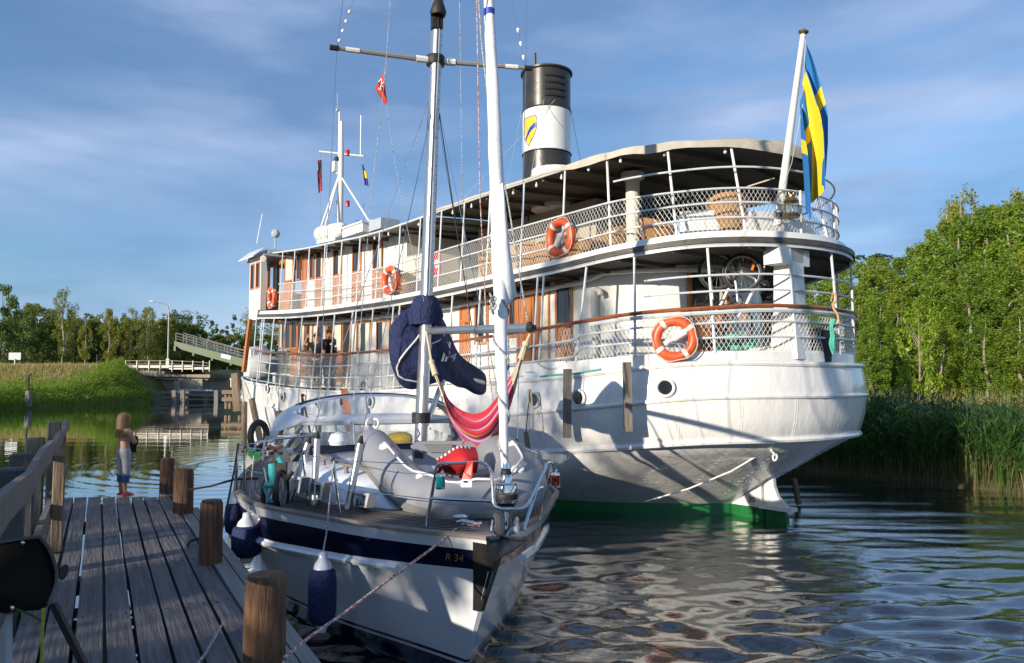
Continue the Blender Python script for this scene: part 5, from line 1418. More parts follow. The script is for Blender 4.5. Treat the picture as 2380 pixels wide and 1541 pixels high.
# ================================================================== SAILING YACHT
yacht = thing('sailing_yacht', 'white sailing yacht with a navy stripe, furled sail and navy boom cover beside the pier', 'sailboat', YACHT.o, YACHT.ang)
def yl(px, py, Y): return YACHT.at(px, py, Y)
def B(a, l, h): return Vector((-a, l, h))
bd = curve([(0, .0), (.24, .155), (.5, .34), (.8, .545), (1.27, .82), (1.8, 1.07), (2.17, 1.24), (2.53, 1.42), (2.9, 1.57), (3.34, 1.69), (4.0, 1.79), (4.8, 1.84), (6, 1.83), (8, 1.66), (10.4, 1.3)])
def hd(a): return 1.30 - .055 * a + .0035 * a * a
bwy = curve([(1.0, .02), (1.62, .36), (2.4, .83), (3.2, 1.20), (4, 1.44), (5.2, 1.58), (7, 1.5), (10.2, 1.05)])
S_ = [(i / 44) ** 1.5 for i in range(45)]
def hp(s, z):
    """hull point at station s (0 stem .. 1 transom) and height z"""
    ad, aw = 10.3 * s, 1.0 + 9.1 * s
    t = 1 - z / hd(ad); 
    a = ad + (aw - ad) * t
    fl = t ** 1.25 if t > 0 else t
    return a, max(.018, bd(ad) + .0 + (bwy(aw) - bd(ad)) * fl)
def navy_h(a): return min(.25, .15 + .035 * a)
lev = [lambda a: hd(a), lambda a: hd(a) - .10, lambda a: hd(a) - .10 - navy_h(a), lambda a: (hd(a) - .3) * .75, lambda a: (hd(a) - .3) * .5 + .05, lambda a: .235, lambda a: .205, lambda a: .18, lambda a: .02, lambda a: -.35]
rows = []
for f in lev:
    port = []; stb = []
    for s in S_:
        z = f(10.3 * s); a, l = hp(s, max(z, -.05)); 
        if z < 0: l *= .8
        port.append(B(a, l, z)); stb.append(B(a, -l, z))
    rows.append(list(reversed(stb)) + port)
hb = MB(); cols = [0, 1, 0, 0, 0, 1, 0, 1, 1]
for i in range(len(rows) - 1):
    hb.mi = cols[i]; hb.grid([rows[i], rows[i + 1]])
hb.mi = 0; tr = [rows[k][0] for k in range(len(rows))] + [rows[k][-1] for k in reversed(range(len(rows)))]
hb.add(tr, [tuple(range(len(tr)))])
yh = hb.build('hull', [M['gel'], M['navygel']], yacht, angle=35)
for sg in (1, -1):
    b = MB(); pth = []
    for s in [x / 40 for x in range(2, 41)]:
        ad = 10.3 * s
        if ad < .75: continue
        z = hd(ad) - .15 - navy_h(ad); a, l = hp(s, z); pth.append(B(a, sg * (l + .012), z))
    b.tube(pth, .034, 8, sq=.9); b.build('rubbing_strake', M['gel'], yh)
tr_ = MB()
for sg in (1, -1):
    rr_ = []
    for s in S_:
        a = 10.3 * s; l = bd(a); rr_.append([B(a, sg * max(l + dl, .0), hd(a) + dz) for dl, dz in ((.010, -.008), (.010, .014), (-.008, .026), (-.045, .026), (-.052, .0))])
    tr_.loft(rr_ if sg > 0 else [list(reversed(r)) for r in rr_])
tr_.build('toe_rail', M['teakrail'], yacht)
dm = MB(); n = 16
dm.grid([[B(10.3 * s, -bd(10.3 * s) * .97 * (1 - 2 * k / n), hd(10.3 * s) - .01 + .04 * (1 - (1 - 2 * k / n) ** 2)) for k in range(n + 1)] for s in S_])
dm.build('deck', M['teak'], yacht)
cm = MB()
for k in range(1, 9):
    for sg in (1, -1):
        pth = [B(10.3 * s, sg * (bd(10.3 * s) - .06 - .055 * k), hd(10.3 * s) + .002 + .04 * (1 - ((bd(10.3 * s) - .06 - .055 * k) / max(.1, bd(10.3 * s))) ** 2)) for s in S_ if bd(10.3 * s) > .1 + .055 * k and 10.3 * s < 8]
        if len(pth) > 2: cm.tube(pth, .0035, 4)
cm.build('deck_caulking', M['rubber'], yacht)
# coachroof
wc = curve([(1.7, .26), (2.32, .62), (3.05, .99), (3.63, 1.16), (4.5, 1.24), (6.6, 1.26)])
hc = curve([(1.7, 1.26), (2.25, 1.36), (3.0, 1.43), (4.2, 1.46), (6.6, 1.50)])
cr_ = MB(); rws = []
for i in range(19):
    a = 1.65 + i * .27; w = wc(a); t = hc(a); z0 = hd(a) - .03
    rws.append([B(a, l, z) for l, z in ((-w - .05, z0), (-w, z0 + .05), (-w + .06, (z0 + t) / 2), (-w + .16, t - .04), (-w + .26, t), (-w * .4, t + .05), (0, t + .06), (w * .4, t + .05), (w - .26, t), (w - .16, t - .04), (w - .06, (z0 + t) / 2), (w, z0 + .05), (w + .05, z0))])
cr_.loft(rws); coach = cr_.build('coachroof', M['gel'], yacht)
for (x0, y0, x1, y1, l) in ((675, 1106, 712, 1146, -1.17), (712, 1118, 764, 1162, -1.0), (819, 1143, 868, 1180, -.64)):
    pts = [YACHT.hit_l(px, py, l - .01) for px, py in ((x0 + 10, y0), (x1, y0 + 4), (x1 - 8, y1), (x0, y1 - 5))]
    b = MB(); b.prism(pts, (0, .07, 0)); o = b.build('portlight', M['lgrey'], coach, smooth=False)
    c = sum(pts, Vector()) / 4; b = MB(); b.prism([c + (p - c) * .74 for p in pts], (0, .086, 0)); b.build('pane', M['glassdark'], o, smooth=False)
for sg in (-1, 1):
    b = MB(); pth = [B(a, sg * (wc(a) - .3), hc(a) + .09) for a in [2.3 + .2 * i for i in range(13)]]
    b.tube(pth, .016, 8)
    for a in (2.4, 3.1, 3.8, 4.5): b.lathe([(.03, 0), (.02, .04), (.02, .09)], B(a, sg * (wc(a) - .3), hc(a) - .005), 8)
    b.build('grab_rail', M['teakrail'], coach)
nv = MB(); nv.loft([[B(a, l, hc(a) + z) for l, z in ((-wc(a) + .05, -.06), (-wc(a) + .2, .13), (wc(a) - .2, .13), (wc(a) - .05, -.06))] for a in (4.75, 6.9)]); nv.build('windscreen_coaming', M['navygel'], coach)
# windscreen and sprayhood
F0 = [YACHT.hit_a(828, 1050, -4.9), YACHT.hit_a(962, 1045, -4.9)]; F1 = [YACHT.hit_a(828, 984, -4.9), YACHT.hit_a(958, 986, -4.9)]
ws = MB()
zl0, zl1 = 1.50, 1.85
A_ = [B(4.85, -.42, zl0), B(4.85, .42, zl0), B(5.15, .42, zl1), B(5.15, -.42, zl1)]
Lp = [B(5.9, -1.22, zl0 - .03), B(4.85, -.44, zl0), B(5.15, -.44, zl1), B(5.75, -1.02, zl1 - .03)]
Sp = [B(6.9, -1.36, zl0 - .06), B(5.92, -1.24, zl0 - .03), B(5.77, -1.04, zl1 - .03), B(6.5, -1.22, zl1 - .02)]
mir = lambda P: [Vector((p.x, -p.y, p.z)) for p in P][::-1]
wsf = None
frm = MB(); panes = [A_, Lp, Sp, mir(Lp), mir(Sp)]
for P in panes:
    frm.tube(P, .028, 6, loop=True)
wsf = frm.build('windscreen', M['lgrey'], yacht)
clr = glass('window_glass', (.93, .96, .97), .12, .02); milky = glass('clear_vinyl', (.90, .92, .94), .2, .12)
for P in panes:
    g = MB(); g.prism(P, (P[1] - P[0]).cross(P[3] - P[0]).normalized() * .008); g.build('pane', clr, wsf, smooth=False)
hrow = []; NU = 28
for k, (f, lift) in enumerate(((0, 0), (.05, .012), (.13, .03), (.70, .05), (.86, .035), (1, 0), (1.25, -.005), (1.6, -.03))):
    row = []
    for i in range(NU + 1):
        u = -1 + 2 * i / NU
        lw = 1.22 * (abs(u) ** .9) * (1 if u > 0 else -1)
        aw = 5.15 + max(0, abs(lw) - .42) ** 1.2 * 1.05; zw = zl1 + .02 - (.0 if abs(u) < .8 else (abs(u) - .8) * .6)
        th = u * 1.5
        la = 1.42 * sin(th) ** 1 if False else 1.42 * (sin(abs(th)) ** .95) * (1 if u > 0 else -1); za = 1.52 + .70 * max(cos(th), 0) ** .62; aa = 6.25 + .25 * (1 - cos(th))
        if f <= 1: a = aw + (aa - aw) * f; l = lw + (la - lw) * f; z = zw + (za - zw) * f ** .8 + lift * cos(th)
        else: a = aa + (f - 1) * 1.6; l = la; z = za + (f - 1) * -.05
        row.append(B(a, l, z))
    hrow.append(row)
hood = MB(); hood.grid(hrow[:3]); hood.grid(hrow[3:6]); hood.grid(hrow[5:])
hood.grid([[hrow[k][i] for i in range(0, 5)] for k in (2, 3)]); hood.grid([[hrow[k][i] for i in range(NU - 4, NU + 1)] for k in (2, 3)])
hd_ = hood.build('sprayhood', M['sail'], yacht, angle=60)
cv = MB(); cv.grid([[hrow[k][i] for i in range(4, NU - 3)] for k in (2, 3)]); cv.build('clear_window', milky, hd_)
nvp = MB(); nvp.loft([[hrow[k][i] + Vector((0, 0, .012)) for k in (4, 5, 6)] + [hrow[6][i] - Vector((0, 0, .01)), hrow[4][i] - Vector((0, 0, .005))] for i in range(6, NU - 5)]); nvp.build('navy_trim', M['navy'], hd_)
st_ = MB(); st_.tube([hrow[0][i] for i in range(NU + 1)], .022, 8); st_.build('hood_frame', M['lgrey'], hd_)
for o in (wsf, hd_): o.location.y = .0
# mast, spreaders, pole, rigging
mP0, mP1 = yl(976, 1046, 8.9), yl(1018, 0, 9.12)
mdir = (mP1 - mP0)
mast_at = lambda py: mP0 + mdir * ((1046 - py) / 1046)
mm = MB(); top = mP0 + mdir * 1.75
rg = []
for p, r in ((Vector((mP0.x, mP0.y, 1.42)), 1), (mP1, 1), (top, .8)):
    rg.append([p + Vector((.105 * r * cos(2 * pi * k / 16), .073 * r * sin(2 * pi * k / 16), 0)) for k in range(16)])
mm.loft(rg); mast = mm.build('mast', M['alu'], yacht)
b = MB(); off = Vector((.104, .012, 0)); b.beam(mast_at(760) + off, mast_at(-400) + off, .014, .008, (0, 1, 0)); b.build('mast_track', M['greyp'], mast, smooth=False)
b = MB(); 
for k in range(34):
    for s in (-1, 1): b.ball(mast_at(690 - 22 * k) + Vector((.085, s * .045, 0)), .006, 5, 4)
b.build('mast_rivets', M['redp'], mast)
b = MB(); b.lathe([(.105, -.06), (.112, -.05), (.112, .05), (.105, .06)], mast_at(150), 14); b.build('spreader_bracket', M['rubber'], mast)
b = MB(); q = mast_at(40) + Vector((.14, -.02, 0)); b.lathe([(.0, .2), (.03, .17), (.07, .08), (.1, -.02), (.09, -.06), (.02, -.05)], q, 14); b.tube([q + Vector((0, 0, .17)), q + Vector((.0, 0, .3))], .02, 6); b.box(q + Vector((-.07, 0, -.1)), (.12, .13, .2)); b.build('deck_light', M['rubber'], mast)
spl, spr = yl(783, 112, 8.66), yl(1222, 158, 9.32)
for e in (spl, spr):
    b = MB(); m0 = mast_at(150); b.tube([m0, e], [.034, .026], 8); o = b.build('spreader', M['galv'], mast)
    c = MB(); d = (e - m0).normalized(); c.tube([e - d * .02, e + d * .08], .034, 8); c.build('tip', M['rubber'], o)
    
    for t0, t1, r_ in ((m0 + d * .1, m0 + d * .24, .045), (e - d * .26, e - d * .1, .032)): c = MB(); c.tube([t0, t1], r_, 8); c.build('tape', M['whiteplain'], o)
b = MB(); p = mast_at(975); b.lathe([(.108, -.06), (.108, .06)], p, 14); b.build('mast_band', M['rubber'], mast)
wires = MB()
def wire(pts, r=.0045): wires.tube(pts, r, 5)
tubes = [((716, 1030), (667, 1181), 7.95), ((737, 1020), (729, 1189), 7.55), ((837, 1031), (806, 1198), 7.15), ((1202, 1036), (1206, 1120), 8.6), ((1186, 1046), (1192, 1120), 9.0)]
tt = []
for (t, bt, Y) in tubes:
    b = MB(); p, q = yl(*bt, Y), yl(*t, Y + .08); d = (q - p).normalized()
    b.tube([p, q], .033, 12); o = b.build('shroud_cover', M['alu'], yacht)
    c = MB(); c.tube([q, q + d * .055, q + d * .075], [.035, .018, .012], 10); c.build('cap', M['rubber'], o); tt.append(q)
wire([tt[0], mast_at(207)]); wire([tt[2], mast_at(245)]); wire([tt[1], spl, yl(797, 0, 8.75) + (yl(797, 0, 8.75) - spl) * .6]); wire([spl, yl(822, 0, 8.75), yl(822, 0, 8.75) + (yl(822, 0, 8.75) - spl) * .6])
wire([tt[3], spr, yl(1224, 0, 9.3)]); wire([tt[4], mast_at(215)]); wire([spr, yl(1190, 0, 9.25)])
wire([yl(1078, 640, 9.6), mast_at(230)])
wires.build('standing_rigging', M['steel'], yacht)
for sp_, e, n_ in ((spl, yl(822, 0, 8.75), 4), (spr, yl(1190, 0, 9.25), 3)):
    b = MB()
    for k in range(n_):
        t = .12 + .2 * k; d = (e - sp_); b.tube([sp_ + d * t, sp_ + d * (t + .035), sp_ + d * (t + .07)], [.01, .024, .01], 8)
    b.build('insulator', M['whiteplain'], mast)
def rope(name, pts, r, m, par=None, n=6): b = MB(); b.tube(pts, r, n); return b.build(name, m, par)
rwm = mat('red_fleck_rope', (.62, .55, .52), .85, n=(55, (.35, .06, .05), .06)); bkm = mat('black_rope', (.02, .02, .022), .85); gym = mat('grey_fleck_rope', (.50, .50, .48), .85, n=(60, (.14, .16, .2), .08))
rope('halyard', [yl(1107, -60, 7.6), yl(1116, 464, 7.8), yl(1128, 700, 7.9), yl(1137, 870, 8.0), yl(1150, 960, 8.1)], .006, rwm, yacht)
rope('topping_lift', [yl(1110, -40, 7.0), yl(1120, 110, 7.0), yl(1140, 270, 7.0), yl(1180, 464, 7.0), yl(1212, 665, 7.0), yl(1226, 744, 7.0)], .008, gym, yacht)
rope('halyard', [yl(1022, -20, 9.0), yl(1000, 500, 8.8), yl(992, 740, 8.75)], .006, bkm, yacht)
rope('halyard', [yl(1068, -20, 10.5), yl(1074, 400, 10.6), yl(1082, 620, 10.7), yl(1100, 900, 10.8)], .005, gym, yacht)
rope('halyard', [yl(1014, 220, 9.0), yl(1075, 620, 9.2), yl(1100, 780, 9.3)], .006, bkm, yacht)
rope('flag_halyard', [yl(908, -10, 8.4), yl(896, 165, 8.4), yl(862, 464, 8.3), yl(838, 760, 8.2), yl(822, 930, 8.2)], .0035, gym, yacht)
rope('flag_halyard', [yl(893, 108 + 46, 8.6), yl(897, 235, 8.6), yl(915, 360, 8.5), yl(940, 500, 8.4), yl(985, 700, 8.5)], .003, gym, yacht)
pl0, pl1 = yl(1000, 769, 8.85), yl(1231, 762, 7.05)
b = MB(); b.tube([pl0, pl1], .043, 16); pole = b.build('spinnaker_pole', M['alu'], yacht)
b = MB(); d = (pl1 - pl0).normalized(); b.tube([pl1, pl1 + d * .07], [.045, .03], 12); b.ball(pl1 + Vector((0, 0, .03)), .03); b.build('pole_end', M['rubber'], pole)
b = MB(); b.torus(pl0 + (pl1 - pl0) * .55, .055, .004, d, 20, 5); b.build('lashing', M['rubber'], pole)
# furled genoa on the forestay
gp = [(1174, 1092, 5.78, .026), (1172, 1040, 5.80, .032), (1170, 960, 5.9, .036), (1167, 880, 6.0, .043), (1165, 800, 6.1, .05), (1163, 700, 6.22, .055), (1161, 600, 6.34, .064), (1157, 480, 6.5, .064), (1152, 360, 6.66, .062), (1147, 240, 6.82, .058), (1142, 120, 6.98, .053), (1136, 0, 7.15, .05), (1130, -140, 7.36, .045), (1118, -420, 7.8, .035)]
gpl = []; 
for i in range(len(gp) - 1):
    for k in range(5):
        t = k / 5; q = [gp[i][j] * (1 - t) + gp[i + 1][j] * t for j in range(4)]; gpl.append((yl(*q[:3]), q[3]))
b = MB(); NR = 18; rgs = []
for i, (p, r) in enumerate(gpl):
    rgs.append([p + Vector((cos(2 * pi * k / NR), sin(2 * pi * k / NR), 0)) * r * (1 + .10 * max(0, sin(2 * pi * k / NR * 1 + i * .55)) ** 6 + .03 * sin(3 * 2 * pi * k / NR + i * .4)) for k in range(NR)])
b.loft(rgs); gen = b.build('furled_genoa', M['sail'], yacht, angle=70)
b = MB()                                                               # loose clew wrapped round the roll
ed = [(1162, 430, 1166), (1160, 500, 1174), (1158, 580, 1181), (1157, 640, 1187), (1156, 700, 1195), (1160, 722, 1178)]
fr = []
for (x0, y, x1) in ed:
    c = yl((x0 + x1) / 2, y, 6.3); w = (x1 - x0) / 2 / 283.0; 
    fr.append([c + Vector((w * .9 * cos(t) * .6 + .045 * cos(t), w * 1.35 * sin(t), .05 * sin(t) * (1 if y > 600 else .3))) for t in [2 * pi * k / 14 for k in range(14)]])
b.loft(fr); b.build('clew_flap', M['sail'], gen, angle=70)
b = MB(); p = yl(1137, 30, 7.1); b.lathe([(.0535, -.035), (.0535, .035)], p, 18); b.build('blue_band', mat('blue_tape', (.02, .06, .42), .5), gen)
b = MB(); pts = []
for i in range(70):
    t = i / 69; y = 700 + 390 * t; j = min(len(gp) - 2, max(0, [k for k in range(len(gp) - 1) if gp[k][1] >= y >= gp[k + 1][1]][0] if any(gp[k][1] >= y >= gp[k + 1][1] for k in range(len(gp) - 1)) else 0))
    f = (gp[j][1] - y) / (gp[j][1] - gp[j + 1][1]); q = [gp[j][m] * (1 - f) + gp[j + 1][m] * f for m in range(4)]
    c = yl(q[0], y, q[2]); th = t * 2 * pi * 3.2; pts.append(c + Vector((cos(th), sin(th), 0)) * (q[3] + .01))
b.tube(pts, .008, 6); b.build('sheet', gym, gen)
b = MB()
for i in range(5): b.torus(yl(1143 + 3 * (i % 2), 690 + 8 * i, 6.05), .03, .009, (.5, (-1) ** i, .6), 12, 6)
b.build('sheet_knot', gym, gen)
fd = yl(1176, 1140, 5.68)
b = MB(); b.lathe([(.02, -.15), (.02, -.09), (.07, -.085), (.082, -.065), (.082, -.055), (.078, -.05), (.078, -.03), (.084, -.025), (.084, .035), (.08, .045), (.082, .052), (.05, .06), (.045, .11), (.03, .15), (.02, .2)], fd, 24); dr = b.build('furler_drum', M['chrome'], yacht)
for pf in ([(.0855, -.06), (.088, -.05), (.088, -.028), (.0855, -.02)], [(.03, -.16), (.05, -.13), (.075, -.098), (.03, -.09)], [(.046, .105), (.032, .155), (.02, .17)]): b = MB(); b.lathe(pf, fd, 20); b.build('drum_guard', M['rubber'], dr)
rope('forestay_tang', [fd + Vector((0, 0, -.1)), yl(1180, 1235, 5.55)], .014, M['steel'], dr)
# boom with its navy sail cover
bc = [(904, 768, 812, 8.97, 0.05), (912, 745, 868, 8.98, 0.13), (928, 727, 898, 9.04, 0.2), (950, 712, 908, 9.12, 0.26), (975, 703, 905, 9.22, 0.3), (998, 702, 896, 9.37, 0.3), (1020, 722, 888, 9.57, 0.28), (1040, 762, 884, 9.82, 0.25), (1058, 815, 902, 10.12, 0.22), (1078, 836, 900, 10.52, 0.19), (1098, 846, 914, 10.83, 0.17), (1116, 856, 920, 11.33, 0.15), (1131, 869, 917, 11.83, 0.08)]
def cover_ring(i, NRc=24, k=1.0):
    x, y0, y1, Y, th = bc[i]; out = []
    for k_ in range(NRc):
        t = 2 * pi * k_ / NRc
        yc, hh = (y0 + y1) / 2, (y1 - y0) / 2
        py = yc - hh * sin(t); wob = 1 + .10 * sin(5 * t + i * 2.1) + .08 * sin(9 * t - i * 1.7) + .05 * sin(3 * t - i * .9)
        out.append(yl(x + 3 * sin(4 * t + i), py, Y - th * cos(t) * wob))
    return out
b = MB(); b.loft([cover_ring(i) for i in range(len(bc))]); cov = b.build('boom_cover', M['navy'], yacht, angle=75)
md = cov.modifiers.new('sub', 'SUBSURF'); md.levels = 1; md.render_levels = 2
zp = [(1000, 727), (994, 745), (985, 765), (965, 792), (945, 815), (930, 835), (922, 855), (926, 873), (940, 882), (962, 886), (985, 893), (995, 902)]
def front(x, y, ex=.03):
    i = max(k for k in range(len(bc) - 1) if bc[k][0] <= x); f = (x - bc[i][0]) / (bc[i + 1][0] - bc[i][0])
    y0, y1, Y, th = [bc[i][m] * (1 - f) + bc[i + 1][m] * f for m in (1, 2, 3, 4)]
    v = min(.98, abs((y - (y0 + y1) / 2) / ((y1 - y0) / 2))); return yl(x, y, Y - th * sqrt(1 - v * v) - ex)
b = MB(); b.tube([front(x, y, .012) for x, y in zp], .011, 6)
b.tube([front(x, y, .012) for x, y in ((1001, 727), (1006, 748), (1018, 766), (1032, 772))], .01, 6); b.tube([front(x, y, .012) for x, y in ((1033, 778), (1020, 792), (1003, 799), (1000, 815), (1000, 850), (996, 900))], .009, 6); b.build('zip', M['whiteplain'], cov)
b = MB(); inner = [front(x + 4, y, .006) for x, y in zp[1:-1]]; c0 = [front(max(x + 26, 998), min(y, 880), .006) for x, y in zp[1:-1]]
b.grid([[p.lerp(q, t) for t in (0, .34, .67, 1)] for p, q in zip(inner, c0)]); b.build('cover_hollow_shade', M['rubber'], cov)  # flat dark patch painting the shadowed hollow inside the open cover
b = MB(); rg = []
for y, rx, ry, dx in ((702, .09, .09, 2), (706, .125, .12, 2), (725, .17, .15, 0), (748, .20, .15, -6), (768, .17, .12, -10)):
    c = mast_at(y); c = yl(1190 + FOC * 0 + 0, y, 8.9) * 0 + c; rg.append([c + Vector((ry * sin(t) * (1 + .08 * sin(5 * t)), rx * cos(t) * (1 + .1 * sin(4 * t + y)), 0)) for t in [2 * pi * k / 20 for k in range(20)]])
b.loft(rg, cap=False); b.build('mast_collar', M['navy'], cov, angle=80)
def face_text(txt, size, px, py, Y, name, m, par, tilt=0.0, ext=.002):
    p = yl(px, py, Y); v = YACHT.loc((0, 0, EYE)) - p; v.z = 0; v.normalize(); rt = Vector((0, 0, 1)).cross(v)
    up = Vector((0, 0, 1)) * cos(tilt) + rt * sin(tilt); rt2 = rt * cos(tilt) - Vector((0, 0, 1)) * sin(tilt)
    return text_mesh(txt, size, name, m, basis(p, rt2, up), par, ext)
q = front(1046, 828); face_text('34', .15, 1047, 828, YACHT.wor(q.x, q.y, q.z).y - .05, 'number', M['whiteplain'], cov, .32)
for k in (0, 1):
    b = MB(); x = 1031 + 8 * k; b.grid([[front(x + dx + w, y, .012) for w in (0, 5)] for dx, y in ((4, 795), (3, 806), (0, 818), (-3, 830), (-6, 840))]); b.build('stripe', M['whiteplain'], cov)
b = MB(); b.tube([yl(985, 850, 9.2), yl(1122, 890, 11.3)], .04, 10); b.build('boom', M['alu'], yacht)
b = MB(); b.tube([yl(985, 1000, 8.9), yl(1030, 885, 9.6)], .035, 8); b.build('vang', M['alu'], yacht)
# pulpit, stanchions, guard wires
b = MB()
D4 = lambda x, y: ((850 + x / 1.338) / 1.721, (1500 + y / 1.338) / 1.721)
def y4(x, y, Y): return yl(*D4(x, y), Y)
pul = MB(); r = .0125
pul.tube([y4(1148, 832, 5.86), y4(1152, 775, 5.86), y4(1198, 500, 5.85), y4(1206, 481, 5.84), y4(1225, 474, 5.8), y4(1430, 466, 5.45), y4(1472, 486, 5.36), y4(1496, 528, 5.32), y4(1504, 680, 5.28), y4(1515, 705, 5.26), y4(1545, 717, 5.24), y4(1640, 718, 5.28), y4(1672, 708, 5.32), y4(1695, 682, 5.38), y4(1768, 520, 5.75), y4(1782, 480, 5.85), y4(1800, 468, 5.95), y4(1818, 474, 6.08), y4(1800, 560, 6.1), y4(1752, 790, 6.12)], r, 8)
pul.tube([y4(1165, 660, 5.86), y4(1502, 676, 5.29)], r, 8); pul.tube([y4(1665, 830, 5.62), y4(1740, 600, 5.78), y4(1790, 480, 5.9)], r, 8); pul.tube([y4(1700, 640, 5.6), y4(1765, 600, 6.1)], r * .8, 8)
pul.tube([y4(1598, 715, 5.3), y4(1590, 790, 5.5)], r, 8)
pulp = pul.build('pulpit', M['steel'], yacht)
for (x0, y0, x1, y1, Y) in ((774, 1068, 792, 1206, 6.72), (704, 1055, 717, 1181, 7.46), (569, 1040, 567, 1148, 8.6), (553, 1034, 549, 1150, 8.9)):
    b = MB(); p, q = yl(x1, y1, Y), yl(x0, y0, Y); b.tube([p, q], .0125, 8); o = b.build('stanchion', M['steel'], yacht); c = MB(); c.ball(q, .017); c.build('cap', M['rubber'], o)
gw = MB()
for pts in ([(1017, 1082, 5.85), (774, 1069, 6.7), (704, 1056, 7.46), (570, 1040, 8.6), (553, 1036, 8.9)], [(998, 1160, 5.87), (783, 1136, 6.7), (711, 1119, 7.46), (568, 1092, 8.6), (551, 1090, 8.9)], [(1283, 1068, 6.0), (1240, 1050, 7.6), (1210, 1035, 9.2)]):
    gw.tube([yl(*p) for p in pts], .004, 5)
gw.build('guard_wires', M['steel'], yacht)
# ground tackle and deck fittings
an = MB(); Ya = 5.18
D7 = lambda x, y: ((1800 + x / 2.802) / 1.721, (1850 + y / 2.802) / 1.721)
def y7(x, y, Y): return yl(*D7(x, y), Y)
nose, rdg = y7(440, 1130, 5.16), y7(575, 850, 5.30); lw_, rw_ = y7(405, 845, 5.05), y7(862, 850, 4.98)
kn_ = y7(545, 1060, 5.0)
for P in ([rdg, lw_, nose, kn_], [rdg, kn_, y7(700, 985, 5.03), rw_]):
    an.prism(P, (.0, .0, .022)); an.prism(P, (.02, .0, .0))
an.tube([y7(440, 855, 5.04), y7(500, 850, 5.06), rdg + Vector((.02, 0, .01)), y7(780, 858, 5.02), y7(845, 850, 4.98)], .016, 8)
an.tube([rdg, y7(560, 740, 5.28), y7(555, 640, 5.4), y7(510, 590, 5.55)], [.03, .036, .034, .02], 8)
anc = an.build('anchor', M['galv'] if False else mat('galvanised_anchor', (.17, .17, .175), .5, metal=.6, n=(5, (.10, .10, .105), .3)), yacht, smooth=False)
br_ = MB()
for s in (-1, 1): br_.prism([y7(560 + s * 85, 640, 5.42), y7(560 + s * 100, 760, 5.28), y7(560 + s * 72, 835, 5.22), y7(560 + s * 60, 700, 5.4)], (0, .012, 0))
br_.lathe([(.035, -.05), (.02, 0), (.035, .05)], y7(560, 760, 5.33), 12, (0, 1, 0)); br_.build('bow_roller', M['steel'], yacht, smooth=False)
sp = MB()                                                              # dark protective plate round the stem
rws = []
for z in (hd(0) - .04, hd(0) - .2, hd(0) - .36, hd(0) - .44, hd(0) - .52, hd(0) - .6):
    t = 1 - z / hd(0); wv = .15 * max(0, 1 - t * 2.1) + .05
    row = []
    for k in range(-4, 5):
        s = (abs(k) / 4 * wv) / 10.3; a, l = hp(s, z); row.append(B(a - .006, (l + .008) * (1 if k > 0 else -1) if k else 0, z) + Vector((.012 if abs(k) < 1 else 0.004, 0, 0)))
    rws.append(row)
sp.grid(rws); sp.build('stem_plate', M['rubber'], yh)
for (x, y, Y, rz) in ((205, 735, 5.9, .5), (745, 715, 5.75, -.4)):
    b = MB(); p = y7(x, y, Y); d = Vector((cos(rz), sin(rz), 0)); b.tube([p - d * .13 + Vector((0, 0, .03)), p - d * .06 + Vector((0, 0, .045)), p + d * .06 + Vector((0, 0, .045)), p + d * .13 + Vector((0, 0, .03))], [.009, .016, .016, .009], 8)
    for s in (-1, 1): b.tube([p + d * .045 * s + Vector((0, 0, .04)), p + d * .055 * s + Vector((0, 0, -.04))], [.014, .024], 8)
    b.build('cleat', M['alu'], yacht)
b = MB(); p = y7(125, 700, 6.15); b.lathe([(.07, -.08), (.065, -.03), (.045, 0), (.04, .02), (.062, .04), (.066, .07), (.04, .085), (0, .085)], p, 18); b.build('windlass', M['chrome'], yacht)
for (px, py, Y, m, nm) in ((1024, 1119, 5.75, 'green', 'nav_light'), (1291, 1116, 6.05, 'red', 'nav_light')):
    gm = mat('lamp_' + m, (.0, .16, .18) if m == 'green' else (.10, .004, .008), .06, coat=1.0)
    b = MB(); p = yl(px, py, Y); b.lathe([(0, -.058), (.036, -.055), (.038, -.04), (.030, -.038), (.030, .038), (.038, .04), (.036, .055), (0, .058)], p, 16); b.tube([p + Vector((0, 0, .05)), p + Vector((-.03, .02, .075)), p + Vector((-.1, .05, .02))], .008, 6); o = b.build(nm, M['chrome'], pulp)
    c = MB(); c.lathe([(.034, -.039), (.034, .039)], p, 16); c.build('lens', gm, o)
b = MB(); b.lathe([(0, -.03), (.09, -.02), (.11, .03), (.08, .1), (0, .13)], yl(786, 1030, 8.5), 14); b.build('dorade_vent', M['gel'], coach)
face_text('R 34', .07, 1056, 1297, 5.60, 'hull_number', M['brass'], yh, .12)
rope('deck_line', [yl(700, 1186, 7.5), yl(790, 1195, 7.0), yl(900, 1207, 6.5), yl(985, 1218, 6.2), yl(1065, 1224, 6.02), yl(1120, 1215, 5.75)], .009, rwm, yacht)
rope('coiled_line', [yl(810 + 10 * cos(t) + t * 3, 1165 + 16 * sin(t), 7.3) for t in [k * .4 for k in range(40)]], .007, gym, yacht)
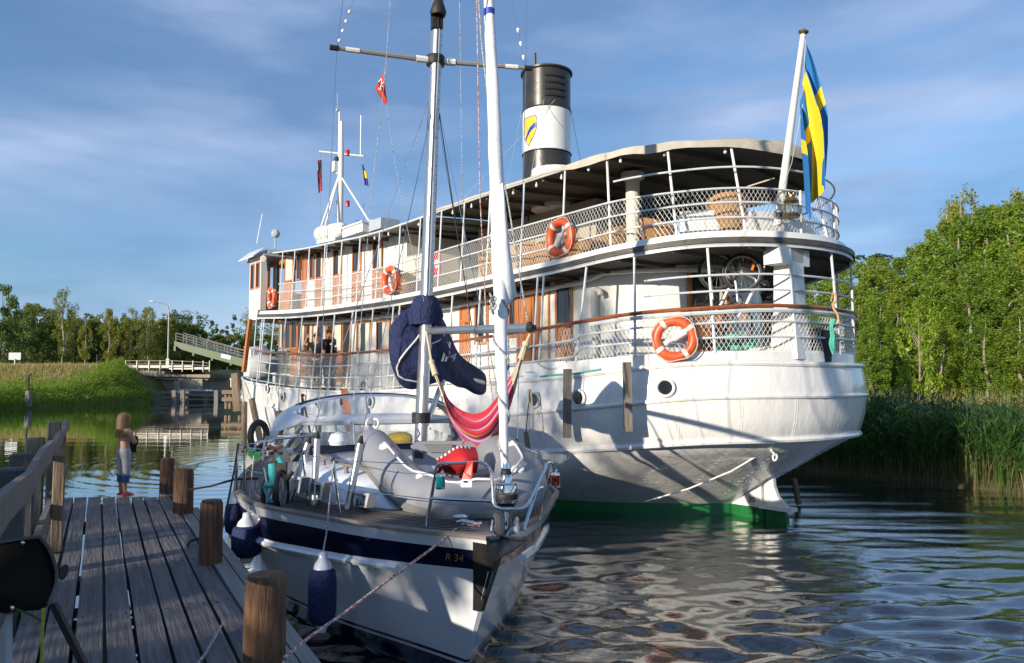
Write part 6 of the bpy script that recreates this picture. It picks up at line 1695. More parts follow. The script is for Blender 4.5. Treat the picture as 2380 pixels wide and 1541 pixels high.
# ------------------------------------------------------------------ things on and about the yacht
YM = Matrix.Translation(YACHT.o) @ Matrix.Rotation(YACHT.ang, 4, 'Z')
def W(px, py, Y): return at(px, py, Y)
dg = thing('inflatable_dinghy', 'grey inflatable dinghy lashed on the foredeck of the yacht', 'dinghy', (0, 0, 0))
ctl = [(868, 1012, 8.45, .10), (866, 1030, 8.35, .175), (885, 1062, 8.1, .205), (920, 1105, 7.7, .21), (965, 1145, 7.2, .215), (1012, 1165, 6.85, .215), (1065, 1175, 6.6, .215), (1120, 1175, 6.45, .215), (1172, 1163, 6.5, .215), (1208, 1135, 6.7, .215), (1212, 1105, 7.1, .212), (1185, 1072, 7.6, .205), (1155, 1045, 8.1, .19), (1135, 1028, 8.4, .12)]
def smooth_path(c, n=5):
    out = []
    for i in range(len(c) - 1):
        p0, p1, p2, p3 = [np.array(c[min(max(k, 0), len(c) - 1)], float) for k in (i - 1, i, i + 1, i + 2)]
        for k in range(n):
            t = k / n; out.append(.5 * ((2 * p1) + (-p0 + p2) * t + (2 * p0 - 5 * p1 + 4 * p2 - p3) * t * t + (-p0 + 3 * p1 - 3 * p2 + p3) * t ** 3))
    out.append(np.array(c[-1], float)); return out
sp_ = smooth_path(ctl)
dpts = [at(q[0], q[1], q[2]) for q in sp_]; drad = [float(q[3]) for q in sp_]
b = MB(); b.tube(dpts, drad, 20); dtube = b.build('tube', M['pvc'], dg, angle=80)
b = MB()
sk = []
for i in range(4, len(dpts) - 3):
    t = (dpts[min(i + 1, len(dpts) - 1)] - dpts[i - 1]).normalized(); o = t.cross(Vector((0, 0, 1))).normalized()
    c0 = sum((dpts[k] for k in range(len(dpts))), Vector()) / len(dpts); 
    if (dpts[i] - c0).dot(o) < 0: o = -o
    sk.append(dpts[i] + o * drad[i] * .97 + Vector((0, 0, -.05)))
b.tube(sk, .022, 8, sq=1.6); b.build('rub_strip', M['pvcd'], dg)
b = MB(); b.prism([W(955, 1035, 8.2), W(970, 1026, 8.25), W(1128, 1024, 8.35), W(1140, 1040, 8.3), W(1138, 1120, 8.0), W(968, 1125, 7.9)], (0, .05, 0)); tb_ = b.build('transom', M['pvc'], dg, smooth=False)
b = MB(); b.prism([W(986, 1033, 8.15), W(1052, 1033, 8.2), W(1052, 1046, 8.18), W(1040, 1052, 8.16), W(998, 1050, 8.14)], (0, .05, 0)); b.build('motor_pad', M['pvcd'], tb_, smooth=False)
b = MB(); b.prism([W(964, 1048, 8.12), W(984, 1048, 8.12), W(984, 1064, 8.1), W(964, 1064, 8.1)], (0, .05, 0)); b.build('plate', M['rubber'], tb_, smooth=False)
b = MB(); b.prism([W(978, 1130, 7.6), W(1160, 1120, 7.9), W(1180, 1150, 6.9), W(1030, 1165, 6.9)], (0, 0, .03)); b.build('floor', M['pvcd'], dg, smooth=False)
b = MB(); b.prism([W(968, 1088, 7.75), W(1165, 1082, 7.85), W(1172, 1094, 7.55), W(985, 1103, 7.45)], (0, 0, .05)); b.build('thwart', M['lgrey'], dg, smooth=False)
b = MB()
for i in (12, 22, 32, 44, 54):
    n_ = Vector((0, -.5, 1)).normalized(); p = dpts[i] + n_ * drad[i]
    b.lathe([(.06, -.01), (.055, .012), (.02, .02), (.018, .045), (0, .05)], p, 12, n_)
b.build('line_fitting', M['whiteplain'], dg)
b = MB(); b.tube([dpts[i] + Vector((0, -.5, 1)).normalized() * (drad[i] + .03 + .02 * sin(i * .6)) for i in range(12, 55, 2)], .011, 6); b.build('grab_line', M['whiteplain'], dg)
b = MB(); p = dpts[2] + Vector((0, 0, drad[2])); 
for s in (-.03, .03): b.torus(p + Vector((s, 0, .03)), .05, .011, (.7, .7 * (1 if s > 0 else -1), 0), 16, 6)
b.build('lifting_ring', M['whiteplain'], dg)
rc = MB(); rows_ = []
for i in range(9):
    u = i / 8; row = []
    for j in range(11):
        v = j / 10; x = 1013 + v * 92 + 6 * sin(u * 3); y = 1066 - 30 * sin(pi * min(1, v * .62)) * (1 - u) + u * 34 + 2.5 * sin(v * 9 + u * 3); row.append(W(x, y, 7.35 - .25 * sin(pi * u) + .05 * sin(v * 7)))
    rows_.append(row)
rc.grid(rows_); rc.grid([[p + Vector((0, .12, -.02)) for p in reversed(r)] for r in rows_]); rcl = rc.build('red_blanket', M['red'], None, angle=80)
tag(rcl, 'red cloth with a white striped edge lying in the dinghy', 'cloth')
b = MB()
for j in range(9):
    v0 = j / 10 + .01; p = []
    for v in (v0, v0 + .05): 
        k = int(v * 10); f = v * 10 - k; p.append(rows_[0][k].lerp(rows_[0][k + 1], f)); 
    n_ = Vector((0, -.012, .004)); d1 = (rows_[1][5] - rows_[0][5]).normalized() * .07
    b.quad(p[0] + n_, p[1] + n_, p[1] + n_ + d1, p[0] + n_ + d1)
b.build('white_stripes', M['whiteplain'], rcl, smooth=False)
yb = MB(); c = at(927, 1022, 10.5); yb.loft([[c + Vector((x, .16 * r_ * cos(t), -.09 + .2 * max(0, r_) * max(-.15, sin(t)))) for t in [2 * pi * k / 14 for k in range(14)]] for x, r_ in ((-.19, .3), (-.18, .65), (-.1, .92), (0, 1), (.1, .98), (.17, .8), (.185, .5))])
tag(yb.build('yellow_bag', M['yellow']), 'yellow vinyl bag behind the yacht windscreen', 'bag')
# hammock
hm = thing('hammock', 'red and pink striped hammock hung between the mast and the pole of the yacht', 'hammock')
hm_cols = [mat('hammock_' + n_, c, .85, bump=(25, .5, .01)) for n_, c in (('red', (.45, .02, .035)), ('pink', (.55, .045, .13)), ('violet', (.42, .33, .55)), ('ochre', (.45, .36, .12)), ('crimson', (.30, .012, .035)))]
hc_ = [(1030, 922, 8.45), (1042, 958, 8.3), (1062, 985, 8.15), (1085, 1002, 8.0), (1110, 1008, 7.85), (1135, 995, 7.7), (1157, 965, 7.55), (1178, 925, 7.4), (1192, 893, 7.3)]
cpath = smooth_path(hc_, 4)
NSt = 22; seq = [0, 0, 1, 3, 2, 0, 4, 4, 1, 2, 0, 0, 3, 1, 1, 4, 2, 1, 0, 3, 1, 1]
b = MB(); K = len(cpath)
def hpnt(i, j):
    q = cpath[i]; s = i / (K - 1); wd = sin(pi * min(1, max(0, .10 + .8 * s))) ** .7; u = j / NSt
    p = at(q[0], q[1], q[2]); ax = Vector((.0, .55, .0)); 
    drop = (u - .5) * (.30 * wd + .05)
    return p + Vector((0.05 * (u - .5) * wd, (.5 - abs(u - .5) * 2) * .35 * wd * -1 + .2 * wd, -drop + .012 * sin(u * 28 + s * 3) * wd))
for j in range(NSt):
    b.mi = seq[j]; b.grid([[hpnt(i, j), hpnt(i, j + 1)] for i in range(K)])
b.build('cloth', hm_cols, hm, angle=80)
for end, anchor, i in (('a', [(1012, 872, 8.55), (1003, 842, 8.6), (996, 800, 8.65), (990, 770, 8.75)], 0), ('b', [(1212, 832, 7.15), (1222, 800, 7.08), (1232, 776, 7.05)], K - 1)):
    cd = MB()
    A = [at(*q) for q in anchor]
    for j in range(0, NSt + 1, 2):
        p = hpnt(i, j); cd.tube([p, p.lerp(A[0], .5) + Vector((0, 0, .01 * sin(j))), A[0] + Vector((.01 * sin(j), .01 * cos(j), 0))], .007, 5)
    cd.tube(A[:2], [.035, .026], 8); cd.tube(A[1:], .013, 8); cd.ball(A[1], .035)
    cd.build('cords', M['rope'], hm)
# folding bicycle lashed on the side deck
bk = thing('folding_bicycle', 'turquoise folding bicycle with a brown saddle standing on the side deck of the yacht', 'bicycle')
tq = mat('turquoise_paint', (.04, .36, .40), .3, coat=.4); Yb = 7.75
def D5(x, y): return ((880 + x / 2.802) / 1.721, (1700 + y / 2.802) / 1.721)
def w5(x, y, Y=Yb): return at(*D5(x, y), Y)
for (x, y, Y, ax) in ((535, 800, 7.95, (.995, .06, 0)), (690, 760, 7.7, (.98, .0, .05))):
    b = MB(); b.torus(w5(x, y - 20, Y), .185, .026, ax, 30, 10); o = b.build('wheel', M['rubber'], bk)
    c = MB(); c.torus(w5(x, y - 20, Y), .16, .011, ax, 30, 6); a_ = Vector(ax).normalized(); u_ = a_.orthogonal().normalized(); v_ = a_.cross(u_)
    for k in range(14):
        t = 2 * pi * k / 14; c.tube([w5(x, y - 20, Y), w5(x, y - 20, Y) + (u_ * cos(t) + v_ * sin(t)) * .158], .002, 4)
    c.build('rim', M['alu'], o)
b = MB()
b.tube([w5(590, 430), w5(600, 560), w5(610, 660)], [.045, .05, .04], 12); b.tube([w5(660, 360), w5(700, 440), w5(715, 520)], .03, 10); b.tube([w5(490, 680), w5(540, 820), w5(600, 890)], .018, 8); b.tube([w5(670, 650), w5(640, 800), w5(620, 890)], .016, 8); b.tube([w5(500, 680), w5(640, 665)], .03, 8); b.build('frame', tq, bk)
b = MB(); b.tube([w5(605, 330), w5(600, 450)], .016, 8); b.tube([w5(490, 480), w5(520, 640)], .015, 8); b.tube([w5(480, 400, 7.9), w5(500, 180, 7.95), w5(520, 140, 7.95), w5(640, 128, 8.0), w5(850, 110, 8.3)], .013, 8)
for x in (580, 690): b.torus(w5(x, 310), .028, .006, (0, 0, 1), 12, 5); b.torus(w5(x, 325), .03, .006, (0, 0, 1), 12, 5)
b.build('seat_post', M['steel'], bk)
b = MB(); b.loft([[w5(515 + 22 * i, 270 - 10 * sin(i), Yb + .1 * s_) + Vector((0, 0, dz)) for s_, dz in ((-.5, -.02), (-.9, 0.01), (-.4, .035), (.4, .035), (.9, .01), (.5, -.02))] for i in range(10)]); b.build('saddle', mat('brown_leather', (.12, .04, .02), .4), bk)
b = MB(); b.tube([w5(700, 560, 7.65), w5(760, 600, 7.6), w5(800, 540, 7.55), w5(810, 520, 7.55)], .022, 8); b.box(w5(600, 895), (.1, .1, .06)); b.box(w5(680, 500), (.12, .06, .14)); b.build('pedal', M['rubber'], bk)
b = MB(); c = at(601, 1012, 9.6); b.torus(c, .16, .04, (.95, -.3, 0), 26, 8); b.build('horseshoe_buoy', M['rubber'], None)
tag(bpy.data.objects['horseshoe_buoy'], 'black ring buoy standing upright on the yacht stern rail', 'buoy')
b = MB(); b.ball(at(628, 1012, 9.9), .1); b.tube([at(628, 1020, 9.9), at(622, 1060, 9.8)], .02, 6); tag(b.build('deck_horn', M['whiteplain']), 'white round lamp on the yacht stern rail beside the ring buoy', 'lamp')
b = MB(); b.tube([at(590, 1050, 9.2), at(596, 1028, 9.3), at(640, 1020, 9.5), at(730, 1012, 10.0)], .016, 8); b.tube([at(552, 1036, 8.9), at(620, 1026, 9.3)], .006, 5); b.build('stern_rail', M['steel'], None).matrix_world = Matrix.Identity(4)
o = bpy.data.objects['stern_rail']; o.parent = yacht; o.matrix_parent_inverse = YM.inverted()
# fenders
def fender(px, py, Y, r, L, lab, hang=None, tilt=0.0):
    t = thing('fender', lab, 'fender', at(px, py, Y), 0, 'navy fenders hanging along the yacht')
    b = MB(); b.lathe([(0, -L / 2), (r * .5, -L / 2 + .01), (r * .85, -L / 2 + .04), (r, -L / 2 + .1), (r * 1.02, 0), (r, L / 2 - .1), (r * .9, L / 2 - .03), (r * .6, L / 2)], (0, 0, 0), 22); b.build('cover', M['navy'], t)
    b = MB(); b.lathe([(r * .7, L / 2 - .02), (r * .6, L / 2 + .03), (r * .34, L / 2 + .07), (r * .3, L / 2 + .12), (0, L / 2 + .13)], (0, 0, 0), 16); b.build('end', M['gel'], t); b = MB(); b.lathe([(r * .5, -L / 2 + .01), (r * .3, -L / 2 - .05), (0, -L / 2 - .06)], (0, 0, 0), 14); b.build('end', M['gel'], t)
    if hang:
        b = MB(); q = Vector(hang) - t.location; b.tube([(0, 0, L / 2 + .12), q * .3 + Vector((0, 0, .15)), q], .007, 6); b.build('lanyard', gym, t)
    return t
fender(749, 1386, 6.35, .112, .46, 'navy fender with white ends hanging lowest on the near side of the yacht', at(776, 1068, 6.72))
fender(574, 1258, 8.05, .155, .34, 'broad navy fender squeezed between the pier and the yacht quarter', at(590, 1060, 8.3))
fender(541, 1205, 8.9, .09, .36, 'narrow navy fender at the far end of the row, by the last stanchion', at(552, 1040, 8.9))
# mooring lines
def mline(name, pts, r, m, lab): tag(rope(name, pts, r, m), lab, 'rope')
mline('mooring_line', [at(656, 1560, 4.02), at(660, 1530, 4.02), at(720, 1480, 4.3), at(800, 1425, 4.65), at(900, 1350, 5.1), at(1000, 1278, 5.50), at(1036, 1250, 5.62), at(1058, 1231, 5.74), at(1072, 1226, 5.88)], .0095, rwm, 'red and white mooring line from the nearest post up to the yacht bow')
mline('mooring_line', [at(440, 1138, 9.3), at(490, 1130, 9.2), at(545, 1114, 9.0), at(600, 1112, 8.9)], .014, bkm, 'black mooring line from the second farthest post to the yacht')
mline('mooring_line', [on_z(372, 1152, .83), on_z(400, 1151, .83), on_z(420, 1150, .85)], .012, gym, 'short grey line lying beside the farthest mooring posts')
mline('mooring_line', [at(553, 1036, 8.9), at(545, 1090, 8.7), at(527, 1180, 8.5), at(510, 1260, 8.3)], .011, bkm, 'black line running steeply down from the last yacht stanchion to the pier')
mline('pier_cable', [on_z(437, 1268, .82), on_z(440, 1260, .84), on_z(450, 1255, .85), on_z(466, 1250, .85)], .012, bkm, 'short dark cable end at the foot of the middle mooring post')
mline('pier_cable', [on_z(445, 1560, .82), on_z(478, 1520, .83), on_z(500, 1480, .835), on_z(517, 1450, .84)], .009, gym, 'thin grey cable lying on the planks near the nearest post')
# ensign and pennant
def cloth(name, fn, nu, nv, mats, pick, par=None):
    b = MB(); P = [[fn(i / nu, j / nv) for j in range(nv + 1)] for i in range(nu + 1)]
    for i in range(nu):
        for j in range(nv):
            b.mi = pick((i + .5) / nu, (j + .5) / nv); b.quad(P[i][j], P[i + 1][j], P[i + 1][j + 1], P[i][j + 1])
    o = b.build(name, mats, par, angle=180); 
    bmx = o.data; return o
fb = mat('flag_blue', (.012, .15, .42), .75); fy = mat('flag_yellow', (.85, .58, .02), .75)
es = thing('ensign', 'small blue and yellow ensign furled on its brown staff at the yacht stern', 'flag')
b = MB(); b.tube([at(722, 1010, 14.0), at(704, 925, 14.0)], [.022, .016], 8); b.ball(at(703, 919, 14.0), .035); b.build('staff', mat('mahogany', (.07, .012, .01), .3), es)
cloth('cloth', lambda u, v: at(701 + 6 * v - 6 * u + 4 * v * u, 935 + 55 * u + 4 * v, 13.98 - .03 * sin(v * 9)), 12, 8, [mat('ensign_blue', (.01, .03, .16), .8), fy], lambda u, v: 1 if u > .62 else 0, es)
pn_ = thing('pennant', 'small orange-red pennant with white letters on the yacht flag halyard', 'flag')
cloth('cloth', lambda u, v: at(891 + 9 * u - 19 * v * (1 - u) ** .8 - 6 * v * u, 170 + 68 * u + 30 * v * (1 - u) + 4 * v, 8.55 + .04 * sin(v * 5 + u * 4)), 14, 10, [mat('pennant_red', (.60, .05, .02), .75)], lambda u, v: 0, pn_)
for txt, x, y in (('N', 886, 190), ('S', 884, 204)):
    p = at(x, y, 8.47); text_mesh(txt, .085, 'letter', M['whiteplain'], basis(p, (.75, 0, -.65), (.65, 0, .75)), pn_, .001)
# red tag on the pulpit
tg = thing('strap_tag', 'red and white tag hanging from the yacht pulpit rail', 'tag')
def tq_(x, y, Y): return at(*D4(x, y), Y)
b = MB(); b.prism([tq_(1368, 463, 5.5), tq_(1395, 463, 5.46), tq_(1388, 560, 5.44), tq_(1335, 557, 5.46), tq_(1345, 520, 5.47), tq_(1362, 495, 5.5)], (0, .006, 0)); b.build('band', mat('tag_red', (.72, .03, .02), .4), tg, smooth=False)
b = MB(); b.prism([tq_(1335, 557.5, 5.455), tq_(1388, 560.5, 5.435), tq_(1386, 600, 5.43), tq_(1332, 600, 5.45)], (0, .006, 0)); b.build('label', M['whiteplain'], tg, smooth=False)
b = MB(); b.prism([tq_(1342, 566, 5.44), tq_(1362, 566, 5.43), tq_(1362, 576, 5.43), tq_(1342, 576, 5.44)], (0, .004, 0)); b.build('mark', M['navygel'], tg, smooth=False)
# ================================================================== LOOSE THINGS ON THE SHIP
SM = Matrix.Translation(SHIP.o) @ Matrix.Rotation(SHIP.ang, 4, 'Z')
def hull_normal(a, R=3.0, c=1.5):
    d = (half(R, c, a - .05) - half(R, c, a + .05)) / .1
    return (SHIP.u * d + SHIP.n).normalized() if a > c - R + .1 else -SHIP.u
def lifebuoy_proto():
    t = thing('lifebuoy', 'x', 'lifebuoy', (0, 0, 0), 0, 'orange lifebuoys hung on the steamer railings')
    R, r = .285, .078
    b = MB(); b.torus((0, 0, 0), R, r, (0, 1, 0), 40, 14); b.build('ring', M['orange'], t)
    for k in range(4):
        b = MB(); a0 = pi / 4 + k * pi / 2 + .15
        b.tube([(R * cos(a0 + s), 0, R * sin(a0 + s)) for s in (-.11, 0, .11)], r * 1.03, 14, cap=False); b.build('band', M['whiteplain'], t)
    b = MB(); pts = []
    for i in range(48):
        a = 2 * pi * i / 48; pts.append(((R + r * (.6 + .55 * abs(sin(2 * a + .4)))) * cos(a), .055, (R + r * (.6 + .55 * abs(sin(2 * a + .4)))) * sin(a)))
    b.tube(pts, .009, 6, loop=True); b.build('grab_line', M['rope'], t)
    return t
lbp = lifebuoy_proto()
lbs = [(632, 692, 2.68, 'smallest lifebuoy on the upper railing, by the wheelhouse', 1.0, 0), (908, 652, 2.70, 'lifebuoy on the upper railing left of the yacht mast', 1.0, 0), (1303, 553, 2.72, 'lifebuoy with a white float on the upper railing by the wicker chairs', 1.0, 1), (1568, 788, 0, 'largest lifebuoy, hanging on the lower stern railing below the bicycles', .98, 1)]
for i, (x, y, l, lab, sc_, fl) in enumerate(lbs):
    o = lbp if i == 0 else dup(lbp)
    if l: 
        q = SHIP.hit_l(x, y, l); p = SHIP.wor(q.x, q.y, q.z); a = q.x
        if a > 12: 
            for _ in range(6):
                q = SHIP.hit_l(x, y, half(2.7, 1.3, a, 23.4)); a = q.x
            p = SHIP.wor(q.x, q.y, q.z)
        nn = hull_normal(a, 2.6, 1.3)
    else:
        best = min((abs(x - (1190 + FOC * w.x / (w.y * cos(PITCH) + .4 * sin(PITCH)))), t) for t, w in ((t, SHIP.wor(1.5 - 3.09 * cos(t), 3.09 * sin(t), 0)) for t in [k * .004 for k in range(400)]))
        t = best[1]; w = SHIP.wor(1.5 - 3.09 * cos(t), 3.09 * sin(t), 0); p = at(x, y, w.y); nn = (SHIP.u * -cos(t) + SHIP.n * sin(t)).normalized()
    o.location = p; o.rotation_euler = (0, 0, atan2(nn.x, -nn.y) + pi if False else atan2(-nn.x, nn.y)); o.scale = (sc_,) * 3; o['label'] = lab
    if fl:
        b = MB(); d = Vector((.6, .0, -.8)) if i == 2 else Vector((-.85, 0, .5)); c = Vector((-.02, .02, 0.02))
        b.lathe([(0, -.2), (.055, -.19), (.06, .03), (.022, .07), (.02, .12), (.05, .16), (.05, .2), (0, .215)], c, 14, -d if i == 2 else -d); b.build('float_light', M['whiteplain'], o)
# hanging timber fenders
def tfend(pts, w, lab, m='oldwood', rope_to=None, rnd=False):
    b = MB(); P = [at(*p) for p in pts]
    if rnd: b.tube(P, w / 2, 10)
    else: b.beam(P[0], P[1], w, w * .8, (0, -1, 0))
    o = b.build('fender_timber', M[m], None, smooth=rnd); tag(o, lab, 'fender', 'wooden fender timbers hung along the steamer side')
    if rope_to:
        c = MB(); c.tube([P[0], at(*rope_to)], .01, 6); c.build('lanyard', bkm, o)
tfend([(1319, 858, 12.55), (1318, 1017, 12.6)], .135, 'left grey fender timber on the steamer quarter, below the bollards')
tfend([(1457, 842, 11.7), (1460, 1002, 11.8)], .125, 'right grey fender timber on the steamer quarter, left of the round porthole')
tfend([(1222, 1005, 13.5), (1238, 1120, 13.3)], .09, 'slanting brown fender timber beside the yacht furled sail', 'pilewood', (1232, 905, 13.4))
tfend([(546, 868, 24.5), (551, 956, 24.4)], .2, 'square fender timber standing clear of the steamer bow', 'pilewood')
tfend([(568, 936, 23.3), (567, 1050, 22.6)], .17, 'round fender log hanging at the steamer bow above the water', 'pilewood', (560, 880, 23.8), True)
tfend([(585, 928, 22.6), (612, 1056, 22.0)], .18, 'slanting round fender log against the steamer bow plating', 'pilewood', (570, 890, 23.0), True)
tfend([(648, 955, 21.0), (650, 1030, 20.9)], .2, 'short round fender log above the ring buoy on the yacht', 'pilewood', (648, 900, 21.3), True)
tfend([(690, 960, 20.3), (692, 1040, 20.2)], .15, 'thin fender log behind the white lamp on the yacht', 'pilewood', (695, 905, 20.6), True)
tfend([(800, 905, 18.0), (822, 1050, 17.6)], .14, 'long brown fender timber seen through the yacht windscreen', 'varnish')
tfend([(741, 968, 19.4), (741, 1030, 19.3)], .14, 'fender log with a coil of line above the yacht sprayhood', 'pilewood', (742, 910, 19.6), True)
tfend([(1845, 1112, 15.0), (1857, 1172, 15.0)], .11, 'leaning brown fender log standing in the water right of the rudder', 'pilewood', None, True)
tfend([(1985, 930, 15.9), (1989, 992, 15.9)], .09, 'fender timber on the far side of the stern, against the reeds', 'oldwood')
rope_s = [(640, 890, 650, 960, 21.2), (712, 905, 706, 1000, 20.3), (745, 905, 742, 960, 19.6), (668, 820, 655, 920, 21.0), (700, 820, 690, 950, 20.4), (1228, 905, 1222, 960, 13.3), (1234, 905, 1236, 1000, 13.3)]
for x0, y0, x1, y1, Y in rope_s:
    b = MB(); b.tube([at(x0, y0, Y), at((x0 + x1) / 2 + 3, (y0 + y1) / 2, Y - .1), at(x1, y1, Y - .1)], .012, 5); tag(b.build('fender_line', M['rope']), 'thin fender line hanging down the steamer side', 'rope', 'fender lines on the steamer side')
b = MB(); b.tube([SHIP.wor(2.2 - .2 * i, half(3.12, 1.5, 2.2 - .2 * i), h_de(2.2 - .2 * i) + .045 + .01 * sin(i)) for i in range(8)], .02, 8); tag(b.build('teal_line', M['teal']), 'teal rope lying along the deck edge between the two grey fender timbers', 'rope')
b = MB()
for k in range(6):
    for j in range(2):
        b.torus(at(1712 + 4 * j, 812 - 5.4 * k, 12.9), .30 - .035 * j - .02 * (k % 2), .032, (.04 * k - .1, .05, 1), 30, 8)
tag(b.build('rope_coil', M['teal']), 'thick teal rope coiled on the stern deck behind the netting', 'rope')
b = MB(); b.tube([at(*q) for q in smooth_path([(1932, 700, 11.8), (1936, 684, 11.7), (1941, 684, 11.65), (1943, 700, 11.65), (1937, 706, 11.7), (1938, 718, 11.62), (1946, 730, 11.6), (1949, 748, 11.6), (1945, 752, 11.6)], 5)], .017, 7); tag(b.build('rope_hank', mat('tan_rope', (.55, .32, .14), .9, bump=(30, .8, .01))), 'tan rope knotted on the stern railing post at the far right', 'rope')
b = MB(); [b.tube([at(*q) for q in smooth_path([(1934 + 3 * k, 742, 11.8), (1930 + 2 * k, 760, 11.78), (1932 + 3 * k, 780, 11.8), (1929 + 4 * k, 800, 11.78), (1936 + 2 * k, 822 - 6 * k, 11.8)], 4)], .016, 6) for k in range(3)]; tag(b.build('rope_hank', M['teal']), 'teal rope end hanging below the tan knot on the stern railing', 'rope')
# bicycles hanging at the stern
def hang_bike(lab, off, Y):
    t = thing('hanging_bicycle', lab, 'bicycle', (0, 0, 0), 0, 'bicycles hanging under the upper deck at the stern')
    silver = M['alu']
    def D8(x, y): return at((2700 + (x + off[0]) / 3.4) / 1.721, (1000 + (y + off[1]) / 3.4) / 1.721, Y)
    for (x, y, R) in ((915, 310, .30), (790, 1010, .30)):
        c = D8(x, y); b = MB(); b.torus(c, R, .028, (.25, 1, 0), 36, 8); o = b.build('wheel', M['rubber'], t)
        s = MB(); s.torus(c, R - .03, .011, (.25, 1, 0), 36, 6); ax = Vector((.25, 1, 0)).normalized(); u = ax.orthogonal().normalized(); v = ax.cross(u)
        for k in range(18):
            a = 2 * pi * k / 18; s.tube([c, c + (u * cos(a) + v * sin(a)) * (R - .03)], .0022, 4)
        s.build('rim', M['alu'], o)
        s = MB(); s.box(c + u * R * .62 + v * .05, (.035, .02, .12), ry=.3); s.build('reflector', mat('reflector_orange', (.9, .22, .01), .3), o)
    b = MB(); b.tube([D8(920, 310), D8(1090, 390), D8(1110, 440), D8(960, 760), D8(790, 1010)], [.02, .022, .04, .04, .02], 8); b.tube([D8(1110, 440), D8(1180, 400), D8(1220, 200)], .018, 8); b.tube([D8(850, 700), D8(820, 420)], .022, 8); b.tube([D8(1060, 380), D8(1230, 480)], .018, 8); b.build('frame', silver, t)
    b = MB(); b.torus(D8(840, 690), .09, .014, (.25, 1, 0), 22, 6); b.tube([D8(840, 690), D8(690, 750)], .012, 6); b.box(D8(680, 752), (.09, .05, .03)); b.tube([D8(1000, 480), D8(950, 550)], .017, 8); b.build('crankset', M['rubber'], t)
    b = MB(); b.tube([D8(918, 150), D8(920, 0)], .007, 5); b.build('lashing', M['rope'], t)
hang_bike('front hanging bicycle with silver frame at the steamer stern, right of the other one', (0, 0), 12.55)
hang_bike('rear hanging bicycle, left of the other, its wheel overlapping the varnished stern door', (-335, -15), 12.85)
b = MB(); b.loft([[at(x + w * s, y, 12.8 + .03 * (k % 2)) for s in (-1, 1)] + [at(x + w * s, y, 12.95) for s in (1, -1)] for k, (x, y, w) in enumerate(((1775, 650, 9), (1782, 680, 17), (1784, 700, 12), (1786, 740, 15), (1790, 780, 8), (1792, 806, 5)))]); tag(b.build('dark_bundle', mat('dark_cover', (.02, .02, .035), .8, bump=(8, 1.0, .05)), angle=80), 'dark crumpled cover hanging beside the white davit column', 'cover')
# ship's lantern
ln = thing('lantern', 'brass lantern standing on the stern rail beside the flagpole', 'lantern', at(1840, 505, 12.1))
b = MB(); b.lathe([(.13, 0), (.14, .02), (.12, .05), (.11, .06)], (0, 0, 0), 16); b.lathe([(.11, .24), (.125, .25), (.09, .3), (.05, .33), (.05, .36), (0, .37)], (0, 0, 0), 16)
for k in range(6): a = k * pi / 3; b.tube([(.115 * cos(a), .115 * sin(a), .05), (.115 * cos(a), .115 * sin(a), .25)], .006, 5)
b.torus((0, 0, .39), .04, .006, (0, 1, 0), 14, 5); b.build('body', M['brass'], ln)
b = MB(); b.lathe([(.085, .06), (.095, .15), (.085, .24)], (0, 0, 0), 16); b.build('glass', glass('lantern_glass', (.9, .85, .75), .25), ln)
# flagpole with the big ensign
fpz = thing('flagpole', 'white flagpole with a gilt knob leaning out over the steamer stern', 'flagpole')
F0_, F1_ = at(1807, 525, 12.5), at(1867, 78, 11.9)
b = MB(); b.tube([F0_, F0_.lerp(F1_, .5), F1_], [.068, .058, .042], 14); b.build('pole', M['white'], fpz)
b = MB(); b.lathe([(.0, -.02), (.05, -.01), (.082, .02), (.075, .045), (.03, .06), (.012, .075), (0, .078)], F1_, 18, (F1_ - F0_).normalized()); b.build('knob', M['brass'], fpz)
b = MB(); p = F0_.lerp(F1_, .06); b.lathe([(.085, -.04), (.085, .04)], p, 14, (F1_ - F0_).normalized()); b.build('bracket', M['rubber'], fpz)
b = MB(); b.tube([at(1872, 92, 11.85), at(1866, 240, 11.85), at(1840, 380, 12.0), at(1815, 445, 12.3)], .006, 5); b.tube([at(1727, 437, 12.6), at(1800, 414, 12.35)], .012, 6); b.build('halyard', M['rope'], fpz)
b = MB(); b.torus(at(1806, 468, 12.3), .045, .014, (1, .2, .2), 16, 6); b.build('hank', M['rope'], fpz)
def flagpt(s, t):
    """s along the fly 0..1, t down the hoist 0..1; the cloth hangs in deep folds"""
    z = -(t * 1.05 * (1 - .35 * s) + s * 1.85)
    sp = min(1, .10 + 1.5 * s ** .8)
    x = .03 + (.34 * (1 - t) ** 1.1 * sp) + .02 * s - .10 * t - .05 * max(0, s - .75) * 3 * (1 - t)
    y = .16 * sin(t * 11.0 + s * 1.0) * min(1, s * 2.2 + .12) + .05 * sin(t * 23 + 2)
    xf = .045 * cos(t * 11.0 + s * 1.0) * min(1, s * 2 + .1)
    return FT + Vector((x + xf, y, z * FS))
FT = at(1866, 100, 11.82); FS = 1.13
fg = cloth('swedish_flag', flagpt, 60, 60, [fb, fy], lambda s, t: 1 if (5 / 16 <= s < 7 / 16 + .02 or .42 <= t < .58) else 0)
me = fg.data
import bmesh
bm = bmesh.new(); bm.from_mesh(me); bmesh.ops.remove_doubles(bm, verts=bm.verts, dist=1e-5); bm.to_mesh(me); bm.free(); me.polygons.foreach_set('use_smooth', [True] * len(me.polygons))
tag(fg, 'large blue flag with a yellow cross hanging limp from the stern flagpole', 'flag')
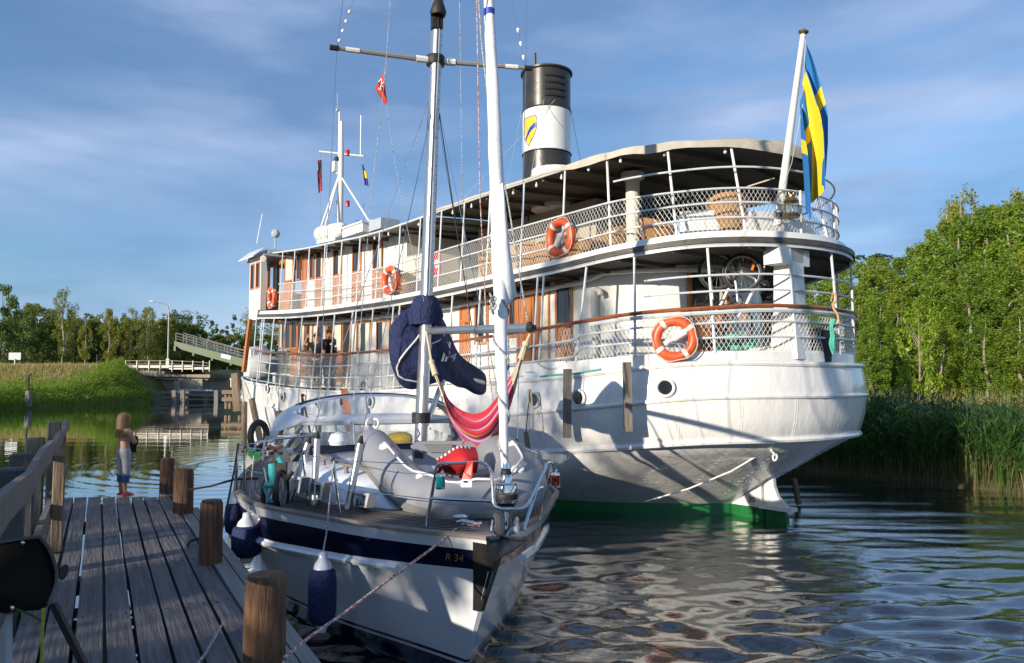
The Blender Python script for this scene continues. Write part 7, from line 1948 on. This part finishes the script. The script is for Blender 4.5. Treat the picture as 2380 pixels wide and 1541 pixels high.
for nm, x, y0, y1, cols, lab, dx in (('flag', 744, 372, 442, [mat('flag_red', (.45, .015, .03), .7), mat('flag_black', (.01, .01, .012), .7)], 'small red and black flag at the left end of the signal mast yard', -1), ('flag', 845, 380, 430, [mat('flag_violet', (.05, .03, .22), .7), fy], 'small violet and yellow flag at the right end of the signal mast yard', 1)):
    fl_ = thing('signal_flag', lab, 'flag')
    if dx < 0: f = lambda u, v: at(x - 6 + 12 * v * (1 - .3 * u) + 5 * (u - .5) + (3 if u < .3 else 0) * (1 - v), y0 + (y1 - y0) * u + 8 * (1 - v) * u, 26.3 + .05 * sin(6 * v)); pk2 = lambda u, v: 1 if v > .45 - .25 * u and v < .95 - .45 * u else 0
    else: f = lambda u, v: at(x - 4 + 9 * v * min(1, u * 2 + .2) + 7 * u, y0 + (y1 - y0) * u + 3 * v, 26.3 + .05 * sin(6 * v)); pk2 = lambda u, v: 1 if .25 < u < .62 and v > .2 else 0
    cloth('cloth', f, 14, 8, cols, pk2, fl_)
    b = MB(); b.tube([at(x, 352 if dx < 0 else 362, 26.4), at(x, y1 + 90, 26.2)], .008, 4); b.build('halyard', gym, fl_)
# liferaft canister
lrf = thing('liferaft', 'white liferaft canister lying on the steamer roof by the signal mast', 'liferaft')
c0, c1 = at(745, 546, 24.4), at(796, 536, 23.6); d = (c1 - c0).normalized()
b = MB(); b.lathe([(0, -.12), (.14, -.11), (.22, -.05), (.25, .05), (.255, .3), (.255, (c1 - c0).length - .2), (.24, (c1 - c0).length), (.15, (c1 - c0).length + .11), (0, (c1 - c0).length + .13)], c0 + Vector((0, 0, .02)), 22, d); b.build('canister', M['whiteplain'], lrf)
b = MB()
for t in (.25, .5): b.torus(c0.lerp(c1, t) + Vector((0, 0, .02)), .262, .012, d, 26, 5)
b.build('strap', M['rope'], lrf)
b = MB(); b.box(c0.lerp(c1, .5) + Vector((0, 0, -.27)), (1.0, .4, .1), rz=atan2(d.y, d.x)); b.build('cradle', M['whiteplain'], lrf, smooth=False)
# wicker chairs and tables on the upper deck
def chair_proto():
    t = thing('wicker_chair', 'x', 'chair', (0, 0, 0), 0, 'wicker armchairs on the upper deck under the awning')
    b = MB(); rws = []
    for z, r in ((.02, .22), (.2, .24), (.42, .29)): rws.append([Vector((r * cos(a), r * sin(a), z)) for a in [2 * pi * k / 20 for k in range(20)]])
    b.loft(rws); b.build('seat', M['wicker'], t)
    b = MB(); rws = []
    for k in range(17):
        a = -.35 * pi + 1.7 * pi * k / 16; top = .66 + .2 * sin(pi * k / 16) ** 2
        rws.append([Vector((r * cos(a), r * sin(a), z)) for r, z in ((.27, .4), (.33, top), (.36, top - .01), (.30, .4))])
    b.loft(rws); b.build('backrest', M['wicker'], t)
    return t
cp = chair_proto()
chs = [(1005, 655, 19.3, .6, 'lone wicker chair in front of the red notice board, half behind the mast'), (938, 655, 19.0, 2.0, 'wicker chair beside the cream deck locker, left of the mast'), (1148, 610, 16.6, .4, 'wicker chair at the railing behind the furled sail'), (1238, 580, 16.0, 2.6, 'wicker chair left of the lifebuoy with the white float'), (1275, 590, 15.7, 3.6, 'wicker chair directly behind the lifebuoy with the white float'), (1352, 562, 15.0, .9, 'wicker chair right of the lifebuoy, close to the railing'), (1425, 545, 14.6, 4.0, 'wicker chair between the lifebuoy and the cream pillar'), (1532, 540, 13.9, 1.5, 'wicker chair nearest the curved white bench'), (1690, 505, 12.7, 3.0, 'wicker chair behind the curved bench at the stern'), (1490, 540, 14.6, 5.0, 'wicker chair at the foot of the cream pillar')]
for i, (x, y, Y, rz, lab) in enumerate(chs):
    o = cp if i == 0 else dup(cp)
    p = at(x, y, Y); q = SHIP.loc(p); o.location = (p.x, p.y, h_bb(q.x) + .15); o.rotation_euler = (0, 0, rz); o['label'] = lab
for x, Y, lab in ((1330, 15.4, 'wooden deck table right of the lifebuoy with the white float'), (1215, 16.7, 'wooden deck table left of the lifebuoy with the white float')):
    p = at(x, 560, Y); a = SHIP.loc(p).x; t = thing('deck_table', lab, 'table', (p.x, p.y, h_bb(a) + .15), SHIP.ang)
    b = MB(); b.box((0, 0, .72), (1.1, .6, .05)); b.build('top', M['varnish'], t, smooth=False)
    for sx in (-.45, .45):
        for sy in (-.22, .22): b = MB(); b.tube([(sx, sy, 0), (sx, sy, .7)], .02, 6); b.build('leg', M['rubber'], t)
# ================================================================== GRILL AND SMALL THINGS ON THE PIER
gl_ = thing('barbecue_grill', 'black barbecue hood with a pale metal rim at the lower left edge', 'grill')
GYd = 2.35
def G(x, y, Y=GYd): return at((x / 2.56) / 1.721, (2050 + y / 2.56) / 1.721, Y)
outl = [(-420, 420), (-200, 345), (0, 322), (200, 290), (395, 268), (440, 330), (500, 470), (540, 600), (556, 720), (545, 800), (490, 950), (430, 985), (200, 1000), (0, 1012), (-420, 1040)]
b = MB(); b.prism([G(*p) for p in outl], (0, .03, 0)); b.build('end_plate', mat('black_enamel', (.004, .004, .005), .45, spec=.25), gl_, smooth=False)
b = MB()
rim = [(-420, 385), (-200, 318), (0, 295), (200, 262), (410, 240), (430, 262), (500, 350), (555, 470), (590, 600), (588, 700), (560, 800), (500, 945)]
def rimring(x, y, cx, cy): 
    d = ((x - cx) * .055, (y - cy) * .055); return [G(x - d[0], y - d[1], GYd - .03), G(x + d[0] * .4, y + d[1] * .4, GYd - .035), G(x + d[0] * .4, y + d[1] * .4, GYd + .45), G(x - d[0], y - d[1], GYd + .45)]
b.loft([rimring(x, y, 100, 700) for x, y in rim]); b.build('hood', M['alu'], gl_, angle=50)
b = MB(); b.tube([G(590, 610), G(630, 610)], .008, 8); b.tube([G(630, 610), G(655, 612)], [.02, .024], 10); b.build('knob', M['rubber'], gl_)
b = MB(); b.ball(G(240, 308, GYd - .02), .008); b.ball(G(130, 976, GYd - .02), .008); b.build('rivet', M['chrome'], gl_)
b = MB(); b.beam(G(45, 1030), G(40, 1900), .03, .03, (0, 1, 0)); b.build('leg', M['greyp'], gl_, smooth=False)
b = MB(); b.beam(G(70, 1020), G(0, 1180), .02, .04, (0, 1, 0)); b.build('side_shelf', M['oldwood'], gl_, smooth=False)
b = MB(); b.beam(G(545, 930), G(860, 1560), .018, .018, (0, 1, 0)); b.build('leg', M['rubber'], gl_, smooth=False)
b = MB(); b.loft([[G(445 + w, 980, GYd - .06), G(438 + w, 1150, GYd - .06), G(430 + w, 1400, GYd - .06), G(418 + w, 1700, GYd - .06)] for w in (-16, 16)], cap=False, closed=False); b.build('hanging_strap', mat('lime_strap', (.36, .38, .02), .5), gl_, smooth=False)
b = MB(); b.loft([[G(160, 990 + w, GYd - .04), G(300, 1040 + w, GYd - .04), G(440, 1120 + w, GYd - .055)] for w in (-14, 14)], cap=False, closed=False); b.build('strap', mat('green_strap', (.03, .10, .02), .6), gl_, smooth=False)
b = MB(); b.tube([at(2391, 1600, 4.0), at(2387, 1440, 4.0)], .018, 8); tag(b.build('yellow_pole', mat('yellow_paint', (.75, .45, .03), .5)), 'edge of a yellow pole at the lower right corner of the picture', 'pole')

# ================================================================== PEOPLE
def skin_body(name, nodes, edges, m, parent, sub=2, root=0, loc=None):
    me = bpy.data.meshes.new(name); me.from_pydata([n[0] for n in nodes], edges, []); me.update()
    o = bpy.data.objects.new(name, me); COL.objects.link(o)
    md = o.modifiers.new('skin', 'SKIN'); md.use_smooth_shade = True
    sv = me.skin_vertices[0].data
    for i, n in enumerate(nodes):
        r = n[1]; sv[i].radius = (r, r) if not isinstance(r, tuple) else r
    sv[root].use_root = True
    ms = o.modifiers.new('sub', 'SUBSURF'); ms.levels = sub; ms.render_levels = sub
    dg_ = bpy.context.evaluated_depsgraph_get(); dg_.update(); ev = o.evaluated_get(dg_)
    me2 = bpy.data.meshes.new_from_object(ev); bpy.data.objects.remove(o)
    me2.name = name; me2.materials.clear(); me2.materials.append(m)
    me2.polygons.foreach_set('use_smooth', [True] * len(me2.polygons))
    o2 = bpy.data.objects.new(name, me2); COL.objects.link(o2); o2.parent = parent
    return o2
def person(label, loc, rz, H, arms, shirt, trousers, hair, skin, female=False, child=False, legs=None, trouser_to=.05, bare=False, hairlen=.0, shoes=None, headturn=0.0):
    """faces local -Y. arms: per side list of (elbow, hand) points in units of H; legs: per side foot offset"""
    t = thing('person', label, 'person', loc, rz); k = H
    sh = .125 if not female else .112
    hw = .058
    if child: sh = .105; hw = .054
    hz = .86 if not child else .825
    N = []; E = []
    def nd(p, r): N.append(((p[0] * k, p[1] * k, p[2] * k), (r[0] * k, r[1] * k) if isinstance(r, tuple) else r * k)); return len(N) - 1
    fat = 1.0
    pel = nd((0, .0, .52), (.085 * fat, .066 * fat)); wai = nd((0, .005, .61), (.076 * fat, .058 * fat)); che = nd((0, .005, .71), (.090 * fat, .062 * fat)); upc = nd((0, .01, .775), (.078, .052)); nk = nd((0, .008, .825 if not child else .805), .030); hb_ = nd((0, -.005, hz + .005), .044 if not child else .055); ht = nd((0, .0, .945 if not child else .925), (.052, .06) if not child else (.068, .072))
    E += [(pel, wai), (wai, che), (che, upc), (upc, nk), (nk, hb_), (hb_, ht)]
    lg = legs or [((.0, 0)), ((.0, 0))]
    for s, (fx, fy) in zip((-1, 1), lg):
        hp_ = nd((s * hw, .0, .475), .058 if not child else .046); kn = nd((s * hw * .98 + fx * .5, -.008 + fy * .5, .275), .040 if not child else .034); cf = nd((s * hw * .95 + fx * .75, .012 + fy * .8, .185), .034 if not child else .031); an_ = nd((s * hw * .9 + fx, .008 + fy, .045), .023); to = nd((s * hw * 1.1 + fx, -.075 + fy, .018), .02)
        E += [(pel, hp_), (hp_, kn), (kn, cf), (cf, an_), (an_, to)]
    hands = []
    for s, (el, ha) in zip((-1, 1), arms):
        s1 = nd((s * sh, .008, .785 if not child else .765), .036); e1 = nd(el, .026); e2 = nd(tuple(el[i] * .5 + ha[i] * .5 for i in range(3)), .024); w1 = nd(tuple(el[i] * .12 + ha[i] * .88 for i in range(3)), .016); h1 = nd(ha, (.022, .012))
        E += [(upc, s1), (s1, e1), (e1, e2), (e2, w1), (w1, h1)]
        d = (Vector(ha) - Vector(el)).normalized(); sd_ = d.cross(Vector((0, 1, 0))); sd_ = sd_.normalized() if sd_.length > .1 else Vector((1, 0, 0)); bend = d.cross(sd_)
        for f in range(4):
            b0 = Vector(ha) + d * .012 + sd_ * (f - 1.5) * .0105; L = (.038, .044, .042, .032)[f]
            p1 = b0 + d * L * .6 + bend * .006; p2 = b0 + d * L + bend * .018
            a_ = nd(tuple(b0), .0056); b_ = nd(tuple(p1), .0052); c_ = nd(tuple(p2), .0044); E += [(h1, a_), (a_, b_), (b_, c_)]
        b0 = Vector(ha) - d * .008 - sd_ * .018; a_ = nd(tuple(b0), .006); b_ = nd(tuple(b0 - sd_ * .014 + d * .022), .0055); E += [(h1, a_), (a_, b_)]
    body = skin_body('body', N, E, skin, t)
    # face
    fz = (.915 if not child else .895) * k; fyv = -(.052 if not child else .066) * k
    b = MB(); b.loft([[Vector((x * .011 * k, fyv - y * .014 * k, fz - .012 * k + z * .03 * k)) for x, y in ((-1, 0), (0, 1), (1, 0), (0, -1))] for z, y in ((1, 0), (-.2, 1))]); b.build('nose', skin, t)
    b = MB()
    for s in (-1, 1): b.ball((s * .02 * k, fyv - .002 * k, fz), .0075 * k, 8, 6)
    b.build('eyes', M['rubber'], t)
    b = MB(); b.ball((0, fyv + .004 * k, fz - .036 * k), .016 * k, 10, 6, (1, .4, .3)); b.build('mouth', mat('lips', (.4, .12, .1), .5), t)
    b = MB()
    for s in (-1, 1): b.ball((s * (.053 if not child else .068) * k, .004 * k, fz - .008 * k), .015 * k, 8, 6, (.4, .8, 1.2))
    b.build('ears', skin, t)
    # hair
    b = MB(); cz = (.935 if not child else .915) * k; R = (.064 if not child else .074) * k; rws = []; NJ = 56
    low = 1.75 if not hairlen else 1.62
    for i in range(10):
        th = .04 + low * i / 9; row = []
        for j in range(NJ):
            a = 2 * pi * j / NJ; fr = max(0, -sin(a)); cut = 1 - .5 * fr ** 2 * (i / 9)
            tt = th * cut; wv = 1 + .012 * sin(j * 2.7 + i * .4) + .012 * sin(j * 4.1)
            row.append(Vector((R * sin(tt) * cos(a) * wv, R * 1.1 * sin(tt) * sin(a) * wv + .006 * k, cz + R * 1.05 * cos(tt))))
        rws.append(row)
    if hairlen:
        base = rws[-1]
        for i in range(1, 9):
            f = i / 8; row = []
            for j in range(NJ):
                a = 2 * pi * j / NJ; fr = max(0, -sin(a)) ** 1.2
                p = base[j]; nr = (1 + .05 * sin(pi * f * .7) - .05 * f ** 2 + .02 * sin(j * 2.7 + f) + .02 * sin(j * 4.1)) 
                dz = f * hairlen * k * (1 - fr * 1.05) * (1 + .07 * sin(j * 1.9) + .05 * sin(j * 5.3))
                row.append(Vector((p.x * nr, p.y * nr + .012 * k * f, p.z - max(0, dz))))
            rws.append(row)
    b.loft(rws, cap=True)
    b.build('hair', hair, t, angle=80)
    # clothes: slightly larger skinned shells
    def shell(name, sel, m, grow, sub=2):
        idx = {o: i for i, o in enumerate(sel)}; nodes = []
        for o in sel:
            p, r = N[o]; r = r if isinstance(r, tuple) else (r, r); nodes.append((p, (r[0] + grow * k, r[1] + grow * k)))
        es_ = [(idx[a], idx[c]) for a, c in E if a in idx and c in idx]; return skin_body(name, nodes, es_, m, t, sub)
    if shirt:
        N2 = [pel, wai, che, upc]; arm = []
        base = 7 + 10
        for s in (0, 1):
            b0 = base + s * (5 + 12 + 2); p, r = N[b0]; q, r2 = N[b0 + 1]
            N.append((tuple(p[i] * .35 + q[i] * .65 for i in range(3)), .028 * k)); E.append((b0, len(N) - 1)); arm += [b0, len(N) - 1]
        shell('shirt', N2 + arm, shirt, .012)
    if trousers:
        sel = [pel]; 
        if not shirt: sel = [wai, pel]
        for s in (0, 1):
            b0 = 7 + s * 5; sel += [b0, b0 + 1, b0 + 2]
            if trouser_to < .1:
                p, r = N[b0 + 3]; N.append(((p[0], p[1], .05 * k), .034 * k)); E.append((b0 + 2, len(N) - 1)); sel.append(len(N) - 1)
        shell('trousers', sel, trousers, .010)
    for s, (fx, fy) in zip((-1, 1), lg):
        b = MB(); cx = (s * hw * 1.02 + fx) * k; rws = []
        for y, w, h in ((.045, .018, .03), (.02, .030, .045), (-.03, .034, .042), (-.07, .036, .032), (-.1, .026, .02)):
            rws.append([Vector((cx + w * k * x, (y + fy) * k, max(.002, h * k * z))) for x, z in ((-1, 0), (-.9, .6), (0, 1), (.9, .6), (1, 0))])
        b.loft(rws); b.build('shoe', shoes or M['rubber'], t, angle=60)
    return t
blk = mat('black_cloth', (.010, .010, .012), .85); hairb = mat('blond_hair', (.12, .06, .022), .5, n=(26, (.36, .22, .08), .16), scale=(8, 8, .4)); hairbr = mat('brown_hair', (.11, .06, .03), .7, n=(20, (.2, .12, .06), .25))
legg = mat('grey_leggings', (.42, .42, .43), .85, bump=(8, .4, .02)); pink = mat('pink_clogs', (.62, .05, .12), .5); kneem = mat('blue_cuff', (.06, .10, .22), .85)
gp_ = on_z(284, 1153, DZ); gp_.z = DZ + .002
girl = person('girl with long fair hair in grey leggings standing at the end of the pier', gp_, radians(180 - 30), 1.17, [((-.13, -.055, .63), (-.02, -.125, .665)), ((.13, -.055, .63), (.03, -.125, .64))], None, legg, hairb, M['skin'], child=True, hairlen=.2, shoes=pink, trouser_to=.18, legs=[(-.01, -.0), (.012, -.03)])
b = MB(); k = 1.17
for s, (fx, fy) in zip((-1, 1), ((-.01, 0), (.012, -.03))): b.lathe([(.043 * k, .165 * k), (.045 * k, .19 * k), (.048 * k, .245 * k), (.046 * k, .25 * k)], ((s * .052 + fx * .8) * k, (.005 + fy * .75) * k, 0), 16)
b.build('knee_cuffs', kneem, girl)
b = MB(); rws = []
for i in range(7):
    f = i / 6; rws.append([Vector(((.02 + .05 * x * (1 + .4 * sin(i)) + .03 * f) * k, (-.135 + .02 * y - .02 * f) * k, (.70 - .2 * f) * k)) for x, y in ((-1, -1), (1, -1), (1.2, 1), (-.8, 1))])
b.loft(rws); o = b.build('dark_jacket', mat('dark_navy_cloth', (.008, .010, .022), .85), None, angle=70); o.matrix_world = Matrix.Translation(gp_) @ Matrix.Rotation(radians(150), 4, 'Z'); tag(o, 'dark jacket bundled in the arms of the girl on the pier', 'jacket')
def deckz(p): return h_de(SHIP.loc(p).x) - .01
wp = at(735, 905, 22.0); wp.z = deckz(wp)
person('woman in black shading her eyes with one raised hand on the steamer side deck', wp, radians(-20), 1.66, [((-.235, -.02, .80), (-.15, -.06, .93)), ((.135, .02, .62), (.13, -.06, .50))], blk, blk, hairb, M['skin'], female=True)
mp_ = at(765, 905, 22.4); mp_.z = deckz(mp_)
man = person('tall man in a black polo shirt standing behind the woman on the steamer', mp_, radians(-15), 1.80, [((-.155, .02, .62), (-.14, -.06, .50)), ((.16, .02, .62), (.15, -.05, .49))], blk, blk, hairbr, M['skin'])
b = MB(); b.lathe([(0, 0), (.03, 0), (.03, .004), (0, .004)], (.09, -.128, 1.33), 12, (0, -1, 0)); b.build('shirt_badge', M['yellow'], man)
